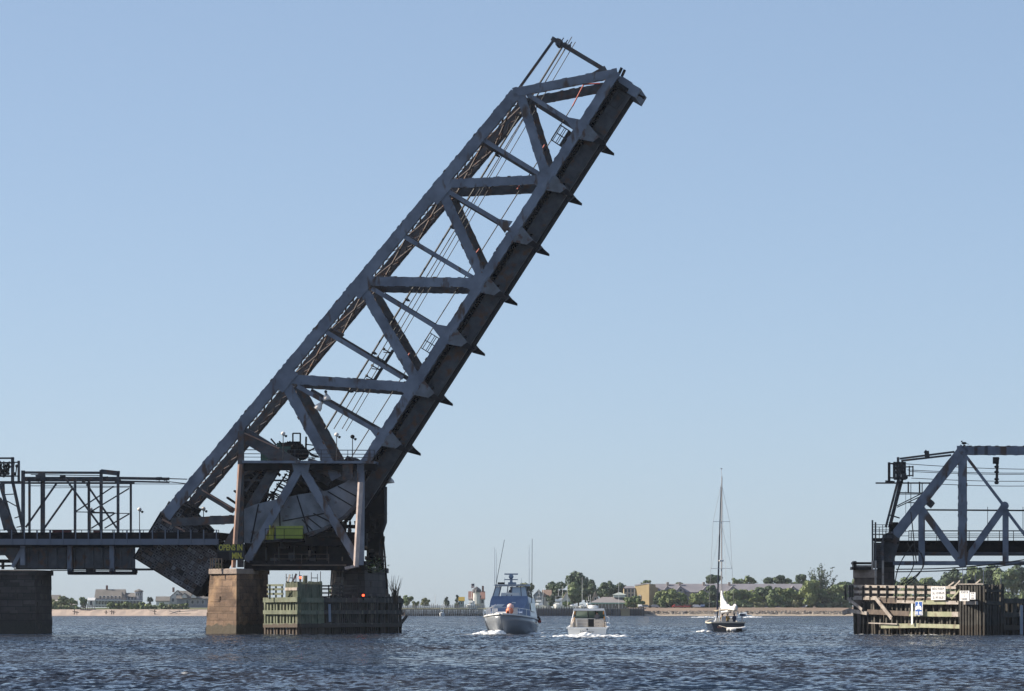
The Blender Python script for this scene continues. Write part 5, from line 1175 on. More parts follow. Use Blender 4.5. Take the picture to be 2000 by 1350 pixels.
for y, z in ((1.38, 2.1), (1.42, 1.55), (-1.4, 2.1), (-1.46, 1.6)): m.bar(T(-1.9, y, z), T(-1.88, y - .02, z + .3), .1, .1)
m.build('orange_strap', [mat('orange_strap', (.7, .3, .05), .6)], ct)
nm = text_on('boat_name', 'Vacancy', T(-4.63, .05, .44) - V(0, .012, 0), T(0, -1, 0) - T(0, 0, 0), .42, mat('grey_script', (.20, .20, .22), .7), ct, shear=.35)
m = MB(); c = T(-4.63, -.02, .68) - V(0, .014, 0); r_ = T(0, -1, 0) - T(0, 0, 0); m.prism([c + r_ * .09 * math.cos(i * .785) + V(0, 0, .09 * math.sin(i * .785)) for i in range(8)], V(0, -.008, 0)); m.build('emblem', [navy], ct)
person('person in grey at the wheel of the small white cabin cruiser, back turned', T(-.9, -.72, .62), R(CFh), greyc, navy)

# sailing yacht, stern quarter
SF = 90 + 4
sl_ = V((1415 - 1000) / F * 491, 491, 0) + V(.05, 5.3, 0)
sb = thing('sailing_yacht', 'dark hulled sailing yacht under bare mast with white furled mainsail and tan bimini', 'sailboat', sl_, rz=R(SF)); T = frame(sl_, R(SF))
sst = [(5.8, .06, .04, 1.45), (4.2, .95, .4, 1.3), (1.8, 1.75, 1.25, 1.15), (-1, 2.1, 1.75, 1.05), (-3.6, 2.08, 1.75, 1.0), (-5.4, 1.95, 1.6, 1.05)]
hull(T, 11, sst).build('hull', [hullb], sb, smooth=False)
m = MB()
for s in (-1, 1):
    for a, b in zip(sst, sst[1:]): m.bar(T(a[0], s * a[1], a[3] + .04), T(b[0], s * b[1], b[3] + .04), .12, .14)
m.bar(T(-5.42, -1.95, 1.09), T(-5.42, 1.95, 1.09), .14, .16); m.build('toe_rail', [mat('cream_rail', (.66, .58, .46), .5)], sb)
m = MB(); m.prism([T(-5.45, .75, .45), T(-5.45, 1.3, .45), T(-5.45, 1.3, .66), T(-5.45, .75, .66)], T(-.01, 0, 0) - T(0, 0, 0)); m.build('name_panel', [mat('faded_red', (.28, .13, .11), .6)], sb)
m = MB(); m.prism([T(5, -.3, 1.3), T(-3, -1.4, 1.0), T(-3, 1.4, 1.0), T(5, .3, 1.3)], V(0, 0, .08)); m.loft([[T(3, y, z) for y, z in ((-.7, 1.2), (.7, 1.2), (.5, 1.55), (-.5, 1.55))], [T(-1.5, y, z) for y, z in ((-1.1, 1.05), (1.1, 1.05), (.9, 1.6), (-.9, 1.6))]]); m.build('coachroof', [gel], sb)
mz = T(1.2, 0, 0); m = MB(); m.tube([mz + V(0, 0, 1.2), V(mz.x + .05, mz.y, 18.2)], [.085, .065], 8); m.tube([V(mz.x + .05, mz.y, 18.2), V(mz.x - .02, mz.y, 19.2)], .02, 4); m.bar(V(mz.x - .1, mz.y, 19.1), V(mz.x + .12, mz.y, 19.1), .08, .08); m.build('mast', [mat('mast_alloy', (.45, .43, .42), .4)], sb)
for z, hw in ((12.9, .98), (7.4, 1.25)): m = MB(); m.bar(T(1.2, -hw, z), T(1.2, hw, z), .06, .05); m.build('spreader', [white], sb)
m = MB()
for s in (-1, 1): m.tube([T(1.2, 0, 17.4), T(1.2, s * .98, 12.9), T(1.1, s * 1.25, 7.4), T(1.0, s * 1.55, 1.2)], .016, 4); m.tube([T(1.2, 0, 12.6), T(1.0, s * 1.2, 7.4)], .012, 4)
m.tube([T(1.2, 0, 17.5), T(-5.3, 0, 1.2)], .012, 4); m.build('shrouds', [mat('wire_grey', (.25, .25, .26), .5)], sb)
m = MB(); m.tube([T(1.35, .02, 17), T(3.5, .02, 9), T(5.5, 0, 1.6)], [.05, .09, .11], 8); m.build('furled_jib', [mat('navy_cover', (.035, .045, .075), .8)], sb)
m = MB(); m.bar(T(1.0, 0, 8.2), T(1.0, 0, 8.4), .5, .22); m.ball(T(1.5, 0, 8.3), (.3, .3, .14)); m.build('radar', [gelw], sb)
m = MB(); m.tube([T(1.1, 0, 2.3), T(-4.0, -.9, 2.5)], .09, 8); m.build('boom', [white], sb)
m = MB(); rr = random.Random(4); rg = []
for i in range(16):
    t_ = i / 15; x = 1.0 - 5.0 * t_; hgt = 2.05 * math.exp(-t_ * 4.2) + .34 + .16 * math.sin(i * 1.9) * (t_ > .2) + (.25 if i > 12 else 0); wd = .20 + .10 * math.sin(i * 2.3) ** 2
    rg.append([T(x + rr.uniform(-.05, .05), -1.1 * t_ + wd * math.cos(a) * rr.uniform(.7, 1.25), 2.45 + hgt / 2 + hgt / 2 * math.sin(a) * rr.uniform(.85, 1.1)) for a in [2 * math.pi * k / 10 for k in range(10)]])
m.loft(rg); m.build('furled_mainsail', [sailm], sb, smooth=True)
m = MB(); m.loft([[T(-1.6, y, z) for y, z in ((-1.25, 2.5), (0, 2.64), (1.25, 2.5), (1.25, 2.44), (0, 2.56), (-1.25, 2.44))], [T(-4.4, y, z) for y, z in ((-1.25, 2.42), (0, 2.58), (1.25, 2.42), (1.25, 2.34), (0, 2.5), (-1.25, 2.34))]]); m.build('bimini', [tanc], sb)
m = MB()
for s in (-1, 1):
    for x in (-1.7, -3.0, -4.3): m.bar(T(x, s * 1.2, 2.4), T(x - .2, s * 1.3, 1.1), .05, .05)
m.build('bimini_frame', [chrome], sb)
m = MB(); m.bar(T(-5.0, .95, 1.1), T(-4.6, .9, 2.5), .12, .12); m.bar(T(-4.6, .9, 2.5), T(-3.4, .5, 3.8), .06, .06); m.build('stern_arch', [white], sb)
m = MB(); m.box(T(-5.0, .5, 1.45), (.5, .6, .6)); m.build('stern_box', [rubber], sb)
m = MB(); m.box(T(-4.9, -1.75, 1.95), (.7, .4, .25)); m.bar(T(-4.7, -1.7, 1.9), T(-4.6, -1.75, 1.1), .12, .12); m.build('outboard_cover', [navy], sb)
m = MB()
for x, y in ((-5.2, -1.7), (-5.2, 1.75), (-4.2, -1.85), (-4.2, 1.85), (-2.8, -1.9)): m.bar(T(x, y, 1.05), T(x, y, 1.75), .04, .04)
for a, b in (((-5.2, -1.7), (-4.2, -1.85)), ((-5.2, 1.75), (-4.2, 1.85)), ((-4.2, -1.85), (-2.8, -1.9))): m.bar(T(*a, 1.75), T(*b, 1.75), .04, .04)
m.build('pushpit', [chrome], sb)
for a, b, c_, se, lab in ((-4.3, .55, mustard, True, 'person in mustard jacket sitting at the left of the sailing yacht cockpit'), (-3.6, -.15, mustard, False, 'person in mustard jacket standing under the tan bimini of the sailing yacht'), (-3.4, -.95, navy, False, 'person in dark navy standing at the right of the sailing yacht cockpit')):
    person(lab, T(a, b, .72 if se else .35), R(SF), c_, navy, se)
dl = V((1438 - 1000) / F * 487, 487, 0); dn = thing('dinghy', 'grey and white inflatable dinghy towed behind the sailing yacht', 'dinghy', dl, rz=R(15)); T = frame(dl, R(15))
m = MB(); m.tube([T(-.9, -.62, .28), T(.5, -.62, .30), T(.95, -.3, .36), T(1.05, 0, .38), T(.95, .3, .36), T(.5, .62, .30), T(-.9, .62, .28)], .24, 8); m.build('tube', [mat('pale_tube', (.66, .66, .65), .5)], dn, smooth=True)
m = MB(); m.prism([T(-.9, -.5, .1), T(.8, -.4, .1), T(.8, .4, .1), T(-.9, .5, .1)], V(0, 0, .1)); m.prism([T(-.3, -.87, .12), T(.4, -.87, .12), T(.4, -.87, .42), T(-.3, -.87, .42)], T(0, -.02, 0) - T(0, 0, 0)); m.build('floor', [dark], dn)
m = MB(); m.tube([PW(1407, 1219, 30) * 0 + V((1404 - 1000) / F * 489, 489, CH + (HZ - 1222) / F * 489), V((1422 - 1000) / F * 488, 488, .45)], .03, 5); tag(m.build('tow_rope', [mat('rope', (.6, .55, .45), .8)]), 'pale rope from the sailing yacht stern to the dinghy', 'rope')
def runabout(px, py, Y, name, label, hd, L_=6.5, hm=gelw, top=True, group=None, k=1.0, fly=False, base=None, cat='motorboat'):
    p = V((px - 1000) / F * Y, Y, base if base is not None else 0.0); t = thing(name, label, cat, p, group, rz=R(hd)); T = frame(p, R(hd)); s = L_ / 8
    st = [(4 * s, .1, .05, 1.3 * k), (2.6 * s, .9 * s, .5 * s, 1.2 * k), (.5 * s, 1.35 * s, 1.1 * s, 1.05 * k), (-4 * s, 1.3 * s, 1.15 * s, .9 * k)]
    hull(T, L_, st).build('hull', [hm], t)
    m = MB(); m.loft([[T(2.2 * s, y, z) for y, z in ((-.7 * s, k), (.7 * s, k), (.5 * s, 1.5 * k), (-.5 * s, 1.5 * k))], [T(-1.4 * s, y, z) for y, z in ((-1.1 * s, k), (1.1 * s, k), (.9 * s, 2.0 * k), (-.9 * s, 2.0 * k))]]); m.build('cabin', [gelw], t)
    m = MB(); m.prism([T(.9 * s, -.98 * s, 1.35 * k), T(-1.3 * s, -1.08 * s, 1.35 * k), T(-1.3 * s, -.98 * s, 1.8 * k), T(.2 * s, -.9 * s, 1.75 * k)], T(0, -.04, 0) - T(0, 0, 0)); m.prism([T(1.7 * s, -.7 * s, 1.5 * k), T(1.7 * s, .7 * s, 1.5 * k), T(.4 * s, .7 * s, 1.85 * k), T(.4 * s, -.7 * s, 1.85 * k)], V(0, 0, .06)); m.build('window', [glassm], t)
    if fly:
        m = MB(); m.loft([[T(.4 * s, y, z) for y, z in ((-.8 * s, 2 * k), (.8 * s, 2 * k), (.8 * s, 2.6 * k), (-.8 * s, 2.6 * k))], [T(-1.6 * s, y, z) for y, z in ((-.9 * s, 2 * k), (.9 * s, 2 * k), (.9 * s, 2.5 * k), (-.9 * s, 2.5 * k))]])
        for x in (.2 * s, -1.5 * s):
            for y in (-.8, .8): m.bar(T(x, y * s, 2.5 * k), T(x, y * s, 3.4 * k), .08, .08)
        m.prism([T(.4 * s, -.9 * s, 3.4 * k), T(.4 * s, .9 * s, 3.4 * k), T(-1.7 * s, .9 * s, 3.4 * k), T(-1.7 * s, -.9 * s, 3.4 * k)], V(0, 0, .12)); m.build('flybridge', [gelw], t)
        m = MB(); m.tube([T(-.6 * s, 0, 3.4 * k), T(-.6 * s, 0, 5.4 * k)], .06, 4); m.tube([T(-1.2 * s, .8 * s, 1 * k), T(-1.6 * s, 1.2 * s, 6 * k)], .05, 4); m.build('antenna', [white], t)
    return t
runabout(1452, 1200, 1400, 'runabout', 'small blue-grey motorboat speeding behind the sailing yacht', 200, 5.2, mat('blue_grey_hull', (.24, .32, .40), .4), k=.9)
# ================================================================ far shore
Y0 = 1800.0
sand = mat('beach_sand', (.44, .345, .28), .95, (.37, .29, .235), .06, bump=.3, bscale=.5)
soil = mat('bank_soil', (.27, .20, .15), .95, (.22, .165, .125), .05)
turf = mat('shore_grass', (.10, .13, .045), .95, (.16, .15, .07), .04)
def strip(name, prof, x0, x1, m_, n=60, jit=0.0, seed=0, kind='structure', label=None, cat=None):
    rr = random.Random(seed); m = MB(); rings = []
    for i in range(n + 1):
        px = x0 + (x1 - x0) * i / n; rings.append([V((px - 1000) / F * Y, Y, z + (rr.uniform(-jit, jit) if 0 < k < len(prof) - 1 else 0)) for k, (Y, z) in enumerate(prof)])
    m.loft(rings, caps=False, closed=False); o = m.build(name, [m_]); tag(o, label, cat, kind=kind); return o
strip('beach', [(1798, -.4), (1801, .15), (1812, 1.2), (1822, 2.5), (1830, 2.8)], -600, 790, sand, 120, .2, 1)
strip('land', [(1828, 2.78), (1850, 3.2), (2100, 3.6), (2900, 3.6)], -600, 800, turf, 40, .1, 2)
strip('bank', [(1806, .2), (1810, 1.9), (1816, 2.1)], 1225, 1700, mat('rock_gap_shade', (.10, .085, .07), .95), 90, .12, 3)  # dark bank colour paints the shadowed gaps between the boulders
strip('bank_top', [(1815, 2.1), (1819, 3.3), (1827, 3.5), (2000, 4.2), (2900, 4.4)], 1225, 3000, soil, 90, .06, 4)
strip('shore', [(1797, -.5), (1801, .25), (1807, .9)], 1250, 3000, mat('tidal_shingle', (.40, .33, .25), .95, (.30, .25, .19), .25), 160, .15, 6)
strip('land', [(1812, 2.6), (1840, 3.2), (2100, 3.6), (2900, 3.6)], 780, 1245, turf, 40, .1, 5)
# boulders of the revetment
rockm = mat('boulder_grey', (.40, .34, .28), .95, (.15, .13, .115), .35, bump=.5, bscale=1.0)
m = MB(); rr = random.Random(31)
for i in range(1500):
    px = rr.uniform(1255, 1720) if i < 1200 else rr.uniform(1720, 2300); q = rr.random() ** 1.0; Y = 1804.5 + 5 * q; r = rr.uniform(.3, .85) * (1.1 - .3 * q)
    c = V((px - 1000) / F * Y, Y, .25 + 1.75 * q); ring = []
    for k, (zz_, rad) in enumerate(((-.6, .6), (0, 1), (.5, .75))): ring.append([c + V(r * rad * math.cos(a * 1.05) * rr.uniform(.7, 1.2), r * rad * math.sin(a * 1.05) * rr.uniform(.7, 1.2), r * zz_) for a in range(6)])
    m.loft(ring)
tag(m.build('rocks', [rockm], uv=False), 'boulders heaped along the far bank below the trees', 'rocks', kind='stuff')
# ---------------- trees
LEAFS = {k: mat('foliage_' + k, a, .7, b, .35, over=c, oscale=.25, oamt=.5, owid=.25) for k, a, b, c in (
    ('dark', (.075, .115, .055), (.05, .085, .045), (.085, .125, .06)), ('mid', (.13, .18, .065), (.085, .125, .05), (.16, .20, .075)), ('light', (.20, .245, .08), (.14, .185, .065), (.24, .265, .09)), ('olive', (.19, .205, .095), (.135, .155, .075), (.21, .205, .11)), ('pine', (.055, .085, .055), (.04, .065, .045), (.06, .095, .06)))}
bark = mat('bark', (.14, .11, .085), .9, (.09, .07, .055), 1.0)
def crown_mesh(m, c, rx, rz_, n, rr, leaf=.6, lumps=11, airy=0.0, kind='round'):
    bl = []
    for i in range(lumps):
        a = rr.uniform(0, 6.28); q = math.sqrt(rr.random()) * .66; z = rr.uniform(-.68, .70)
        if kind == 'conifer': z = rr.uniform(-.95, .85); q *= max(.06, .9 * (1 - (z + 1) / 2)); s = max(.12, .5 * (1 - (z + 1) / 2))
        else: s = rr.uniform(.30, .50) * (1.0 - .3 * abs(z))
        bl.append((c + V(rx * q * math.cos(a), rx * q * math.sin(a), rz_ * z), rx * s, rz_ * s * rr.uniform(.7, 1.0)))
    for i in range(n):
        b, s, sz = bl[i % lumps]; u = V(rr.gauss(0, 1), rr.gauss(0, 1), rr.gauss(.25, 1)).normalized(); q = rr.uniform(.72, 1.06) if rr.random() > airy else rr.uniform(.4, 1.25)
        p = b + V(u.x * s * q, u.y * s * q, u.z * sz * q)
        t1 = u.cross(V(rr.gauss(0, 1), rr.gauss(0, 1), rr.gauss(0, 1))).normalized(); t2 = (u + V(rr.gauss(0, .55), rr.gauss(0, .55), rr.gauss(0, .55))).normalized().cross(t1).normalized()
        l = leaf * rr.uniform(.6, 1.25); t1 = t1 * l; t2 = t2 * l * .7
        m.add([p - t1 - t2 * .3, p + t2, p + t1 - t2 * .2, p - t2 * .9], [(0, 1, 2, 3)])
TN = [0]
def tree(px, wpx, yt, yb, Y, kind, label, name='tree', group=None, dens=1.0, shape='round', airy=.1, cat='tree'):
    TN[0] += 1; rr = random.Random(100 + TN[0]); zt = G(px, yt, Y).z; zb = max(2.2, G(px, yb, Y).z); x = (px - 1000) / F * Y; rx = wpx / 2 / F * Y * 1.12; H = zt - zb
    t = thing(name, label, cat, (x, Y, zb), group)
    cz = zb + H * (.52 if shape == 'round' else .52); rz_ = zt - cz
    m = MB(); n = int(min(2600, 150 + 26 * rx * rz_ * 2 * dens)); crown_mesh(m, V(x, Y, cz), rx, rz_, n, rr, .50 + .04 * min(rx, 6), 7 + int(rx * 1.6), airy, shape); m.build('crown', [LEAFS[kind]], t, uv=False)
    m = MB(); m.tube([V(x, Y, zb - .5), V(x + rr.uniform(-.2, .2), Y, zb + H * .35), V(x + rr.uniform(-.4, .4), Y, cz)], [.04 * H * .5 + .1, .03 * H * .5 + .08, .08], 6)
    for i in range(5): a = rr.uniform(0, 6.28); b = V(x, Y, zb + H * rr.uniform(.25, .5)); m.tube([b, b + V(math.cos(a) * rx * .6, math.sin(a) * rx * .6, rz_ * rr.uniform(.3, .9))], [.12, .03], 4)
    m.build('trunk', [bark], t, uv=False); return t
def ordn(i): return ('first', 'second', 'third', 'fourth', 'fifth', 'sixth', 'seventh', 'eighth', 'ninth', 'tenth', 'eleventh', 'twelfth', 'thirteenth', 'fourteenth', 'fifteenth', 'sixteenth')[i]
# left beach
for i, (px, wp, yt, yb, k) in enumerate(((107, 26, 1170, 1192, 'olive'), (125, 26, 1163, 1190, 'olive'), (140, 24, 1169, 1192, 'mid'), (163, 16, 1166, 1188, 'mid'))):
    tree(px, wp, yt, yb, 1850 + i * 8, k, f'olive green bushy tree left of the grey beach house, {ordn(i)} from the dark pier', group='trees left of the beach house')
for i in range(9):
    px = 216 + i * 10.5; tree(px, 17, 1176 + (i % 3) * 1.6 + (3 if i == 8 else 0), 1192, 1834, ('mid', 'light', 'mid')[i % 3], f'low green shrub on the dune before the grey beach house, {ordn(i)} from the house steps', 'shrub', 'dune shrubs before the beach house', cat='shrub')
for i in range(5):
    px = 318 + i * 11; tree(px, 18, 1178 + (i % 2) * 2, 1192, 1834, ('mid', 'olive')[i % 2], f'low green shrub before the gabled beach house, {ordn(i)} from its shed', 'shrub', 'dune shrubs before the gabled house', cat='shrub')
for i in range(6):
    px = 100 + i * 10; tree(px, 18, 1181 + (i % 2) * 2, 1193, 1832, ('olive', 'mid')[i % 2], f'low shrub on the dune by the dark stone pier, {ordn(i)} from the pier', 'shrub', 'dune shrubs by the dark pier', cat='shrub')
tree(293, 12, 1164, 1186, 1840, 'pine', 'sparse dark windblown tree between the two beach houses', dens=.35, airy=.6)
# wharf point
tree(796, 20, 1159, 1188, 1835, 'mid', 'round green tree on the wharf point just right of the dark fender'); tree(829, 22, 1168, 1186, 1840, 'olive', 'low olive tree on the wharf point left of the conifers', dens=.5, airy=.4)
tree(872, 15, 1159, 1186, 1835, 'pine', 'narrow pointed conifer on the wharf point', 'conifer', shape='conifer'); tree(893, 15, 1160, 1186, 1838, 'pine', 'shaggy conifer left of the small teal hut', 'conifer', shape='conifer', airy=.5); tree(812, 14, 1174, 1188, 1830, 'olive', 'small shrub between the two trees on the wharf point', 'shrub', cat='shrub')
tree(652, 22, 1148, 1170, 1900, 'mid', 'green tree seen through the gap between fender top and tower', dens=.7)
# behind the marina
tree(1030, 36, 1136, 1178, 1880, 'olive', 'hazy olive tree directly behind the motor yacht stern', dens=.6, airy=.4)
for px, wp, yt, yb, Y, k, lab in ((1088, 42, 1133, 1180, 1880, 'dark', 'dark round tree left of the tallest marina tree'), (1130, 46, 1117, 1182, 1900, 'dark', 'tallest dark domed tree behind the marina masts'), (1122, 42, 1136, 1184, 1860, 'mid', 'greyer tree in front of the tallest domed tree by the marina'), (1150, 34, 1132, 1182, 1870, 'dark', 'dark tree at the right shoulder of the tallest domed tree'),
        (1176, 34, 1137, 1180, 1890, 'dark', 'dark round tree behind the low restaurant roof, nearest the tallest tree'), (1195, 30, 1134, 1178, 1900, 'dark', 'dark tree directly behind the restaurant cupola'), (1213, 32, 1137, 1178, 1910, 'dark', 'dark round tree between restaurant cupola and yellow building'), (1075, 20, 1160, 1188, 1840, 'pine', 'small dark purple-green tree beside the grey gabled marina house'), (1107, 26, 1174, 1188, 1832, 'mid', 'low hedge-like tree behind the white boats'),
        (1263, 26, 1133, 1150, 1960, 'mid', 'tree top poking over the yellow building roof'), (1237, 34, 1163, 1190, 1830, 'mid', 'bushy tree in front of the yellow building, nearest the restaurant'), (1252, 20, 1168, 1190, 1826, 'mid', 'small bush in front of the yellow building windows'), (1281, 12, 1162, 1190, 1826, 'dark', 'narrow bush at the right corner of the yellow building')):
    tree(px, wp, yt, yb, Y, k, lab)
# behind the long roofs
for px, wp, yt, yb, k, lab in ((1325, 18, 1137, 1150, 'mid', 'small tree top above the long grey roof, left of the sailboat mast'), (1393, 34, 1121, 1150, 'dark', 'round dark tree behind the long roof just left of the sailboat mast'), (1438, 22, 1128, 1150, 'mid', 'thin grey-green tree behind the roof, first right of the mast'), (1461, 34, 1124, 1150, 'mid', 'open airy tree behind the roof, second right of the mast'),
        (1496, 32, 1125, 1152, 'dark', 'left half of the flat-topped dark tree pair behind the roof'), (1526, 36, 1123, 1152, 'dark', 'right half of the flat-topped dark tree pair behind the roof'), (1566, 26, 1121, 1152, 'dark', 'small dark tree left of the ragged tall tree'), (1549, 30, 1134, 1160, 'light', 'yellow-green tree at the right end of the long roof')):
    tree(px, wp, yt, yb, 1960, k, lab, dens=1.3 if k == 'dark' else .8, airy=.4 if 'airy' in lab or 'thin' in lab else .08)
# front row of bushy trees along the bank
fr = [(1300, 34, 1153, 'light'), (1322, 34, 1152, 'light'), (1344, 28, 1160, 'mid'), (1364, 34, 1156, 'light'), (1390, 30, 1144, 'dark'), (1424, 36, 1154, 'light'), (1446, 34, 1152, 'mid'), (1468, 34, 1154, 'light'), (1490, 28, 1146, 'dark'), (1512, 32, 1156, 'mid'), (1534, 40, 1150, 'light'), (1556, 38, 1152, 'light'), (1582, 44, 1136, 'light'), (1606, 44, 1150, 'mid'), (1628, 40, 1147, 'mid'), (1650, 44, 1138, 'mid')]
for i, (px, wp, yt, k) in enumerate(fr):
    tree(px, wp * 1.2, yt - 3.5, 1189, 1832 + (i % 3) * 8, k, f'bushy green tree on the far bank before the long roofs, {ordn(i)} from the yellow building', group='bank trees before the long roofs')
for i in range(16):
    px = 1292 + i * 24; tree(px, 28, 1172 + (i * 5) % 6, 1190, 1830, ('mid', 'dark', 'olive')[i % 3], f'low dark undergrowth bush at the foot of the bank trees, {ordn(i)} from the yellow building', 'bush', 'undergrowth bushes on the far bank', cat='bush')
# ragged half-bare tall tree
TN[0] += 1; rr = random.Random(77); rx_, rY = (1604 - 1000) / F * 1850, 1850.0
rt_ = thing('ragged_tree', 'tall ragged half-bare tree with upswept branches left of the right pier', 'tree', (rx_, rY, 4)); m = MB(); lv = MB(); base = V(rx_, rY, 4)
m.tube([base, base + V(1.0, 0, 7)], [.5, .35], 6); m.tube([base, base + V(-1.2, 0, 6)], [.45, .3], 6)
for i in range(46):
    a = rr.uniform(-1.05, .9); L_ = rr.uniform(7, 14.5) * (1 - .22 * abs(a)); s = base + V(rr.uniform(-1, 1), rr.uniform(-2, 2), rr.uniform(4, 8)); e = s + V(math.sin(a) * L_ * .8, rr.uniform(-3, 3), math.cos(a) * L_ * .85); mid = s.lerp(e, .55) + V(math.sin(a) * .9, 0, -.6); m.tube([s, mid, e], [.16, .09, .03], 4)
    for k in range(26):
        q = rr.uniform(.25, 1.0); p = s.lerp(mid, q * 2) if q < .5 else mid.lerp(e, q * 2 - 1); p = p + V(rr.gauss(0, .45), rr.gauss(0, .45), rr.gauss(0, .4)); u = V(rr.gauss(0, 1), rr.gauss(0, 1), rr.gauss(0, 1)).normalized() * .42; w_ = u.cross(V(rr.gauss(0, 1), 1, .3)).normalized() * .26
        lv.add([p - u, p + w_, p + u, p - w_], [(0, 1, 2, 3)])
m.build('trunk', [bark], rt_, uv=False); lv.build('crown', [LEAFS['dark']], rt_, uv=False)
# right of the fender: wooded shore behind the truss
wr = [(1685, 46, 1128, 'mid'), (1715, 50, 1134, 'dark'), (1748, 44, 1128, 'mid'), (1775, 44, 1124, 'mid'), (1806, 48, 1122, 'mid'), (1836, 44, 1128, 'dark'), (1868, 54, 1108, 'dark'), (1900, 58, 1104, 'mid'), (1935, 60, 1100, 'dark'), (1968, 58, 1104, 'mid'), (2000, 60, 1102, 'dark'), (2040, 60, 1104, 'mid')]
for i, (px, wp, yt, k) in enumerate(wr):
    tree(px, wp, yt, 1188, 1860 + (i % 3) * 14, k, f'dense green shore tree seen through the right truss span, {ordn(i)} from the low stone pier', group='shore trees behind the right truss')
for i in range(10):
    px = 1680 + i * 36; tree(px, 44, 1150 + (i * 7) % 8, 1192, 1835, ('mid', 'dark', 'light')[i % 3], f'lower shore bush seen behind the right fender, {ordn(i)} from the low stone pier', 'bush', 'shore bushes behind the right fender', cat='bush')

# ---------------- houses
shing = mat('grey_shingle', (.26, .27, .30), .9, (.21, .22, .25), .3); roofg = mat('brown_roof', (.20, .185, .17), .9, (.16, .15, .14), .3); roofp = mat('grey_purple_roof', (.235, .225, .25), .9, (.19, .185, .21), .2); trim = mat('house_trim', (.62, .62, .62), .6); pane = mat('window_pane', (.04, .05, .06), .15)
yellow = mat('yellow_clapboard', (.33, .255, .135), .8, (.29, .225, .12), .4); redroof = mat('red_brown_roof', (.24, .135, .11), .9); brickc = mat('chimney_brick', (.22, .12, .09), .9); whitew = mat('white_clapboard', (.66, .65, .62), .7)
def gable(m, x0, x1, y0, y1, z0, ze, zr, axis='x', ov=.35, t_=.22):
    """walls as a closed prism with gable ends; returns roof faces in a second builder"""
    w_ = MB(); r = MB()
    if axis == 'x':
        ym = (y0 + y1) / 2; w_.prism([V(x0, y0, z0), V(x0, y1, z0), V(x0, y1, ze), V(x0, ym, zr - .15), V(x0, y0, ze)], V(x1 - x0, 0, 0))
        for ya in (y0 - ov, y1 + ov):
            k = ov * (zr - ze) / (ym - y0); r.prism([V(x0 - ov, ya, ze - k), V(x0 - ov, ym, zr), V(x0 - ov, ym, zr + t_), V(x0 - ov, ya, ze - k + t_)], V(x1 - x0 + 2 * ov, 0, 0))
    else:
        xm = (x0 + x1) / 2; w_.prism([V(x0, y0, z0), V(x1, y0, z0), V(x1, y0, ze), V(xm, y0, zr - .15), V(x0, y0, ze)], V(0, y1 - y0, 0))
        for xa in (x0 - ov, x1 + ov):
            k = ov * (zr - ze) / (xm - x0); r.prism([V(xa, y0 - ov, ze - k), V(xm, y0 - ov, zr), V(xm, y0 - ov, zr + t_), V(xa, y0 - ov, ze - k + t_)], V(0, y1 - y0 + 2 * ov, 0))
    return w_, r
def win(t, x, y, z, w_, h, side=0):
    f = MB(); f.box((x, y - .03, z), (w_ + .24, .06, h + .24)); o = f.build('window', [trim], t); p = MB(); p.box((x, y - .07, z), (w_, .04, h)); p.build('pane', [pane], o)
def house(name, label, px0, px1, ye, yr, yb, Y, depth, wm, rm, axis='x', wins=(), chim=(), cat='house'):
    x0, x1 = (px0 - 1000) / F * Y, (px1 - 1000) / F * Y; z = lambda yy: G(0, yy, Y).z; zb = max(2.4, z(yb))
    t = thing(name, label, cat, ((x0 + x1) / 2, Y + depth / 2, zb)); w_, r = gable(None, x0, x1, Y, Y + depth, zb, z(ye), z(yr), axis)
    w_.build('wall', [wm], t); ro = r.build('roof', [rm], t)
    for cx, ct_ in chim:
        X = (cx - 1000) / F * Y; c = MB(); c.box((X, Y + depth * .5, (z(yr) + z(ct_)) / 2), (.9, .9, z(ct_) - z(yr) + 1.2)); c.build('chimney', [brickc], ro)
    for (wx, wy, ww, wh) in wins: win(t, (wx - 1000) / F * Y, Y, z(wy), ww, wh)
    return t, z
HY = 1850
t, z = house('beach_house', 'large grey shingled beach house with chimney, porch and turret', 186, 242, 1168, 1152, 1186, HY, 11, shing, roofg, 'x', [(196 + i * 7.5, 1167.5, .9, 1.3) for i in range(6)] + [(193 + i * 6, 1180, .9, 1.6) for i in range(8)], [(206.5, 1146)])
m = MB(); x0, x1 = (239 - 1000) / F * HY, (263 - 1000) / F * HY
w_, r = gable(None, x0, x1, HY + 1, HY + 9, z(1186), z(1166), z(1159)); w_.build('wing_wall', [shing], t); r.build('wing_roof', [roofg], t)
for px in (246, 252, 258): win(t, (px - 1000) / F * (HY + 1), HY + 1, z(1169), .8, 1.2)
m = MB(); cx, cy = (270 - 1000) / F * HY, HY + 2.5; m.loft([[V(cx + 1.75 * math.cos(a * .785), cy + 1.75 * math.sin(a * .785), q) for a in range(8)] for q in (z(1186), z(1155))]); m.build('turret', [shing], t)
m = MB(); m.loft([[V(cx + q * math.cos(a * .785), cy + q * math.sin(a * .785), w__) for a in range(8)] for q, w__ in ((2.1, z(1156)), (2.0, z(1154)), (.2, z(1150.5)))]); m.build('turret_roof', [roofg], t)
for px in (266, 270, 274): win(t, (px - 1000) / F * (HY + .7), HY + .62, z(1161), .5, 1.2)
m = MB(); a, b = (186 - 1000) / F * 1847, (278 - 1000) / F * 1847; m.box(((a + b) / 2, 1848.5, z(1173)), (b - a, 3.4, .35))
for i in range(16): m.box((a + (b - a) * i / 15, 1847, (z(1173) + z(1186)) / 2), (.22, .22, z(1173) - z(1186)))
m.box(((a + b) / 2, 1847, z(1182)), (b - a, .12, .5)); m.build('porch', [trim], t)
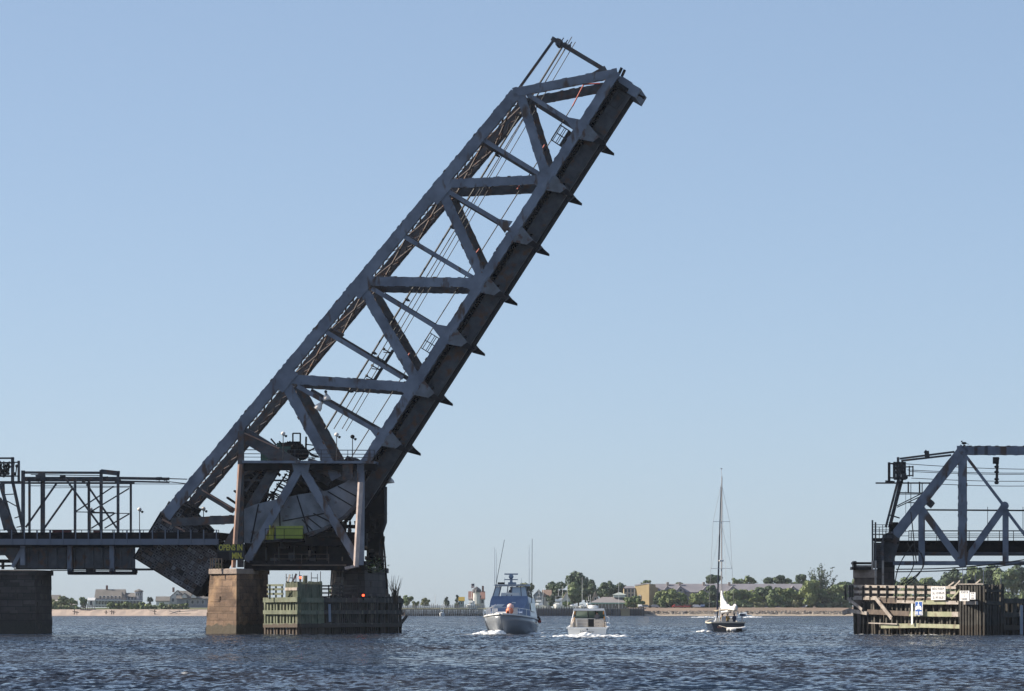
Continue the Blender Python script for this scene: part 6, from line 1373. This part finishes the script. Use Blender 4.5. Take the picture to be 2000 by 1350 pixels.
m = MB(); xa, xb = (238 - 1000) / F * HY, (245 - 1000) / F * HY; m.prism([V(xa, HY - .6, z(1180)), V(xb + .8, HY - .6, z(1172)), V(xa, HY - .6, z(1156))], V(0, 2.5, 0)); m.build('side_gable', [roofg], t)
t, z = house('beach_house', 'grey beach house with a pale gable end half hidden behind the counterweight', 330, 362, 1168, 1154, 1187, HY + 4, 10, whitew, roofg, 'y', [(338, 1172, .9, 1.4), (353, 1172, .9, 1.4), (346, 1163, .9, 1.2)], [(337, 1150)])
w_, r = gable(None, (345 - 1000) / F * HY, (425 - 1000) / F * HY, HY + 2, HY + 10, z(1187), z(1169), z(1155)); w_.build('wing_wall', [shing], t); r.build('wing_roof', [roofg], t)
for px in (366, 376, 386, 396): win(t, (px - 1000) / F * (HY + 2), HY + 2, z(1176), 1.1, 1.5)
for px in (360, 378): w_, r = gable(None, (px - 5 - 1000) / F * HY, (px + 5 - 1000) / F * HY, HY, HY + 5, z(1168), z(1165), z(1159), 'y', .2); w_.build('dormer', [trim], t); r.build('dormer_roof', [roofg], t)
house('garden_shed', 'low brown-roofed shed with a pale gable left of the gabled beach house', 305, 330, 1174, 1166, 1187, HY, 6, whitew, roofg, 'x', [(318, 1179, .8, 1.2)], cat='shed')
house('cottage', 'low cottage with a pale roof among bushes beside the dark stone pier', 108, 148, 1181, 1173, 1190, HY + 20, 7, whitew, mat('pale_roof', (.50, .46, .43), .8), 'x', [(118, 1185, .8, 1), (135, 1185, .8, 1)])
house('cottage', 'distant cottage roof just right of the dark stone pier', 92, 116, 1172, 1163, 1190, HY + 60, 7, shing, roofg, 'x', [(110, 1177, .8, 1)])
t, z = house('boathouse', 'small white boathouse on the beach left of the grey house', 172, 184, 1173, 1168.5, 1186, 1838, 5, whitew, trim, 'x', [(178, 1178, 1.0, 1.8)])
t = thing('beach_deck', 'weathered timber deck on posts on the sand before the boathouse', 'deck', ((170 - 1000) / F * 1822, 1822, 1)); m = MB()
for i in range(7): m.bar(((158 + i * 4.4 - 1000) / F * 1822, 1822, .2), ((158 + i * 4.4 - 1000) / F * 1822, 1822, G(0, 1179 if i % 2 else 1184, 1822).z), .3, .3)
m.build('leg', [brown], t); m = MB(); m.box(((171 - 1000) / F * 1824, 1824, G(0, 1190, 1822).z), (6.4, 5, .3)); m.bar(((157 - 1000) / F * 1822, 1822, G(0, 1184, 1822).z), ((186 - 1000) / F * 1822, 1822, G(0, 1184, 1822).z), .12, .14); m.build('platform', [mat('grey_deck', (.30, .28, .28), .9)], t)
m = MB()
for i in range(7): m.bar(((160 + i * 4 - 1000) / F * 1821.5, 1821.5, G(0, 1184, 1822).z), ((160 + i * 4 - 1000) / F * 1821.5, 1821.5, G(0, 1190, 1822).z), .1, .1)
m.build('railing', [trim], t)
for i, (px, w_, h) in enumerate(((145, .5, 1.8), (150, .4, 1.2), (207, .7, 1.4), (218, .6, 1.6), (222, .6, 1.4), (302, .5, 1.8))):
    m = MB(); x = (px - 1000) / F * 1806; m.bar((x, 1806, 0), (x + .1, 1806, .9 + h), w_ * .6, .35); m.bar((x - .8, 1806, .5 + h * .8), (x + .9, 1806, .4 + h * .8), .25, .25)
    tag(m.build('timber_stump', [brown]), f'old timber stump standing on the far beach, {ordn(i)} from the dark stone pier', 'stump', 'stumps on the beach')
for i, (a, b) in enumerate((((290, 1191), (304, 1195)), ((330, 1193), (352, 1201)), ((352, 1193), (330, 1200)), ((350, 1195), (386, 1192)), ((350, 1199), (386, 1200)), ((296, 1203), (304, 1199)))):
    m = MB(); p = G(a[0], a[1], 1808); q = G(b[0], b[1], 1806); m.tube([p, p.lerp(q, .5) + V(0, 0, .1), q], [.22, .2, .12], 6); tag(m.build('driftwood_log', [pwood]), f'bleached driftwood log on the far beach, {ordn(i)} from the grey house', 'driftwood', 'driftwood on the beach')
# wharf point: pile jetty, hut, marina
jt = thing('pile_jetty', 'long timber pile jetty along the far wharf left of the motor yacht', 'jetty', ((860 - 1000) / F * Y0, Y0, 0)); rr = random.Random(3)
m = MB()
for i in range(75):
    px = 784 + i * 2.15; x = (px - 1000) / F * 1800; m.bar((x, 1800, -.5), (x, 1800, G(0, 1190 + rr.uniform(-.6, .4), 1800).z), .34, .3)
m.build('sheet_piling', [mat('wet_piling', (.17, .15, .12), .9, (.11, .10, .085), .5, low=(1.0, (.07, .06, .045)))], jt)
m = MB()
for i in range(44):
    px = 784 + i * 3.7; x = (px - 1000) / F * 1799; m.tube([(x, 1799, -.4), (x, 1799, G(0, rr.uniform(1178.5, 1182.5), 1799).z)], .16, 6)
m.build('piles', [mat('grey_pile', (.33, .32, .30), .9)], jt)
m = MB(); a, b = (782 - 1000) / F * 1800, (948 - 1000) / F * 1800; m.box(((a + b) / 2, 1805, G(0, 1190.5, 1800).z), (b - a, 9, .3))
for y in (1184, 1187): m.box(((a + b) / 2, 1803, G(0, y, 1800).z), (b - a, .12, .3))
m.build('deck', [mat('jetty_deck', (.36, .34, .32), .9)], jt)
house('teal_hut', 'small teal and yellow hut beside the conifers on the wharf point', 897, 906, 1173, 1167, 1186, 1832, 3, mat('teal_wall', (.06, .16, .20), .7), mat('mustard_roof', (.36, .26, .05), .8), 'x', [(901.5, 1178, .7, .9)], cat='hut')
t, z = house('turreted_house', 'red-roofed white house with a dark turret and a flag, left of the motor yacht', 916, 946, 1170, 1156, 1188, 1860, 9, whitew, redroof, 'x', [(924 + i * 6, 1175, .9, 1.4) for i in range(4)] + [(926 + i * 6, 1165.5, .7, .9) for i in range(3)], [(943, 1147)])
m = MB(); cx, cy = (931 - 1000) / F * 1858, 1858; m.loft([[V(cx + 1.5 * math.cos(a * .785), cy + 1.5 * math.sin(a * .785), q) for a in range(8)] for q in (z(1180), z(1156))]); m.build('turret', [whitew], t); m = MB(); m.loft([[V(cx + q * math.cos(a * .785), cy + q * math.sin(a * .785), w__) for a in range(8)] for q, w__ in ((2.1, z(1157)), (1.9, z(1152)), (1.2, z(1149)), (.15, z(1146)))]); m.build('turret_roof', [mat('slate_dark', (.10, .10, .11), .8)], t)
fg = thing('flagpole', 'flagpole with a red, white and blue flag on the turreted house', 'flagpole', (cx - 1, 1857, z(1156))); m = MB(); m.tube([V(cx - 1, 1857, z(1156)), V(cx - 1, 1857, z(1139.5))], .06, 5); m.build('pole', [white], fg)
m = MB()
for i in range(7):
    zz_ = z(1140) - i * .24
    m.prism([V(cx - 1.05 - (1.0 if i < 4 else 0), 1857, zz_), V(cx - 2.4, 1857, zz_ - .35), V(cx - 2.4, 1857, zz_ - .59), V(cx - 1.05 - (1.0 if i < 4 else 0), 1857, zz_ - .24)], V(0, .03, 0), i % 2)
m.prism([V(cx - 1.05, 1857, z(1140)), V(cx - 2.05, 1857, z(1140) - .12), V(cx - 2.05, 1857, z(1140) - 1.08), V(cx - 1.05, 1857, z(1140) - .96)], V(0, .03, 0), 2); m.build('flag', [redc, white, navy], fg)
house('marina_house', 'grey gabled house behind the white boats right of the motor yacht', 1042, 1062, 1163, 1152, 1188, 1850, 9, mat('slate_blue_wall', (.24, .26, .31), .8), roofg, 'y', [(1047, 1172, .9, 1.4), (1056, 1172, .9, 1.4), (1052, 1163, .9, 1.0)])
house('marina_house', 'brown roofed house wing next to the grey gabled marina house', 1060, 1076, 1165, 1153, 1188, 1852, 8, whitew, mat('tan_roof', (.27, .19, .15), .9), 'x', [(1068, 1172, .9, 1.2)])
house('marina_house', 'pale gabled cottage between the marina trees', 1098, 1114, 1172, 1158, 1188, 1845, 8, whitew, mat('pinkish_roof', (.36, .28, .25), .9), 'y', [(1106, 1176, .9, 1.2)])
house('marina_house', 'tan gabled house left of the low restaurant', 1156, 1170, 1172, 1156, 1188, 1856, 8, mat('tan_wall', (.42, .33, .27), .8), roofg, 'y', [(1163, 1170, .8, 1.1)])
RY = 1830; zr = lambda y: G(0, y, RY).z; xr = lambda p: (p - 1000) / F * RY
t = thing('restaurant', 'low waterfront restaurant with grey hipped roof, green eaves and cupola', 'restaurant', (xr(1190), RY + 6, zr(1190)))
m = MB(); m.loft([[V(xr(1152), RY, zr(1177)), V(xr(1232), RY, zr(1177)), V(xr(1232), RY + 12, zr(1177)), V(xr(1152), RY + 12, zr(1177))], [V(xr(1178), RY + 5, zr(1166)), V(xr(1228), RY + 5, zr(1166)), V(xr(1228), RY + 7, zr(1166)), V(xr(1178), RY + 7, zr(1166))]]); m.build('roof', [mat('warm_grey_roof', (.27, .25, .25), .9)], t)
m = MB(); m.box((xr(1192), RY + 6, zr(1178.4)), (xr(1233) - xr(1151), 12.6, .5)); m.build('eave', [mat('sea_green', (.30, .46, .38), .6)], t)
m = MB(); m.box((xr(1192), RY + 6, (zr(1179) + zr(1190)) / 2), (xr(1228) - xr(1156), 11, zr(1179) - zr(1190)))
m.build('wall', [mat('dim_wall', (.22, .20, .18), .8)], t); m = MB()
for i in range(12): m.box((xr(1156 + i * 6.6), RY - .1, (zr(1179) + zr(1190)) / 2), (.2, .2, zr(1179) - zr(1190)))
m.build('porch_posts', [trim], t)
m = MB(); m.box((xr(1210), RY + 5, zr(1164)), (xr(1222) - xr(1199), 4, zr(1161) - zr(1167))); m.build('cupola', [mat('cupola_wall', (.52, .55, .52), .7)], t)
m = MB(); m.loft([[V(xr(1196), RY + 2.6, zr(1162)), V(xr(1225), RY + 2.6, zr(1162)), V(xr(1225), RY + 7.4, zr(1162)), V(xr(1196), RY + 7.4, zr(1162))], [V(xr(1209), RY + 4.9, zr(1157)), V(xr(1212), RY + 4.9, zr(1157)), V(xr(1212), RY + 5.1, zr(1157)), V(xr(1209), RY + 5.1, zr(1157))]]); m.build('cupola_roof', [mat('pale_green_roof', (.45, .50, .46), .7)], t)
# yellow building and the long range of roofs
BY = 1870; zb_ = lambda y: G(0, y, BY).z; xb = lambda p: (p - 1000) / F * BY
t = thing('yellow_building', 'yellow clapboard building with a tall stepped gable beside the long grey roofs', 'building', (xb(1250), BY + 8, zb_(1188)))
m = MB(); m.box((xb(1229), BY + 6, (zb_(1150) + zb_(1188)) / 2), (xb(1240) - xb(1219), 10, zb_(1150) - zb_(1188))); m.build('front_wall', [mat('pale_yellow', (.52, .42, .25), .8)], t)
m = MB(); m.prism([V(xb(1240), BY + 1, zb_(1188)), V(xb(1267), BY - 6, zb_(1188)), V(xb(1267), BY - 6, zb_(1141)), V(xb(1240), BY + 1, zb_(1144))], V(3.2, 12, 0)); m.build('side_wall', [yellow], t)
m = MB(); m.prism([V(xb(1267) + .2, BY - 5, zb_(1188)), V(xb(1285), BY + 3, zb_(1188)), V(xb(1285), BY + 3, zb_(1148)), V(xb(1270), BY - 3, zb_(1144))], V(.6, 10, 0)); m.build('end_wall', [yellow], t)
m = MB(); m.prism([V(xb(1218), BY + .4, zb_(1150)), V(xb(1241), BY + .4, zb_(1150)), V(xb(1238), BY + 6, zb_(1146)), V(xb(1222), BY + 6, zb_(1146))], V(0, 0, .3)); m.prism([V(xb(1239), BY + .6, zb_(1144) + .1), V(xb(1268), BY - 6.4, zb_(1141) + .1), V(xb(1272), BY + 5, zb_(1140)), V(xb(1246), BY + 12, zb_(1142))], V(0, 0, .3)); m.build('roof', [roofp], t)
for i in range(3):
    for y in (1154, 1163): win(t, xb(1222.5 + i * 6.5), BY + 1, zb_(y), .9, 1.5)
m = MB(); m.prism([V(xb(1247), BY - .95, zb_(1171)), V(xb(1252), BY - 2.2, zb_(1171)), V(xb(1252), BY - 2.2, zb_(1163)), V(xb(1249.5), BY - 1.55, zb_(1161)), V(xb(1247), BY - .95, zb_(1163))], V(-.12, -.2, 0)); m.build('gable_window', [mat('dim_pane', (.25, .25, .26), .4)], t)
t = thing('condominium', 'very long range of grey-purple roofs with dormers and chimneys behind the bank trees', 'building', (xb(1430), BY + 12, zb_(1188)))
w_, r = gable(None, xb(1284), xb(1575), BY + 5, BY + 22, zb_(1188), zb_(1157), zb_(1141)); w_.build('wall', [shing], t); ro = r.build('roof', [roofp], t)
for i, (px, hw, ch_) in enumerate(((1304, 7, 1306), (1330, 8, 1330), (1381, 9, 1377), (1432, 9, 1427), (1502, 9, 0), (1550, 8, 0))):
    w_, r = gable(None, xb(px - hw), xb(px + hw), BY + 3, BY + 13, zb_(1160), zb_(1154), zb_(1145), 'y', .3); w_.build('dormer', [shing], t); r.build('dormer_roof', [roofp], t); win(t, xb(px), BY + 3, zb_(1153), 1.1, 1.1)
    if ch_:
        c = MB(); c.box((xb(ch_), BY + 12, zb_(1142.5)), (1.1, 1.1, 2.6)); c.build('chimney', [mat('chimney_tan', (.48, .38, .30), .9)], ro)
# bulkhead, marina boats, masts, cars
bh = thing('steel_bulkhead', 'dark blue-grey bulkhead wall of the marina between the yacht and the rocks', 'bulkhead', ((1145 - 1000) / F * Y0, Y0, 0)); m = MB()
for i in range(120):
    px = 1028 + i * 1.93; x = (px - 1000) / F * 1800
    m.bar((x, 1800 + (.15 if i % 2 else 0), -.5), (x, 1800 + (.15 if i % 2 else 0), G(0, 1190, 1800).z), .4, .25)
m.build('sheet_piling', [mat('blue_piling', (.085, .10, .125), .8, (.055, .065, .08), .4)], bh)
m = MB(); a, b = (1028 - 1000) / F * 1801, (1262 - 1000) / F * 1801; m.box(((a + b) / 2, 1806, G(0, 1189, 1800).z), (b - a, 12, .4)); m.build('deck', [mat('quay_deck', (.34, .32, .30), .9)], bh)
m = MB(); a, b = (1213 - 1000) / F * 1799, (1230 - 1000) / F * 1799; m.box(((a + b) / 2, 1799.5, G(0, 1197, 1799).z), (b - a, 1, 2.6)); m.box(((a + b) / 2, 1799.2, G(0, 1190, 1799).z), (b - a + .4, 1.2, .5)); m.build('timber_face', [mat('ochre_timber', (.34, .27, .16), .9)], bh)
rr = random.Random(6)
m = MB()
for i in range(46): px = 1032 + i * 5; x = (px - 1000) / F * 1799; m.tube([(x, 1799.4, 0), (x, 1799.4, G(0, rr.uniform(1183, 1187), 1799).z)], .15, 5)
m.build('piles', [dwood], bh)
for px, L_, k, fly, hd, lab in ((920, 9, 1.35, True, 250, 'white flybridge motorboat moored by the turreted house'), (863, 6, 1.0, True, 262, 'small white fishing boat lying at the pile jetty below the conifers'), (1052, 11, 1.5, True, 255, 'white flybridge cruiser moored just right of the motor yacht'), (1090, 12, 1.6, True, 262, 'largest white cabin boat in the marina, towers and rails on top'), (1120, 8, 1.1, False, 240, 'low white motorboat moored left of the taller sailboat mast'), (1150, 7, 1.0, True, 280, 'white motorboat moored at the left end of the restaurant'), (1137, 7, 1.1, False, 260, 'small white boat below the taller bare mast')):
    runabout(px, 1186, 1792 if px < 900 else 1818, 'moored_boat', lab, hd, L_, gelw, k=k, fly=fly, base=0.0 if px < 900 else G(0, 1189.5, 1818).z)
for px, y0, lab in ((1108, 1137, 'bare white mast rising left of the tallest marina mast'), (1137, 1127.5, 'tallest bare mast in the marina, before the domed tree'), (1208.5, 1137, 'bare mast rising above the restaurant cupola'), (850, 1161, 'thin pole on the wharf point left of the conifers')):
    p = G(px, y0, 1822); t = thing('sailboat_mast', lab, 'mast', (p.x, 1822, 2.6)); m = MB(); m.tube([V(p.x, 1822, 2.4), p], [.12, .08], 6); m.build('pole', [mat('mast_pale', (.6, .6, .6), .5)], t)
    if px > 900: m = MB(); m.bar(p - V(.7, 0, (p.z - 2.4) * .4), p - V(-.7, 0, (p.z - 2.4) * .4), .06, .06); m.build('spreader', [white], t)
def car(px, Y, hd, m_, label, z):
    p = V((px - 1000) / F * Y, Y, z); t = thing('parked_car', label, 'car', p, 'cars on the far quay', rz=R(hd)); T = frame(p, R(hd)); m = MB()
    side = [(-2.2, .35), (2.2, .35), (2.25, .8), (1.2, .95), (.55, 1.45), (-1.2, 1.45), (-1.9, .95), (-2.25, .9)]; m.prism([T(x, -.85, zz_) for x, zz_ in side], T(0, 1.7, 0) - T(0, 0, 0)); m.build('body', [m_], t)
    m = MB(); m.prism([T(1.0, -.88, .98), T(.5, -.88, 1.38), T(-1.1, -.88, 1.38), T(-1.6, -.88, .98)], T(0, .02, 0) - T(0, 0, 0)); m.build('window', [glassm], t)
    for x in (-1.4, 1.4):
        for y in (-.8, .8): w__ = MB(); c = T(x, y, .33); r_ = T(1, 0, 0) - T(0, 0, 0); w__.prism([c + r_ * .33 * math.cos(a * .628) + V(0, 0, .33 * math.sin(a * .628)) for a in range(10)], (T(0, .18, 0) - T(0, 0, 0)) * (1 if y < 0 else -1)); w__.build('wheel', [black], t)
carred = mat('car_red', (.40, .05, .04), .3); carwh = mat('car_white', (.72, .72, .72), .3); carbl = mat('car_blue', (.08, .12, .22), .3); cargr = mat('car_grey', (.35, .36, .38), .3)
for px, hd, m_, lab in ((1262, 0, cargr, 'grey car parked below the yellow building'), (1277, 180, cargr, 'second grey car right of the one below the yellow building'), (1323, 10, carred, 'bright red car on the far quay left of the white car'), (1344, 0, carred, 'dark red car between the bright red and the white car'), (1358, 180, carwh, 'white car on the far quay left of the sailing yacht'), (1372, 90, carbl, 'blue car end-on on the quay left of the sailing yacht mast'), (1250, 90, carwh, 'white van-like car end-on near the restaurant')):
    car(px, 1824, hd, m_, lab, G(0, 1187.5, 1824).z)
# white water thrown up by the boats
foam_m = mat('foam', (.82, .83, .83), .9)
def spray(name, label, spots, seed):
    rr = random.Random(seed); m = MB()
    for (cx, cy, rx, ry, n, h) in spots:
        for i in range(n):
            a, q = rr.uniform(0, 6.28), math.sqrt(rr.random()); r = rr.uniform(.08, .22) * (1 + h); m.ball((cx + rx * q * math.cos(a), cy + ry * q * math.sin(a), rr.uniform(-.02, h) * (1 - q * .8)), (r * 1.8, r * 1.4, r * .55), 0, 6, 4)
    tag(m.build(name, [foam_m], smooth=True, uv=False), label, None, kind='stuff')
spray('bow_wave', 'white bow wave of the motor yacht', [(-2.3, 441.5, 1.5, .9, 90, .34), (-1.5, 441, .6, .8, 40, .5), (2.4, 446, .5, 3, 24, .12)], 1)
spray('stern_wake', 'white wake at the stern of the cabin cruiser', [(7.0, 404.2, 1.8, .5, 90, .22), (7.3, 404.3, .7, .3, 40, .45), (5.0, 402, 1.4, 1.4, 30, .1), (9.6, 403, 1.3, 1.0, 30, .12)], 2)
spray('ripple_foam', 'foam at the waterline of the sailing yacht', [(22.2, 489, .8, .7, 26, .16), (25.8, 488, .3, .5, 8, .1)], 3)
spray('motor_wake', 'white wake of the small motorboat behind the sailing yacht', [(66, 1398, 7, 3, 90, .5), (79, 1396, 3.5, 2, 60, .5)], 4)
# ================================================================ haze over the water
hm = bpy.data.materials.new('haze'); hm.use_nodes = True; N = hm.node_tree.nodes; N.remove(N['Principled BSDF'])
vol = N.new('ShaderNodeVolumePrincipled'); vol.inputs['Color'].default_value = (.80, .88, 1.0, 1); vol.inputs['Density'].default_value = .000035; vol.inputs['Anisotropy'].default_value = .2
hm.node_tree.links.new(vol.outputs[0], N['Material Output'].inputs['Volume'])
m = MB(); m.hexa([V(-2600, -60, -2.5), V(2600, -60, -2.5), V(2600, 3100, -2.5), V(-2600, 3100, -2.5), V(-2600, -60, 75), V(2600, -60, 75), V(2600, 3100, 75), V(-2600, 3100, 75)])
tag(m.build('haze', [hm], uv=False), None, None, kind='stuff')
